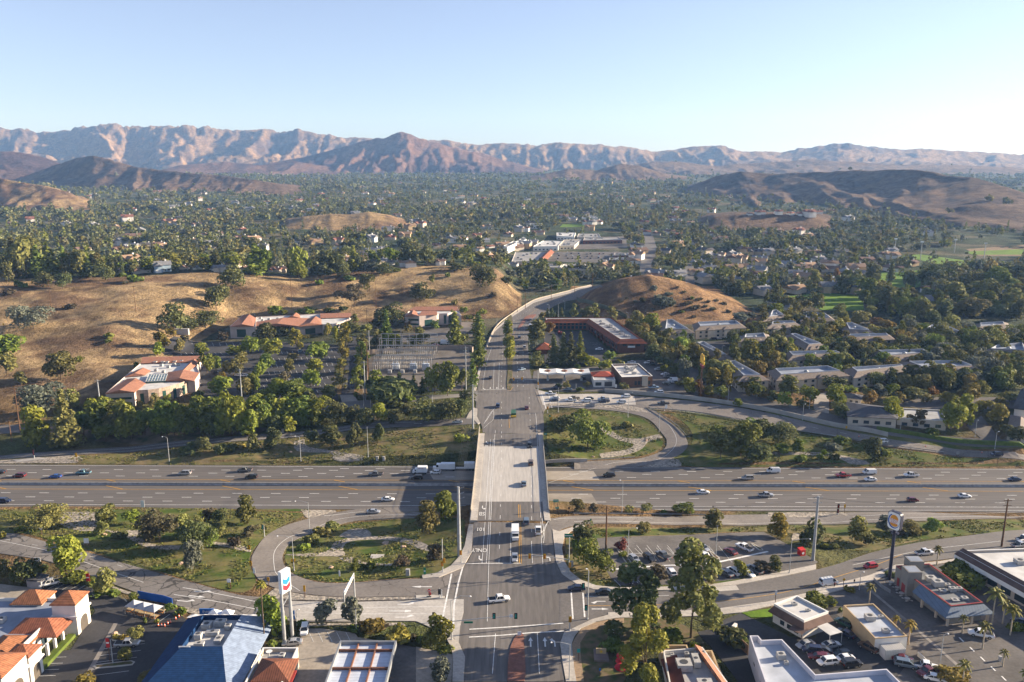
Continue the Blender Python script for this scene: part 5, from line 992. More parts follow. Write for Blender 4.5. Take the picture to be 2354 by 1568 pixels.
def gy_(c,x,y,flat=None):
    px,py=D(c,x,y)
    if flat is not None: return at(px,py,flat)
    P=grd(px,py); P.z=gz(P.x,P.y)+.17; return P
def cars(c,L,group=None,flat=None):
    for kind,col,x,y,h,lab,*o in L:
        P=gy_(c,x,y,flat); car(kind,col,P,h,lab,group,bool(o))
FG='vehicles driving on the freeway'
def fcars(c,L):
    for kind,col,x,y,h,lab,*o in L:
        px,py=D(c,x,y); P=at(px,py,-6.83); P.z=gz(P.x,P.y)+.14; car(kind,col,P,h,lab,FG,bool(o))
fcars('B0',[('sedan','black',-5,428,180,'black car cut off by the left edge on the far freeway side'),('suv','maroon',180,462,180,'dark maroon wagon at the far left of the freeway'),('sedan','blue',510,468,180,'bright blue sports car on the far freeway side'),('pickup','teal',770,434,180,'light blue pickup with ladder rack on the freeway',1),('minivan','silver',1698,438,180,'silver minivan alone on the far side of the freeway'),('pickup','grey',2252,412,180,'grey flatbed truck carrying yellow posts on the freeway'),('suv','black',2310,475,180,'dark boxy off-roader close to the freeway median'),('suv','navy',40,695,0,'navy car at the left edge on the near freeway side')])
fcars('B1',[('pickup','grey',1102,448,180,'grey pickup with empty bed left of the bridge shadow'),('suv','black',1478,480,180,'black suv driving in the shadow of the bridge'),('sedan','white',1212,678,0,'white sedan with dark roof panel left of the bridge shadow'),('sedan','silver',1080,802,0,'silver sedan on the merge lane from the south loop')])
fcars('B2',[('suv','black',893,458,180,'long black suv right of the bridge on the freeway'),('suv','silver',2165,484,180,'pale grey crossover on the far freeway side'),('van','white',2400,420,180,'white work van with ladder rack on the freeway',1),('sedan','white',1755,612,0,'small white sports coupe on the near freeway side'),('pickup','silver',2330,642,0,'silver pickup with open bed on the near freeway side')])
fcars('B3',[('pickup','red',690,460,180,'red and white pickup on the far freeway side'),('van','white',930,432,180,'small white delivery van on the far freeway side'),('sedan','white',940,495,180,'white sedan next to the freeway median at right'),('pickup','white',1315,458,180,'white pickup with pipe rack on the freeway',1),('sedan','navy',2262,495,180,'dark car at the right end of the far freeway side'),('hatch','maroon',1330,685,0,'dark purple hatchback on the near freeway side'),('sedan','white',1805,648,0,'white sedan at the right on the near freeway side')])
# box van towing a small car, and the double trailer truck under the bridge
def truck_box(label,P,L,cabl,col,cat_,trailers=1):
    r=thing('box_truck',label,cat_,P,math.pi,FG); wh=mat('truck_box_white',(.72,.73,.74),.5,.4,var=.05)
    b=MB(); b.box(-L/2+cabl*.2,L/2-cabl,-1.15,1.15,.75,3.0); b.build('cargo_box',wh,r)
    b=MB(); x0=L/2-cabl; b.box(x0+.05,x0+cabl*.55,-1.05,1.05,.55,2.1 if L<7 else 2.7); b.box(x0+cabl*.5,x0+cabl,-1.0,1.0,.5,1.25 if L<7 else 1.5); b.build('cab',PAINT['white'],r)
    g=MB(); zt=2.0 if L<7 else 2.55; g.box(x0+cabl*.3,x0+cabl*.575,-1.07,1.07,1.3 if L<7 else 1.65,zt); g.build('windows',glass_c,r)
    for x in (-L/2+1.1,L/2-cabl*.55):
        for s in (-1,1):
            w=MB(); w.tube([(x,s*1.0-.14,.45),(x,s*1.0+.14,.45)],.45,n=12); w.build('wheel',tyre,r)
    return r
px,py=D('B1',1512,428); P=at(px,py,-6.83); P.z=gz(P.x,P.y)+.14; t=truck_box('white box van with red lettering driving out of the bridge shadow',P,6.2,2.0,'white','truck')
o=bpy.data.objects.new('lettering',text_mesh('lettering','RENTAL',.55,mat('red_sign',(.5,.03,.03),.6,.3))); link(o,t); o.location=(-.3,1.16,2.5); o.rotation_euler=(math.pi/2,0,math.pi)
px,py=D('B1',1648,430); P=at(px,py,-6.83); P.z=gz(P.x,P.y)+.14; car('hatch','white',P,180,'small white car towed behind the white box van',FG)
px,py=D('B1',1735,398); P=at(px,py,-6.83); P.z=gz(P.x,P.y)+.14
t=truck_box('white semi truck pulling two short containers half under the bridge',P,9.5,3.2,'white','truck'); t.name='semi_truck'
b=MB(); b.box(-12.2,-7.9,-1.2,1.2,1.05,3.3); b.box(-12.4,-4.5,-.25,.25,.75,1.05); b.build('trailer',mat('truck_box_white',(.72,.73,.74),.5,.4,var=.05),t)
for x in (-11.4,-10.3):
    for s in (-1,1): w=MB(); w.tube([(x,s*1.0-.14,.5),(x,s*1.0+.14,.5)],.5,n=12); w.build('wheel',tyre,t)
# main road and bridge
KG='vehicles on the main road and bridge'
cars('B2',[('suv','black',162,182,270,'black suv at the north end of the bridge'),('suv','brown',172,345,90,'dark brown suv in the right lane of the bridge'),('sedan','bluegrey',108,535,90,'grey car in the middle of the bridge')],KG,.15)
cars('B2',[('suv','bluegrey',130,890,90,'grey suv just south of the bridge'),('pickup','white',240,975,90,'white pickup heading north off the crossroads')],KG); cars('B2',[('sedan','silver',24,1222,270,'white saloon waiting at the stop line below the bridge')],KG)
cars('C2',[('pickup','white',940,655,13,'white pickup with black bed turning through the crossroads')],KG); cars('B2',[('sedan','navy',592,1505,180,'dark saloon waiting at the crosswalk on the side road'),('sedan','black',842,1540,180,'black saloon second in the queue on the side road')],KG)
cars('A1',[('sedan','black',2155,1030,90,'black car far down the left lanes beside the substation'),('suv','navy',2222,1295,270,'dark blue car in the left lanes just north of the ramp junction'),('sedan','silver',1852,1440,180,'silver saloon leaving on the left off-ramp')],KG)
cars('A2',[('sedan','maroon',135,1308,90,'dark red car crossing the junction north of the bridge'),('sedan','ltblue',88,955,215,'pale blue car turning out toward the filling station'),('pickup','silver',115,755,90,'silver pickup beside the row of street trees'),('sedan','black',48,800,90,'black car close to the median trees north of the bridge'),('suv','navy',66,660,90,'dark suv further up the road by the median'),('van','white',168,555,90,'white van at the brick median up the road'),('pickup','silver',172,500,90,'silver truck at the far brick median')],KG)
RG='vehicles queued on the north ramp'
cars('A2',[('pickup','white',355,1180,175,'white crew-cab pickup first at the ramp kerb by the filling station'),('sedan','white',395,1218,180,'white car at the front of the ramp queue'),('sedan','navy',385,1238,180,'dark blue car at the front of the ramp queue'),('pickup','tan',570,1222,180,'tan pickup second in the far lane of the ramp queue'),('pickup','white',540,1240,180,'white pickup second in the near lane of the ramp queue'),('sedan','black',706,1224,180,'black car in the middle of the ramp queue'),('minivan','white',684,1246,180,'white minivan in the middle of the ramp queue'),('pickup','silver',840,1230,180,'silver pickup last in the far lane of the queue'),('pickup','navy',845,1248,180,'dark blue pickup behind the white minivan'),('suv','white',1045,1205,180,'white car alone at the back of the upper ramp lane'),('suv','white',1005,1258,180,'white suv last in the near lane of the queue'),('pickup','black',1390,1270,175,'black pickup coming up the north ramp')],RG)
cars('B3',[('suv','white',1045,148,175,'white suv on the north ramp beside the retaining wall'),('suv','navy',2098,270,178,'dark blue suv low on the north ramp at right')],RG)
# side road
cars('B3',[('pickup','white',1435,1180,10,'white pickup with black bed on the side road'),('hatch','red',940,1300,195,'bright red hatchback on the side road'),('van','white',555,1455,15,'white van with roof rack stopped at the kerb',1)],'vehicles on the side road')
# park and ride
cars('B2',[('sedan','silver',1120,1230,292,'silver saloon at the left of the park-and-ride row'),('suv','black',1262,1228,295,'small black suv beside the silver saloon'),('pickup','grey',1390,1205,120,'grey pickup parked nose up in the park-and-ride row'),('suv','maroon',1675,1120,120,'dark maroon minivan at the top of the parked trio'),('sedan','silver',1755,1130,300,'dark-topped silver car beside the maroon minivan'),('suv','white',1740,1195,120,'white suv with red stripe in front of the parked pair'),('sedan','maroon',2005,1165,120,'black and red saloon parked by the lamp island'),('pickup','white',2132,1130,125,'white pickup at the right end of the park-and-ride lot'),('pickup','black',1085,1425,290,'black pickup parked along the lower edge of the lot'),('suv','white',1460,1360,100,'white suv half hidden behind the tallest tree'),('sedan','grey',1968,1365,118,'grey hatchback first in the lower right row of four'),('suv','white',2035,1350,118,'white wagon second in the lower right row of four'),('sedan','white',2165,1365,300,'white saloon behind the small round tree'),('pickup','grey',2225,1335,118,'grey pickup last in the lower right row of four')],'cars parked in the park-and-ride lot')
# lots: lower left
cars('C0',[('pickup','white',580,470,208,'white utility truck with ladders by the grey shed',1),('pickup','silver',1445,1160,5,'silver pickup parked alone by the planted island')],'vehicles parked in the lower left lot')
cars('C1',[('suv','white',1095,1000,278,'white suv parked under the petrol sign'),('sedan','silver',955,1145,190,'silver saloon beside the petrol shop'),('hatch','blue',838,395,100,'small dark blue car on the loop behind the petrol sign')],'cars around the filling station')
# lots: lower right
cars('C4',[('suv','green',315,925,125,'dark green suv in the lane along the tan building'),('sedan','navy',335,1040,125,'dark blue saloon behind the dark green suv'),('suv','brown',590,1200,125,'brown suv near the end of the tan building'),('sedan','silver',170,1170,15,'silver saloon under the lean-to canopy'),('sedan','maroon',70,1300,160,'maroon car in the crowded row'),('sedan','black',60,1225,160,'black car above the maroon one'),('suv','white',125,1365,190,'white suv lowest in the crowded row'),('hatch','black',300,1275,190,'black hatchback behind the white saloon'),('sedan','white',320,1325,190,'white saloon in the middle of the crowded row'),('suv','black',400,1385,10,'matt black open off-roader in the crowded row'),('sedan','maroon',975,1325,340,'dark red saloon by the storage container'),('minivan','bluegrey',1010,1390,340,'grey minivan below the storage container'),('pickup','white',1230,1415,340,'white pickup with camper shell in the fenced yard'),('pickup','maroon',1270,1480,200,'dark pickup with brown cab in the fenced yard'),('sedan','white',1340,1545,340,'white saloon at the bottom of the fenced yard'),('pickup','white',1860,1050,160,'white pickup parked under the palms at right'),('sedan','navy',2320,905,140,'dark blue car at the far right beside the hedge')],'vehicles in the lower right lots')
cars('C3',[('sedan','silver',2230,1165,200,'silver saloon behind the white drive-through'),('suv','navy',2310,1230,170,'navy suv next to the silver saloon'),('sedan','maroon',2380,1305,170,'maroon car at the left end of the crowded row')],'vehicles in the lower right lots')
cars('B3',[('pickup','silver',2310,1110,15,'silver tow truck at the right edge above the strip mall'),('pickup','white',2352,1050,20,'white truck cut off by the right edge')],'vehicles at the right edge')
# lots north
cars('A2',[('sedan','white',1098,890,175,'white car behind the brown burger restaurant'),('pickup','white',1258,895,185,'white pickup above the burger car park'),('pickup','black',1290,905,185,'black pickup behind the white one above the burger car park'),('suv','silver',1345,955,185,'silver suv topmost at the burger car park edge'),('sedan','white',1405,998,195,'white saloon second from top at the burger car park edge'),('suv','grey',1425,1020,195,'grey suv in the middle of the burger car park row'),('van','white',1475,1055,185,'white van in the burger car park row'),('sedan','silver',1490,1072,185,'silver saloon beside the white van'),('suv','black',1420,1085,150,'black car pulling out in the burger car park'),('pickup','ltblue',1300,1122,0,'pale blue pickup at the burger restaurant corner'),('suv','white',1350,1168,170,'white suv parked below the burger restaurant'),('sedan','white',800,768,185,'lone white car in the plaza car park'),('suv','black',655,1040,100,'black car at the filling station pumps'),('sedan','navy',400,1125,180,'dark car by the filling station corner'),('sedan','bluegrey',512,1140,180,'grey car by the filling station planting'),('pickup','white',425,890,90,'white truck between the plaza pines'),('suv','black',1845,675,180,'dark car parked at the apartments'),('sedan','silver',1890,672,180,'silver car parked at the apartments')],'cars in the northern lots')
cars('A1',[('sedan','teal',408,785,90,'pale teal car alone in the office car park'),('sedan','red',1650,730,10,'small red car behind the white and red van')],'cars at the offices'); P=gy_('A1',1735,718); t=truck_box('white and red service truck behind the substation wall',P,6,2,'white','truck'); t.rotation_euler[2]=-.1; t['group']='cars at the offices'
cars('A0',[('sedan','black',1985,985,170,'black car by the round-walled office entrance'),('sedan','white',2240,1010,175,'white car in the office car park by the pole'),('sedan','silver',2195,1008,175,'silver car in the office car park by the pole')],'cars at the offices')
cars('A3',[('suv','white',560,722,180,'white suv on the apartment street'),('sedan','ltblue',655,770,175,'pale car further down the apartment street'),('suv','white',2300,690,180,'white suv by the far right apartments')],'cars at the apartments')
# white shuttle bus
P=gy_('B2',30,1020); r=thing('shuttle_bus','white shuttle bus standing in the left lanes below the bridge','bus',P,math.radians(270),KG)
b=MB(); b.box(-3.6,1.9,-1.15,1.15,.5,2.95); b.box(1.9,3.4,-1.0,1.0,.5,1.45); b.box(1.8,2.5,-1.05,1.05,1.4,2.5); b.build('body',PAINT['white'],r)
g=MB(); g.box(2.3,2.53,-.95,.95,1.5,2.35); g.box(-3.2,1.6,-1.17,1.17,1.7,2.45); g.build('windows',glass_c,r)
for x in (-2.3,2.4):
    for s in (-1,1): w=MB(); w.tube([(x,s*1.0-.14,.42),(x,s*1.0+.14,.42)],.42,n=12); w.build('wheel',tyre,r)
h=MB(); h.box(3.38,3.45,-.95,-.55,.85,1.1); h.build('headlight',lampw,r); h=MB(); h.box(3.38,3.45,.55,.95,.85,1.1); h.build('headlight',lampw,r)
# green and yellow truck on the main road
P=gy_('A2',14,1375); r=thing('truck','green and yellow flatbed truck north of the bridge','truck',P,math.radians(90),KG)
b=MB(); b.box(-3.2,1.2,-1.15,1.15,.9,2.3); b.build('cargo_box',mat('paint_green_dark',(.03,.10,.05),.5,.4),r); b=MB(); b.box(-3.9,-3.2,-1.15,1.15,.6,1.3); b.build('tailgate',PAINT['yellow'],r); b=MB(); b.box(1.3,3.2,-1.05,1.05,.6,2.2); b.build('cab',mat('paint_green_dark',(.03,.10,.05),.5,.4),r)
for x in (-2.3,2.3):
    for s in (-1,1): w=MB(); w.tube([(x,s*1.0-.14,.45),(x,s*1.0+.14,.45)],.45,n=12); w.build('wheel',tyre,r)
# ---------------------------------------------------------------- buildings
wht=mat('white_stucco',(.66,.63,.58),.9,.2,var=.06,scale=.5); cream=mat('cream_stucco',(.50,.43,.34),.9,.2,var=.06,scale=.5); tanw=mat('tan_stucco',(.46,.34,.20),.9,.2,var=.06,scale=.5); pink=mat('pink_stone',(.42,.32,.25),.9,.2,var=.18,scale=1.1); pinkw=mat('pinkish_stucco',(.52,.43,.38),.9,.2,var=.06,scale=.5)
roofg=mat('grey_roof_deck',(.36,.36,.36),.9,.2,var=.14,scale=.3); roofw=mat('pale_roof_deck',(.56,.55,.53),.9,.2,var=.12,scale=.3); roofb=mat('bluegrey_roof_deck',(.25,.28,.34),.85,.2,var=.12,scale=.3)
terx=mat('terracotta_tiles_a',(.34,.135,.07),.85,.2,var=.18,scale=1.2,objrand=.12); stripes(terx,0,.55,.62,.35); tery=mat('terracotta_tiles_b',(.34,.135,.07),.85,.2,var=.18,scale=1.2,objrand=.12); stripes(tery,1,.55,.62,.35)
tpink=mat('rose_tiles',(.38,.18,.115),.85,.2,var=.15,scale=.9); stripes(tpink,0,.6,.75,.35)
blue_t=mat('blue_roof_tiles',(.012,.042,.12),.8,.1,var=.15,scale=1.0); stripes(blue_t,1,.6,.7,.3)  # own blue, darkened for the slopes away from the sun
brownr=mat('brown_mansard',(.13,.085,.07),.9,.2,var=.12,scale=.6); redbr=mat('redbrown_mansard',(.235,.075,.04),.85,.2,var=.12,scale=.5); redwall=mat('redbrown_wall',(.17,.075,.055),.9,.2,var=.1,scale=.5); bricky=mat('brown_brick',(.19,.105,.07),.9,.2,var=.15,scale=1)
shingle=mat('brown_shingle',(.20,.165,.14),.9,.2,var=.12,scale=1,objrand=.1); shingle2=mat('dark_shingle',(.085,.085,.095),.9,.2,var=.12,scale=1)
win=mat('window_glass',(.035,.05,.06),.15,.6,var=.1); win_g=mat('green_window_glass',(.025,.07,.06),.15,.6,var=.1); trimw=mat('white_trim',(.68,.67,.64),.8,.3,var=.04); redtrim=mat('red_trim',(.25,.03,.03),.7,.3,var=.05); acm=mat('ac_unit',(.40,.39,.37),.7,.4,var=.12,scale=1.5); acd=mat('ac_fan',(.06,.06,.065),.6,.4); bluemet=mat('blue_metal_awning',(.12,.165,.23),.6,.3,.1,var=.08); stripes(bluemet,0,.8,.75,.12); gmetal=mat('galvanised_metal',(.28,.29,.30),.5,.5,.3,var=.08); darkmet=mat('dark_metal',(.06,.06,.065),.6,.4,var=.05); woodp=mat('wood_pole',(.15,.085,.05),.95,.1,scale=2); fencew=mat('wood_fence',(.22,.14,.085),.9,.2,scale=1)
def inset(P,d):
    n=len(P); a=sum(P[i][0]*P[(i+1)%n][1]-P[(i+1)%n][0]*P[i][1] for i in range(n)); s=1 if a>0 else -1; o=[]
    for i in range(n):
        p0=Vector(P[i-1][:2]);p=Vector(P[i][:2]);p1=Vector(P[(i+1)%n][:2]); d0=(p-p0).normalized();d1=(p1-p).normalized(); n0=Vector((-d0.y,d0.x))*s;n1=Vector((-d1.y,d1.x))*s
        k=n0+n1; L=k.length_squared; k=k*(2/L) if L>.05 else n0; o.append(p+k*d*1.0)
    return o
BLDS=[]
class Bld:
    def __init__(s,name,label,P,z0=None,group=None,cat='building'):
        s.P=[Vector(p[:2]) for p in P]; BLDS.append(s.P); c=sum(s.P,Vector((0,0)))/len(P); s.z0=min(gz(p.x,p.y) for p in s.P)-.05 if z0 is None else z0
        s.r=thing(name,label,cat,(c.x,c.y,s.z0),0,group); s.M=Matrix.Translation((-c.x,-c.y,-s.z0)); s.zt=s.z0+max(gz(p.x,p.y)-s.z0 for p in s.P)
    def mb(s): m=MB(); m.M=s.M; return m
    def flat(s,h,par=.6,wall=None,roof=None,cap=None,t=.3,P=None):
        P=s.P if P is None else [Vector(p[:2]) for p in P]; I=inset(P,t); n=len(P); zt=s.zt+h; s.h=zt
        m=s.mb(); v=[(p.x,p.y,s.z0) for p in P]+[(p.x,p.y,zt) for p in P]+[(p.x,p.y,zt) for p in I]+[(p.x,p.y,zt-par-.05) for p in I]; f=[]
        for i in range(n):
            j=(i+1)%n
            f+=[(i,j,n+j,n+i),(n+i,n+j,2*n+j,2*n+i),(2*n+i,2*n+j,3*n+j,3*n+i)]
        m.add(v,f); m.build('wall',wall or wht,s.r)
        m=s.mb(); m.add([(p.x,p.y,zt-par) for p in I],[list(range(n))]); o=m.build('roof',roof or roofg,s.r)
        bm=bmesh.new(); bm.from_mesh(o.data); bmesh.ops.recalc_face_normals(bm,faces=bm.faces); bm.to_mesh(o.data); bm.free()
        if cap:
            m=s.mb(); E2=inset(P,-.05); I2=inset(P,t+.02)
            v=[(p.x,p.y,zt+.0) for p in E2]+[(p.x,p.y,zt+.14) for p in E2]+[(p.x,p.y,zt+.14) for p in I2]+[(p.x,p.y,zt+.0) for p in I2]; f=[]
            for i in range(n):
                j=(i+1)%n; f+=[(i,j,n+j,n+i),(n+i,n+j,2*n+j,2*n+i),(2*n+i,2*n+j,3*n+j,3*n+i),(3*n+i,3*n+j,j,i)]
            m.add(v,f); m.build('parapet_cap',cap,s.r)
        return s
    def box(s,name,x0,x1,y0,y1,z0,z1,m_): m=s.mb(); m.box(x0,x1,y0,y1,s.zt+z0,s.zt+z1); return m.build(name,m_,s.r)
    def unit(s,x,y,z,w=1.8,d=1.8,h=1.2):
        m=s.mb(); zz=s.zt+z; m.box(x-w/2,x+w/2,y-d/2,y+d/2,zz+.12,zz+h); m.box(x-w/2+.2,x+w/2-.2,y-d/2+.2,y+d/2-.2,zz-.05,zz+.13); o=m.build('roof_unit',acm,s.r)
        m=s.mb(); m.lathe([(min(w,d)*.3,0),(min(w,d)*.3,.06)],10,(x,y,zz+h)); m.build('fan',acd,o)
    def wins(s,i,L,z0,z1,g=None,P=None,name='window'):
        P=P or s.P; a=Vector(P[i][:2]);b=Vector(P[(i+1)%len(P)][:2]); d=(b-a); n=Vector((d.y,-d.x)).normalized(); ar=sum(P[k][0]*P[(k+1)%len(P)][1]-P[(k+1)%len(P)][0]*P[k][1] for k in range(len(P)))
        if ar<0: n=-n
        for u0,u1 in L:
            m=s.mb(); p=a+d*u0;q=a+d*u1; o1=n*.05; o2=n*-.2
            v=[(p+o2).to_tuple()+(s.zt+z0,),(q+o2).to_tuple()+(s.zt+z0,),(q+o1).to_tuple()+(s.zt+z0,),(p+o1).to_tuple()+(s.zt+z0,)]; v+=[(x,y,s.zt+z1) for x,y,z in v]
            m.add(v,[(0,3,2,1),(4,5,6,7),(0,1,5,4),(1,2,6,5),(2,3,7,6),(3,0,4,7)]); m.build(name,g or win,s.r)
    def hip(s,Q,z,rise,over=.5,m_=None,gable=False,name='tile_roof',fas=True):
        Q=[Vector(q[:2]) for q in Q]; Q=inset(Q,-over) if over else Q; z=s.zt+z
        if (Q[1]-Q[0]).length<(Q[2]-Q[1]).length: Q=Q[1:]+Q[:1]
        L=(Q[1]-Q[0]).length; W=(Q[2]-Q[1]).length; k=0 if gable else min(.5,W*.5/L)
        a=(Q[0]+Q[3])/2;b=(Q[1]+Q[2])/2; r0=a+(b-a)*k; r1=b-(b-a)*k
        m=s.mb(); v=[(q.x,q.y,z) for q in Q]+[(r0.x,r0.y,z+rise),(r1.x,r1.y,z+rise)]+[(q.x,q.y,z-.22) for q in Q]
        m.add(v,[(0,1,5,4),(1,2,5),(2,3,4,5),(3,0,4),(6,7,1,0),(7,8,2,1),(8,9,3,2),(9,6,0,3),(9,8,7,6)])
        d=(Q[1]-Q[0]); mm=m_ or (terx if abs(d.x)>abs(d.y) else tery); return m.build(name,mm,s.r)
    def skirt(s,Q,I,z0,z1,m_,name='mansard_roof',sides=None):
        n=len(Q); m=s.mb()
        for i in (sides if sides is not None else range(n)):
            j=(i+1)%n; v=[(Q[i][0],Q[i][1],s.zt+z0),(Q[j][0],Q[j][1],s.zt+z0),(I[j][0],I[j][1],s.zt+z1),(I[i][0],I[i][1],s.zt+z1),(Q[i][0],Q[i][1],s.zt+z0-.2),(Q[j][0],Q[j][1],s.zt+z0-.2),(I[j][0],I[j][1],s.zt+z0-.2),(I[i][0],I[i][1],s.zt+z0-.2)]
            m.add(v,[(0,1,2,3),(4,5,1,0),(7,6,5,4),(5,6,2,1),(6,7,3,2),(7,4,0,3)])
        return m.build(name,m_,s.r)
def ring(L): return [(u0,u1) for u0,u1 in L]
def even(n,a=.05,b=.95,f=.6):
    st=(b-a)/n; return [(a+i*st+st*(1-f)/2,a+i*st+st*(1+f)/2) for i in range(n)]
R4=lambda x0,x1,y0,y1:[(x0,y0),(x1,y0),(x1,y1),(x0,y1)]
# --- lower left mall
b=Bld('shopping_building','white stuccoed shopping building with terracotta tile roofs and square towers at lower left',R4(-165,-113.2,146,186),0.)
b.flat(5.2,.8,wht,roofb); b.hip(R4(-120.5,-108.8,170.8,178.3),4.0,2.5,.5); b.hip(R4(-121.5,-113.3,157,171),4.0,2.3,.5)
for nm,x0,x1,y0,y1,h,r in (('tower',-113.1,-107.3,177.4,183.4,8.2,2.1),('tower',-116,-107.6,149,157.6,8.0,2.2),('tower',-112.8,-107.6,158.3,163,6.6,1.5)):
    o=b.box(nm,x0,x1,y0,y1,-.05,h,wht); b.hip(R4(x0,x1,y0,y1),h+.22,r,.35); b.box('cornice',x0-.35,x1+.35,y0-.35,y1+.35,h*.60,h*.60+.4,trimw)
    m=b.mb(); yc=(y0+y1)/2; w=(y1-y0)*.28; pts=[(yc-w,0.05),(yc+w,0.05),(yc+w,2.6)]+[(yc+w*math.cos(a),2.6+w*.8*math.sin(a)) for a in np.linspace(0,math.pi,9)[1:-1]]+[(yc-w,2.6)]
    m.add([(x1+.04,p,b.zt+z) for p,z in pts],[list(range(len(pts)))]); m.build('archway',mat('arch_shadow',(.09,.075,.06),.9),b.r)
    m=b.mb(); m.lathe([(.55,0),(.55,.1),(.38,.1),(.38,.04)],12); m.M=None; o=m.build('medallion',trimw,b.r); o.rotation_euler=(0,math.pi/2,0); o.location=b.M@Vector((x1+.02,yc,b.zt+h*.82))
b.box('wall',-118,-113.15,158,176.5,-.05,4,wht)
for y in (164.5,167.8,170.9,174.2): b.box('column',-109.6,-109.0,y-.3,y+.3,-.05,3.9,wht)
for y in (165,169,173): b.box('shop_window',-113.2,-113.08,y-1.2,y+1.2,.3,2.8,win)
b.hip(R4(-127,-119.5,183.5,189.5),5.0,2.3,.4); b.box('wall',-127,-119.5,183.5,189.5,-.05,4.9,wht)
for x,y in ((-125,176),(-131,168),(-136,178)): b.unit(x,y,4.4)
m=MB(); m.box(-109.4,-107.6,163.2,176.6,0,1.0); tag(m.build('hedge',LEAF['green']),'clipped hedge along the red kerb of the white shopping building','hedge')
# --- blue roof restaurant
b=Bld('restaurant','restaurant with blue tiled roof around a sunken roof well of machines',R4(-79.5,-60.3,147,178.5),0.)
Q=R4(-81,-58.8,145.5,180); I=R4(-75.6,-66.3,163.5,176.6)
b.flat(3.2,.3,wht,roofw); b.skirt(Q,I,3.2,6.0,blue_t,'tile_roof',[0,2,3]); bl2=mat('sunlit_blue_tiles',(.24,.30,.41),.6,.3,var=.15,scale=1.0); stripes(bl2,1,.6,.85,.3); b.skirt(Q,I,3.2,6.0,bl2,'tile_roof',[1]); b.box('roof_well',-75.6,-66.3,163.5,176.6,3.2,4.6,roofw)  # east slope: lighter copy of the blue tiles, sun sheen painted in
for x,y,w,d,h in ((-73.5,173,2.2,2,1.3),(-70.5,174,2.6,1.6,1.5),(-71,170,3,1.4,1.1),(-73.8,168.5,1.6,1.6,1.4),(-68.6,167.4,1.6,2.6,1.0),(-72.5,165.6,2.2,1.2,.9),(-68.2,172.5,1.4,1.4,1.2)): b.unit(x,y,4.7,w,d,h)
m=b.mb(); v=[];f=[]
for i in range(19):
    x=-80.8+i*1.2; v+=[(x,178.6,b.zt+4.0),(x,181.3,b.zt+3.2+.18*(i%2))]
for i in range(18): f.append((2*i,2*i+2,2*i+3,2*i+1))
m.add(v,f); m.build('awning',mat('awning_stripes',(.55,.55,.56),.8,.2),b.r)
b.wins(0,even(6),.6,2.6)
o=bpy.data.objects.new('banner',None); m=b.mb(); m.box(-76.2,-73.6,163.1,163.25,b.zt+4.8,b.zt+6.2); bn_=m.build('banner',trimw,b.r); bpy.data.objects.remove(o)
o=bpy.data.objects.new('lettering',text_mesh('lettering','OPEN',.95,mat('red_sign',(.5,.03,.03),.6,.3))); link(o,bn_); o.location=b.M@Vector((-74.9,163.06,b.zt+5.2)); o.rotation_euler=(math.pi/2,0,0)
# --- filling station shop and canopy
b=Bld('petrol_shop','cream filling station shop with flat roof, white dish and brown tile pyramid',R4(-57.5,-49.4,148,164.8),0.)
b.flat(4.8,.9,cream,roofg,trimw); b.hip(R4(-56.2,-48.4,152.6,160.4),4.9,1.9,.3,mat('brown_tiles',(.22,.085,.05),.85,.2,var=.15,scale=1)); stripes(MAT['brown_tiles'],0,.5,.6,.35)
b.unit(-52.5,162.6,4.0,1.2,1.6,.7); m=b.mb(); m.lathe([(.05,0),(.5,.1),(.75,.3)],14,(-55.6,163.2,b.zt+4.7)); m.tube([(-55.6,163.2,b.zt+3.9),(-55.6,163.2,b.zt+4.75)],.06); m.build('satellite_dish',trimw,b.r)
b.box('awning',-49.35,-48.1,154,158.5,2.6,3.4,redtrim); b.wins(1,even(3,.3,.9),.5,2.5)
cr=thing('petrol_canopy','large flat filling station canopy with blue-white ribbed top and brown beams','canopy',(-33.5,155,0))
def cm(): m=MB(); m.M=Matrix.Translation((33.5,-155,0)); return m
ribm=mat('ribbed_canopy_deck',(.58,.63,.72),.6,.4,var=.08); stripes(ribm,1,.55,.72,.4); rust=mat('rusty_beam',(.20,.09,.055),.8,.3,var=.2,scale=2)
m=cm(); m.box(-39.8,-27.2,144,166.4,4.4,4.7); m.build('deck',ribm,cr)
m=cm(); 
for a in ((-40.1,-39.7,143.7,166.7),(-27.3,-26.9,143.7,166.7),(-39.7,-27.3,166.3,166.7),(-39.7,-27.3,143.7,144.1)): m.box(*a,4.2,5.55)
m.build('fascia',gmetal,cr)
for x in (-35.7,-31.4): m=cm(); m.box(x-.15,x+.15,144.1,166.3,4.7,5.2); m.build('beam',rust,cr)
for y in (163.6,156.8,150): m=cm(); m.box(-39.7,-27.3,y-.18,y+.18,4.75,5.3); m.build('beam',rust,cr)
for x in (-37,-30):
    for y in (148,155,162): m=cm(); m.box(x-.25,x+.25,y-.25,y+.25,-.1,4.4); m.build('column',trimw,cr); m=cm(); m.box(x-.4,x+.4,y+.6,y+1.6,0,1.7); m.build('fuel_pump',acm,cr)
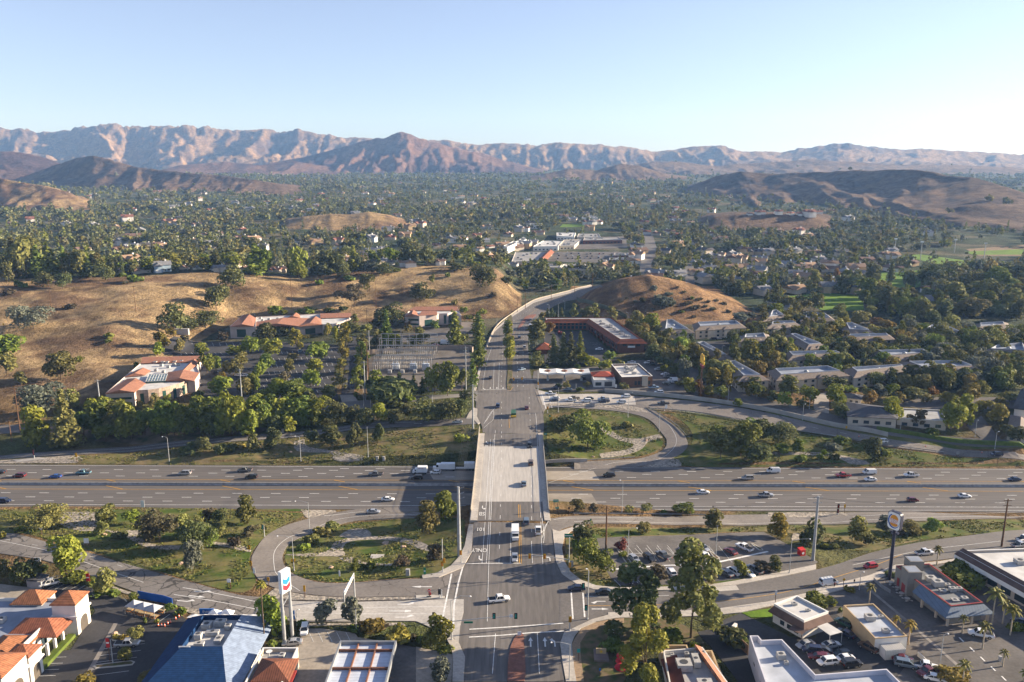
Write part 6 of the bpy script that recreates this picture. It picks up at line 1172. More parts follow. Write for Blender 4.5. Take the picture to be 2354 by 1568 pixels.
# --- burger restaurant lower right
b=Bld('burger_restaurant','long flat-roofed burger restaurant with red trim and blue metal awning',[(107.2,204.1),(117.1,205.3),(120.3,184.8),(111.3,183.1)])
b.flat(4.9,.7,mat('grey_stucco',(.24,.225,.20),.9,.2,var=.06),mat('dark_roof_deck',(.19,.195,.20),.9,.2,var=.15,scale=.4),redtrim)
Q=[(107.0,194.0),(109.0,180.9),(122.6,183.0),(120.5,196)]; I=[(109.0,194.3),(111.1,182.9),(120.5,184.6),(118.7,195)]
b.skirt(Q,I,2.9,4.7,bluemet,'awning',[0,1])
b.box('tower',106.9,110.6,196.6,200.4,-.05,7.0,MAT['grey_stucco']); b.box('tower_roof',107.2,110.3,196.9,200.1,6.9,7.03,roofb); b.box('tower',110.3,114.2,202.6,205.9,-.05,7.0,MAT['grey_stucco']); b.box('tower_roof',110.6,113.9,202.9,205.6,6.9,7.03,roofb)
b.box('door',106.84,106.95,197.6,199.4,.1,2.6,redtrim); b.box('door',106.84,106.95,201,202,.1,2.6,redtrim)
for x,y,w,h in ((113.3,197,2.4,1.3),(113.8,194.4,2.6,1.6),(116.3,194,1.2,.9),(116.2,191.5,1.6,1.2),(118.3,192,1.4,.9),(113.6,191.5,1.6,.6),(117.2,187.5,1.6,.7),(114.5,187,1.8,.4)): b.unit(x,y,4.25,w,w*.8,h)
for x,y in ((108.3,191),(109.4,186),(110.2,182),(117,183.2),(121.6,184.2)): b.box('column',x-.25,x+.25,y-.25,y+.25,-.05,2.9,cream)
m=b.mb(); m.lathe([(.7,0),(.7,.08)],16); m.M=None; o=m.build('logo_disc',redtrim,b.r); o.rotation_euler=(0,-math.pi/2,0); o.location=b.M@Vector((106.85,198.5,b.zt+4.6))
# --- strip mall
b=Bld('strip_mall','long strip mall with brown sloped fascia and pale flat roof at right edge',[(129.4,212.5),(165,215),(176,176),(141.2,173.5)])
b.flat(5.2,.6,cream,roofw,trimw); a=Vector((129.4,212.5));e=Vector((141.2,173.5)); dd=(e-a).normalized(); nn=Vector((-dd.y,dd.x)); nn=nn if nn.x<0 else -nn
Q=[tuple(a+nn*1.6),tuple(e+nn*1.6),tuple(e-nn*1.4),tuple(a-nn*1.4)]; b.skirt(Q,[tuple(a-nn*1.3),tuple(e-nn*1.3),tuple(e-nn*1.4),tuple(a-nn*1.4)],4.6,5.9,brownr,'sloped_fascia',[0])
b.skirt(Q,[tuple(a+nn*1.5),tuple(e+nn*1.5),tuple(e-nn*1.4),tuple(a-nn*1.4)],3.3,4.45,trimw,'sign_band',[0])
b.wins(3,even(9,.03,.97,.72),.4,2.7); 
for x,y in ((143,206),(147,197.5),(150,189),(160,205)): b.unit(x,y,4.6,2.6,2.2,1.3)
# --- tan building
b=Bld('flat_roofed_building','tan flat-roofed building with white end wall and pale blue roof',[(84.6,184.4),(92.6,185.2),(94.2,170.6),(86.1,169.7)])
b.flat(4.2,.45,tanw,mat('paleblue_roof_deck',(.42,.45,.50),.8,.2,var=.1,scale=.3)); b.unit(88.6,178.3,3.8,2.2,1.9,1.3); b.unit(91.8,179.2,3.8,1.2,.8,.6); b.unit(90,172.8,3.8,1.6,1.2,.9)
m=b.mb(); m.add([(86.1,169.66,b.z0),(94.2,170.56,b.z0),(94.2,170.56,b.zt+4.0),(86.1,169.66,b.zt+4.0)],[(0,1,2,3)]); m.build('end_wall',wht,b.r); b.wins(2,[(.55,.7)],.1,2.2,darkmet,name='door')
# --- white parapet building
b=Bld('flat_roofed_building','large white building with stepped parapet and blue-grey roof at bottom right',[(55.7,167.9),(57.7,167.9),(58,166.1),(62.8,166.4),(65.7,153.2),(82,155.2),(84.5,140),(53,140)],0.)
b.flat(6.0,1.2,mat('lilac_stucco',(.55,.54,.58),.9,.2,var=.05),mat('paleblue_roof_deck',(.42,.45,.50),.8,.2,var=.1,scale=.3)); b.unit(60.7,160.6,4.8,1.8,1.6,1.4); b.unit(61.2,158.5,4.8,.9,.8,.8); b.wins(7,[(.2,.24),(.5,.54),(.75,.79)],2.5,3.1,darkmet)
# --- drive through
b=Bld('drive_through','white drive-through with brown sloped wall panels and pale flat roof',[(66.5,183.5),(73.7,187.4),(78.9,179.8),(71.4,175.8)])
b.flat(5,.35,wht,roofw,trimw); P=[tuple(p) for p in b.P]; Q=inset(P,-.9); b.skirt([tuple(p) for p in Q],P,2.9,4.5,brownr,'sloped_panel',[2,3]); b.unit(71.7,183.6,4.65,1.3,.9,.7); b.unit(74.2,180.8,4.65,1.2,.7,.5)
m=b.mb(); m.add([(67.5,175.5,b.zt+2.9),(70.2,173.2,b.zt+2.9),(72.3,175.0,b.zt+3.2),(69.8,177.6,b.zt+3.2)],[(0,1,2,3)]); m.tube([(70.1,173.4,b.z0),(70.1,173.4,b.zt+2.9)],.08); m.build('lean_to',brownr,b.r)
m=b.mb(); q=[(74.9,177.3),(78.0,178.8),(80.3,174.4),(76.8,173.0)]; m.add([(x,y,b.zt+2.9) for x,y in q]+[(x,y,b.zt+2.75) for x,y in q],[(0,1,2,3),(7,6,5,4),(0,4,5,1),(1,5,6,2),(2,6,7,3),(3,7,4,0)])
for x,y in q[2:]: m.tube([(x,y,b.z0),(x,y,b.zt+2.8)],.07)
m.build('lean_to',roofw,b.r); b.wins(3,even(3,.1,.8),.6,1.8)
# --- terracotta restaurant by crossroads
b=Bld('restaurant','restaurant with rose tile strip and big pale green roof machines at bottom centre',[(34.8,164.2),(44.2,165.6),(49.2,139),(33,139)],0.)
b.flat(4.5,.9,wht,roofg); b.skirt([(44.2,165.8),(49.4,139),(47.5,139),(42.2,165.6)],[(42.4,165.6),(47.5,139),(47.5,139),(42.2,165.6)],4.3,5.2,tpink,'tile_roof',[0]); b.skirt([(34,162.5),(34,139),(36,139),(37.5,162)],[(37.5,162),(36.8,139),(36,139),(37.5,162)],3.4,4.9,mat('dark_red_tiles',(.13,.045,.035),.9,.2),'tile_roof',[0])
mg=mat('pale_green_unit',(.36,.40,.34),.7,.3,var=.08)
for x,y,w,d,h in ((38.4,158.6,3.3,3.0,1.7),(41.5,160.4,1.5,3.6,1.5),(40,163,1.0,1.0,1.0),(42.3,163.2,1.0,1.0,1.0),(43.8,163.4,.9,.9,1.1),(36.6,162.8,.8,1,1),(41.6,152.6,3.2,1.6,1.3)): b.unit(x,y,3.7,w,d,h)
for q in ((34.6,41.2,164.9,168.2),(43.4,46.6,157.5,166.0)):
    m=b.mb(); x0,x1,y0,y1=q
    for a in ((x0,x1,y0,y0+.35),(x0,x1,y1-.35,y1),(x0,x0+.35,y0+.35,y1-.35),(x1-.35,x1,y0+.35,y1-.35)): m.box(*a,b.z0,b.zt+3.4)
    m.box(x0+.35,x1-.35,y0+.35,y1-.35,b.z0,b.zt+2.7); m.build('parapet_annex',tanw,b.r)
# --- red-brown plaza
b=Bld('shopping_plaza','L-shaped two-storey plaza with red-brown sloped roofs and grey flat top',[(23.6,546),(53,546),(65.7,478.7),(81.4,478.7),(71,557),(23.6,557)])
b.flat(6.6,.5,redwall,roofg); P=[tuple(p) for p in b.P]; Q=[tuple(p) for p in inset(P,-1.6)]; I=[tuple(p) for p in inset(P,1.2)]; b.skirt(Q,I,5.0,7.4,redbr,'mansard_roof',[0,1,2,3])
for i in (0,1): b.wins(i,even(10,.03,.97,.7),.5,2.5); b.wins(i,even(10,.03,.97,.6),3.2,4.6)
b.wins(2,even(3,.1,.9,.6),3.0,4.5); m=b.mb(); m.box(71,75.5,476.7,477.1,b.zt+2.6,b.zt+3.7); m.build('sign_panel',trimw,b.r)
for k in range(26):
    f=rng.random(); b.unit(59+f*14+rng.random()*5-1,545-f*58,6.0,1.4+rng.random(),1.6,1.1)
for u in np.linspace(.06,.97,9): q=Vector((53,546)).lerp(Vector((65.7,478.7)),u)-Vector((1.7,0)); m=b.mb(); m.box(q.x-.3,q.x+.3,q.y-.3,q.y+.3,b.z0,b.zt+5); m.build('column',redwall,b.r)
# --- small filling station north: three winged canopies
cr=thing('petrol_canopy','row of three white winged filling station canopies beyond the ramp','canopy',(28.5,420,0))
for xc in (19.4,28.5,37.6):
    m=MB(); z=gz(xc,420); e=[(xc-4.5-28.5,-4.6,z+4.3),(xc+4.5-28.5,-4.6,z+4.3),(xc+4.5-28.5,4.6,z+4.3),(xc-4.5-28.5,4.6,z+4.3)]; t_=[(xc-28.5,-5.2,z+3.5),(xc-28.5,5.2,z+3.5)]
    m.add(e+[(x,y,zz+.75) for x,y,zz in e]+[(xc-28.5,-4.6,z+3.7),(xc-28.5,-4.6,z+4.5),(xc-28.5,4.6,z+3.7),(xc-28.5,4.6,z+4.5)],[(0,8,9,4),(8,1,5,9),(1,2,6,5),(2,10,11,6),(10,3,7,11),(3,0,4,7),(0,3,10,8),(8,10,2,1),(4,9,11,7),(9,5,6,11)])
    cn=m.build('canopy_wing',trimw,cr); m=MB(); m.tube([(xc-28.5,-1,z-.1),(xc-28.5,-1,z+3.9)],.35); m.build('column',gmetal,cr)
    m=MB(); m.lathe([(1.7,0),(1.5,.5),(.8,.5),(.3,.1)],10,(xc-28.5,.3,z+4.6)); m.build('roof_rosette',rust,cn); m=MB(); m.box(xc-29.1,xc-27.9,-3,-2.2,z,z+1.6); m.build('fuel_pump',acm,cr)
# --- car wash
b=Bld('car_wash','small white car wash with red tile roof and dark drive-in opening',[(43,405),(54.4,405.5),(54.5,421),(43.2,420)])
b.flat(3.7,.4,wht,roofg); b.hip([(43.2,412.8),(54.6,412),(54.5,421),(43.2,420.5)],3.8,1.8,.5,mat('red_tiles',(.32,.07,.04),.85,.2,var=.12,scale=1)); b.wins(0,[(.5,.85)],.1,2.6,darkmet,name='entrance'); b.wins(0,[(.08,.36)],.6,2.4)
o=bpy.data.objects.new('lettering',text_mesh('lettering','Car Wash',1.0,darkmet)); link(o,b.r); o.location=b.M@Vector((50.5,404.9,b.zt+3.15)); o.rotation_euler=(math.pi/2,0,0)
# --- burger restaurant north
b=Bld('burger_restaurant','brown brick burger restaurant with pale capped flat roof by the ramp',[(55.7,432.8),(70.9,434),(74.1,406.7),(57.7,404.5)])
b.flat(5,.8,bricky,roofw,trimw); b.wins(2,even(5,.05,.6,.75),.5,2.6,win); b.box('sign_tower',68.5,71.5,404.9,406.3,-.05,5.6,cream); b.wins(2,[(.75,.9)],.2,3.2,PAINT['yellow'],name='doorway') if False else None
for k in range(9): b.unit(60+rng.random()*9,411+rng.random()*18,4.3,1.4+rng.random()*1.2,1.5,1.0+.4*rng.random())
# --- offices
def solve(c,x,yb,yt):
    P=gc(c,x,yb); px,py=D(c,x,yt); z=P.z
    for k in range(300):
        if at(px,py,z).y<=P.y: break
        z+=.1
    return P,z
def roofpx(c,L,z): return [tuple(cat(c,x,y,z))[:2] for x,y in L]
P,zt=solve('A0',1000,1305,1165); zL=min(zt,P.z+10); zL=max(zL,P.z+7)
ofc=roofpx('A0',[(970,1162),(1232,1152),(1250,1137),(1360,1132),(1460,1119),(1560,1098),(1650,1072),(1722,1045),(1790,1045),(1835,975),(1800,900),(1862,822),(1312,835),(1296,882),(1150,1005)],zL)
b=Bld('office_building','office with round stone front, terracotta roofs and grey flat roof at left',ofc,P.z); b.zt=P.z; h=zL-P.z; b.flat(h,.5,pinkw,roofw)
st=[Vector(p) for p in ofc[2:8]]; m=b.mb(); o2=[]
for i,p in enumerate(st): o2.append((p.x,p.y-.12))
m.add([(x,y,b.z0) for x,y in o2]+[(x,y,zL+.1) for x,y in o2],[(i,i+1,7+i-1,6+i) if False else (i,i+1,len(o2)+i+1,len(o2)+i) for i in range(len(o2)-1)]); m.build('stone_front',pink,b.r)
b.M=Matrix.Translation((0,-.15,0))@b.M
for i in range(2,7): b.wins(i,[(.3,.62)],.6,h*.78,win_g)
b.wins(0,[(.12,.9)],h*.55,h*.68,win_g); b.wins(0,[(.1,.45),(.55,.9)],.8,2.6,win_g)
for q in ([(1296,885),(1838,872),(1866,815),(1318,827)],[(963,1165),(1240,1150),(1338,1068),(1170,1025)],[(1522,1047),(1782,1047),(1834,972),(1545,966)],[(1150,1007),(1330,993),(1385,952),(1255,946)],[(1655,972),(1725,967),(1822,885),(1768,852)]): b.hip(roofpx('A0',q,zL+.3),h+.15,1.5,.0,tpink,True)
sk=roofpx('A0',[(1340,1057),(1520,1047),(1540,990),(1370,992)],zL+.5); m=b.mb(); m.add([(x,y,zL+.6) for x,y in sk]+[(x,y,zL-.5) for x,y in sk],[(0,1,2,3),(0,4,5,1),(1,5,6,2),(2,6,7,3),(3,7,4,0)]); sl=m.build('skylight',win_g,b.r)
m=b.mb(); A=[Vector(p) for p in sk]
for u in np.linspace(0,1,8): p=A[0].lerp(A[1],u);q=A[3].lerp(A[2],u); m.bar((p.x,p.y,zL+.64),(q.x,q.y,zL+.64),.15,.1)
for u in np.linspace(0,1,5): p=A[0].lerp(A[3],u);q=A[1].lerp(A[2],u); m.bar((p.x,p.y,zL+.66),(q.x,q.y,zL+.66),.15,.1)
m.build('glazing_bars',trimw,sl)
for x,y in ((1430,890),(1500,890),(1485,915),(1550,930),(1610,885),(1670,880),(1600,905),(1435,960),(1505,975),(1540,890),(1640,910)): p=cat('A0',x,y,zL-.5); b.unit(p.x,p.y,h-.45,1.6,1.5,1.2)
def office(c,label,base,outline,hips,gl,units):
    P,zt=solve(c,*base); z=max(min(zt,P.z+11),P.z+6); fp=roofpx(c,outline,z); b=Bld('office_building',label,fp,P.z); b.zt=P.z; h=z-P.z; b.flat(h,.5,pinkw,roofw)
    for q in hips: b.hip(roofpx(c,q,z+.4),h+.15,1.7,0,tpink,True)
    for i,L,z0,z1 in gl: b.wins(i,L,z0*h,z1*h,win_g)
    for x,y in units: p=cat(c,x,y,z-.4); b.unit(p.x,p.y,h-.45,1.8,1.6,1.3)
    return b
office('A1','pale office with arched gable entrance, rose tile roofs and round end',(480,640,545),[(0,520),(390,540),(600,520),(610,530),(700,528),(780,510),(848,482),(870,425),(590,432),(0,462)],[[(0,540),(390,543),(500,470),(0,505)],[(388,545),(602,528),(600,480),(500,467)],[(590,470),(872,462),(872,422),(590,428)],[(270,475),(410,470),(400,440),(340,437)]],[(1,[(.28,.72)],.05,.6),(3,[(.2,.8)],.1,.8),(4,[(.2,.7)],.1,.8),(0,even(8,.02,.9,.7),.2,.4),(0,even(8,.02,.9,.7),.6,.8)],[(40,480),(120,490),(60,500),(200,485),(270,492),(340,480),(160,500)])
office('A0','left wing of the far office with rose tile gable above white wall',(2200,655,545),[(2112,548),(2352,548),(2352,470),(2235,440)],[[(2110,550),(2330,545),(2352,470),(2235,440)]],[(0,[(.25,.6)],.1,.75)],[])
office('A1','small office with arched entrance and brown tile roofs near the road',(1580,545,440),[(1365,450),(1500,455),(1660,440),(1680,432),(1760,430),(1832,410),(1885,450),(1850,370),(1410,400)],[[(1365,455),(1500,450),(1480,415),(1410,415)],[(1490,447),(1665,440),(1660,410),(1560,405)],[(1400,400),(1850,400),(1850,368),(1520,370)]],[(1,[(.3,.75)],.05,.62),(3,[(.55,.85)],.1,.85),(4,[(.1,.4)],.1,.85),(0,[(.25,.95)],.2,.36),(0,[(.25,.95)],.58,.75)],[(1450,402),(1510,400),(1570,398),(1640,395),(1690,392)])
# --- apartments
def apartment(c,q,h,label):
    P=gc(c,(q[0][0]+q[1][0])/2,max(q[0][1],q[1][1])+h*pxm(cat(c,*q[0]))/K[c][2]*.86)
    z0=P.z if P else 0; z=z0+h; fp=roofpx(c,q,z); b=Bld('apartment_block',label,fp,z0-1.,'apartment blocks on the right','apartment block'); b.zt=z0
    I=inset(fp,3.2); Q=[tuple(p) for p in inset(fp,-.6)]; I=[tuple(p) for p in I]
    b.flat(h,.3,cream,shingle); b.skirt(Q,I,h,h+2.0,shingle,'hip_roof')
    J=[Vector(p) for p in inset(I,.0)]; m=b.mb(); n=4; K2=[Vector(p) for p in inset(I,.3)]
    v=[(p.x,p.y,z) for p in J]+[(p.x,p.y,z+2.4) for p in J]+[(p.x,p.y,z+2.4) for p in K2]+[(p.x,p.y,z+.9) for p in K2]; f=[]
    for i in range(n): j=(i+1)%n; f+=[(i,j,n+j,n+i),(n+i,n+j,2*n+j,2*n+i),(2*n+i,2*n+j,3*n+j,3*n+i)]
    m.add(v,f); m.build('parapet',mat('blue_grey_parapet',(.34,.36,.40),.85,.2,var=.06),b.r); m=b.mb(); m.add([(p.x,p.y,z+.95) for p in K2],[(0,1,2,3)]); m.build('roof_deck',roofb,b.r)
    Lf=(Vector(fp[1])-Vector(fp[0])).length; nw=max(3,int(Lf/4.5)); 
    for i in (0,3): 
        nn=nw if i==0 else max(2,int((Vector(fp[0])-Vector(fp[3])).length/5)); b.wins(i,even(nn,.04,.96,.38),1.0,2.3); b.wins(i,even(nn,.04,.96,.38),h-2.1,h-.8)
    for u in (.3,.62):
        p=Vector(fp[0]).lerp(Vector(fp[1]),u); d=(Vector(fp[3])-Vector(fp[0])).normalized(); dx=(Vector(fp[1])-Vector(fp[0])).normalized()
        g=[p-d*1.1-dx*2.4,p-d*1.1+dx*2.4,p+d*3+dx*2.4,p+d*3-dx*2.4]; m=b.mb(); m.prism([tuple(x) for x in g],b.z0,z-.1); m.build('bay',cream,b.r); b.hip([tuple(x) for x in g],h,1.6,.5,shingle,name='bay_roof')
    c2=sum((Vector(p) for p in I),Vector((0,0)))/4; m=b.mb(); m.lathe([(1.3,0),(1.2,.6),(.7,1.1),(0.05,1.25)],10,(c2.x,c2.y,z+.95)); m.build('roof_vent',gmetal,b.r)
    return b
for c,q,lab in (('A2',[(1360,608),(1680,610),(1500,503),(1380,507)],'cream apartment block nearest the foot of the round brown hill'),('A2',[(1690,587),(2150,562),(2080,512),(1660,532)],'long cream apartment block directly below the round hill'),('A2',[(2080,692),(2380,684),(2352,627),(2100,642)],'cream apartment block beside the turquoise pool'),('A2',[(1890,852),(2035,850),(1780,702),(1640,722)],'slanted apartment block left of the pool with white roof dome'),('A2',[(2085,1052),(2360,1042),(2070,882),(1930,892)],'apartment block just behind the tall yellow sign'),('A3',[(-20,572),(310,547),(250,517),(0,522)],'apartment block at the left of the second row from the hill'),('A3',[(350,762),(550,742),(270,632),(150,642)],'slanted apartment block by the parked white suv'),('A3',[(190,862),(730,832),(640,792),(130,802)],'long apartment block with three trees along its front'),('A3',[(80,1047),(745,1002),(560,932),(0,962)],'nearest long apartment block with bays and white trim'),('A3',[(790,1020),(1310,952),(1230,917),(700,950)],'apartment block right of the nearest long one'),('A3',[(1090,862),(1530,832),(1450,777),(940,792)],'apartment block with two slim conifers in front'),('A3',[(1430,982),(1950,952),(1780,882),(1210,892)],'apartment block at the right end of the nearest row'),('A3',[(690,690),(1160,668),(1120,632),(700,642)],'apartment block in the middle with white dome and parapet'),('A3',[(700,610),(1000,622),(790,532),(670,537)],'slanted apartment block near the park creek'),('A3',[(1400,592),(1860,642),(1680,572),(1480,542)],'apartment block isolated among trees at far right'),('A3',[(1900,592),(2220,562),(2200,522),(1900,537)],'farthest right apartment block below the park trees'),('A3',[(1960,792),(2420,812),(2380,712),(2050,742)],'white apartment block cut by the right edge'),('A3',[(300,502),(620,502),(560,452),(310,432)],'apartment block below the sprinkler lawn'),('A3',[(-40,502),(190,472),(100,412),(0,422)],'apartment block with tan gables below the park lawn')): apartment(c,q,5.8,lab)
# pool
sheet('swimming_pool','A2',[2215,775,2290,775,2285,810,2235,815],mat('pool_water',(.03,.38,.46),.1,.5,var=.05),.15,False,3,None,.25,'turquoise swimming pool between the apartment blocks','pool')
# low office right
def lowb(c,q,h,label,wall,roofm,par=True,rise=2.2,name='low_building'):
    P=gc(c,(q[0][0]+q[1][0])/2,max(q[0][1],q[1][1])+h*pxm(cat(c,*q[0]))/K[c][2]*.86); z0=P.z if P else 0
    fp=roofpx(c,q,z0+h); b=Bld(name,label,fp,z0-.8); b.zt=z0
    if par: b.flat(h,.5,wall,roofm,trimw)
    else: b.flat(h,.1,wall,roofm); b.hip(fp,h,rise,.7,roofm,name='hip_roof')
    b.wins(0,even(max(3,int((Vector(fp[1])-Vector(fp[0])).length/5)),.04,.96,.5),.8,2.3); return b
lowb('A3',[(740,1372),(1180,1395),(1170,1300),(730,1245)],4,'low office with dark shingle roof behind the ramp street',cream,shingle2,False,2.4)
lowb('A3',[(1190,1390),(1640,1420),(1600,1320),(1190,1300)],4.2,'low office with grey flat roof and white roof units',cream,roofg)
lowb('A3',[(680,1195),(850,1215),(860,1185),(690,1170)],3.5,'small white building with dark hip roof behind the low office',wht,shingle2,False,1.5); lowb('A3',[(2265,1300),(2420,1320),(2400,1180),(2330,1140)],6,'building with steep dark roof cut by the right edge',wht,shingle2,False,4)
lowb('A3',[(2200,1540),(2420,1570),(2400,1420),(2240,1370)],3,'dark hip-roofed building at the right edge near the ramp street',cream,shingle,False,2.2)
P=gc('A2',290,790); b=Bld('kiosk','small red-roofed restaurant hut beside the main road',[(P.x-4,P.y-4),(P.x+5,P.y-4),(P.x+5,P.y+6),(P.x-4,P.y+6)]); b.flat(3,.1,redwall,redbr); b.hip([tuple(p) for p in b.P],3,3.2,1,redbr)
# far mall
roofm=mat('muted_roof_deck',(.30,.29,.28),.9,.2,var=.15,scale=.08)
for q,h,lab,w_,r_ in (([(1175,1052),(1335,1048),(1450,985),(1200,988)],6,'long pale mall hall with orange tiled front in the valley',cream,roofm),([(1335,1092),(1500,1092),(1520,1068),(1340,1066)],5,'low pale mall wing nearest the brown hill',cream,roofm),([(1505,1098),(1740,1107),(1730,1068),(1530,1068)],4.5,'low mall wing with white roof edge right of the nearest wing',cream,roofw),([(1320,950),(1490,948),(1520,912),(1390,910)],5.5,'white flat mall block behind the tiled one',wht,roofw),([(1500,945),(1600,942),(1650,900),(1530,905)],5,'smaller mall block joined to the white one',cream,roofm),([(1480,878),(1600,884),(1610,855),(1480,855)],5,'farther white flat mall block',wht,roofw),([(1620,886),(1780,888),(1765,862),(1630,862)],4.5,'far grey mall block beside the white one',cream,roofm),([(1660,908),(1925,905),(1900,885),(1670,888)],5,'grey mall block with dark front beside the car park',redwall,roofm),([(1870,1010),(1970,1010),(1965,992),(1875,992)],4,'small brown shop building at the mall corner',redwall,roofm),([(1840,1040),(1950,1038),(1950,1025),(1840,1026)],4,'small shop row below the mall corner',bricky,roofw),([(1650,752),(1760,757),(1740,740),(1660,738)],6,'white hall far up the valley',wht,roofm),([(1300,805),(1380,808),(1380,793),(1300,792)],5,'pale school hall beside the far sports lawn',wht,roofm),([(1120,945),(1145,955),(1210,925),(1190,912)],7,'lower part of the white terrace left of the mall',wht,roofm),([(1195,922),(1220,930),(1275,900),(1255,885)],7,'upper part of the white terrace left of the mall',wht,roofw)):
    b=lowb('F1',q,h,lab,w_,r_,name='mall_building')
    if 'tiled front' in lab: b.hip(roofpx('F1',[(1340,1052),(1400,1055),(1465,985),(1420,975)],b.zt+h+1),h+.6,2.4,0,terx,True)
    for k in range(6): u,v_=rng.random()*.7+.15,rng.random()*.7+.15; A=[Vector(p) for p in b.P]; p=A[0].lerp(A[1],u).lerp(A[-1].lerp(A[-2],u),v_); b.unit(p.x,p.y,h-.45,3,3,1.6)
cl_=['white','silver','black','grey','navy','red']
for k in range(26):
    P=gc('F1',1500+(k%9)*44+rng.uniform(-12,12),1003+(k//9)*15+rng.uniform(-3,3)); P.z=gz(P.x,P.y)+.15; cn_=cl_[int(rng.integers(6))]; car('sedan' if k%3 else 'suv',cn_,P,90+rng.uniform(-4,4),f'small {cn_} {"car" if k%3 else "suv"} in the distant mall car park',f'{cn_} cars in the mall car park')
# --- houses
HM={'tan':mat('roof_tan',(.30,.20,.13),.9,.2,scale=.8),'brown':mat('roof_brown',(.16,.10,.075),.9,.2,scale=.8),'grey':mat('roof_grey',(.21,.21,.22),.9,.2,scale=.8),'red':mat('roof_red',(.22,.10,.07),.9,.2,scale=.8),'dark':mat('roof_dark',(.085,.08,.085),.9,.2,scale=.8)}
WM={'w':wht,'c':cream,'t':tanw,'b':mat('bluegrey_stucco',(.30,.38,.45),.9,.2,var=.05)}
WN={'w':'white','c':'cream','t':'tan','b':'blue-grey'}
HP={}
def house_proto(v):
    if v in HP: return HP[v]
    w=MB(); r=MB(); ch=MB(); wn=MB(); dr=MB()
    W,Dp,h=[(14,9,3.2),(12,10,5.2),(16,9,3.0)][v]
    w.box(-W/2,W/2,-Dp/2,Dp/2,-1,h); r0=.6; rise=2.6
    def gab(m,x0,x1,y0,y1,z,rs,ax):
        o=.6
        if ax=='x': vs=[(x0-o,y0-o,z),(x1+o,y0-o,z),(x1+o,y1+o,z),(x0-o,y1+o,z),(x0-o,(y0+y1)/2,z+rs),(x1+o,(y0+y1)/2,z+rs)]; f=[(0,1,5,4),(2,3,4,5),(0,4,3),(1,2,5),(3,2,1,0)]
        else: vs=[(x0-o,y0-o,z),(x1+o,y0-o,z),(x1+o,y1+o,z),(x0-o,y1+o,z),((x0+x1)/2,y0-o,z+rs),((x0+x1)/2,y1+o,z+rs)]; f=[(1,2,5,4),(3,0,4,5),(0,1,4),(2,3,5),(3,2,1,0)]
        m.add(vs,f)
    gab(r,-W/2,W/2,-Dp/2,Dp/2,h,rise,'x')
    w.box(-W/2+.5,-W/2+6,-Dp/2-3.5,-Dp/2,-1,h-.3); gab(r,-W/2+.5,-W/2+6,-Dp/2-3.5,-Dp/2+3,h-.3,2.2,'y')
    w.add([(-W/2+.5,-Dp/2-3.52,h-.3),(-W/2+6,-Dp/2-3.52,h-.3),(-W/2+3.25,-Dp/2-3.52,h+1.7)],[(0,1,2)])
    ch.box(W*.2,W*.2+1,-.5,.6,h,h+rise+1.0)
    wn.box(0,2.2,-Dp/2-.06,-Dp/2,1,2.3); wn.box(3.4,5.2,-Dp/2-.06,-Dp/2,1,2.3); wn.box(W/2,W/2+.06,-2,0,1,2.3)
    dr.box(-W/2+1.4,-W/2+5,-Dp/2-3.57,-Dp/2-3.5,0,2.2)
    HP[v]=dict(wall=w.mesh('wall',wht),roof=r.mesh('roof',HM['tan']),chimney=ch.mesh('chimney',trimw),window=wn.mesh('window',win),garage_door=dr.mesh('garage_door',trimw)); return HP[v]
HOUSES=[]
def house(P,rz,roof,wall,label,group=None,sc=1.,v=0,small=False):
    p=house_proto(v); r=thing('house',label,'house',P,rz,group); r.scale=(sc,sc,sc)
    for k,me in p.items():
        if small and k in('window','garage_door'): continue
        o=bpy.data.objects.new(k,me); link(o,r)
        if k in('wall','roof'): o.material_slots[0].link='OBJECT'; o.material_slots[0].material=WM[wall] if k=='wall' else HM[roof]
    HOUSES.append((to_px(P),r)); return r
def houses(c,L,zone,group):
    s=K[c][2]
    for n,(x,y,w,roof,wall) in enumerate(L):
        P=gc(c,x,y)
        if P is None: continue
        if 'ridge of' in zone:
            px=D(c,x,y)[0]; t=float(np.interp(px,HL_PX,HL_T))+rng.uniform(10,42); yy=(t-(H-28)*S_)/C_; P=Vector(((px-PX0)/F*t,yy,0))
        P.y+=4; P.z=gz(P.x,P.y); wm=w*s/pxm(P); sc=min(max(wm/15,.6),1.7); rz=rng.choice([0,.25,-.3,.5,1.57,-1.3])
        r=house(P,rz,roof,wall,'x',group,sc,n%3,pxm(P)*15*sc<45); r['_z']=zone; r['_r']=roof; r['_w']=wall
houses('F0',[(60,1078,95,'brown','c'),(100,1122,70,'tan','t'),(945,1090,110,'tan','c'),(950,1132,125,'tan','c'),(1085,1140,140,'grey','b'),(1080,1075,100,'grey','w'),(1455,1085,85,'grey','w'),(1575,1085,110,'brown','c'),(1650,1095,60,'brown','c'),(1865,1095,80,'red','c'),(1480,1035,90,'grey','c'),(2045,1075,90,'grey','w'),(1240,1070,70,'brown','c'),(690,1070,85,'brown','w'),(250,1140,60,'grey','w'),(600,1120,80,'dark','c'),(770,1110,80,'tan','c'),(30,1060,80,'tan','c'),(1890,1030,100,'brown','c'),(1735,1080,70,'brown','w'),(2300,1000,80,'grey','c'),(1340,1030,50,'grey','w')],'on the ridge of the left brown hill','houses along the brown ridge')
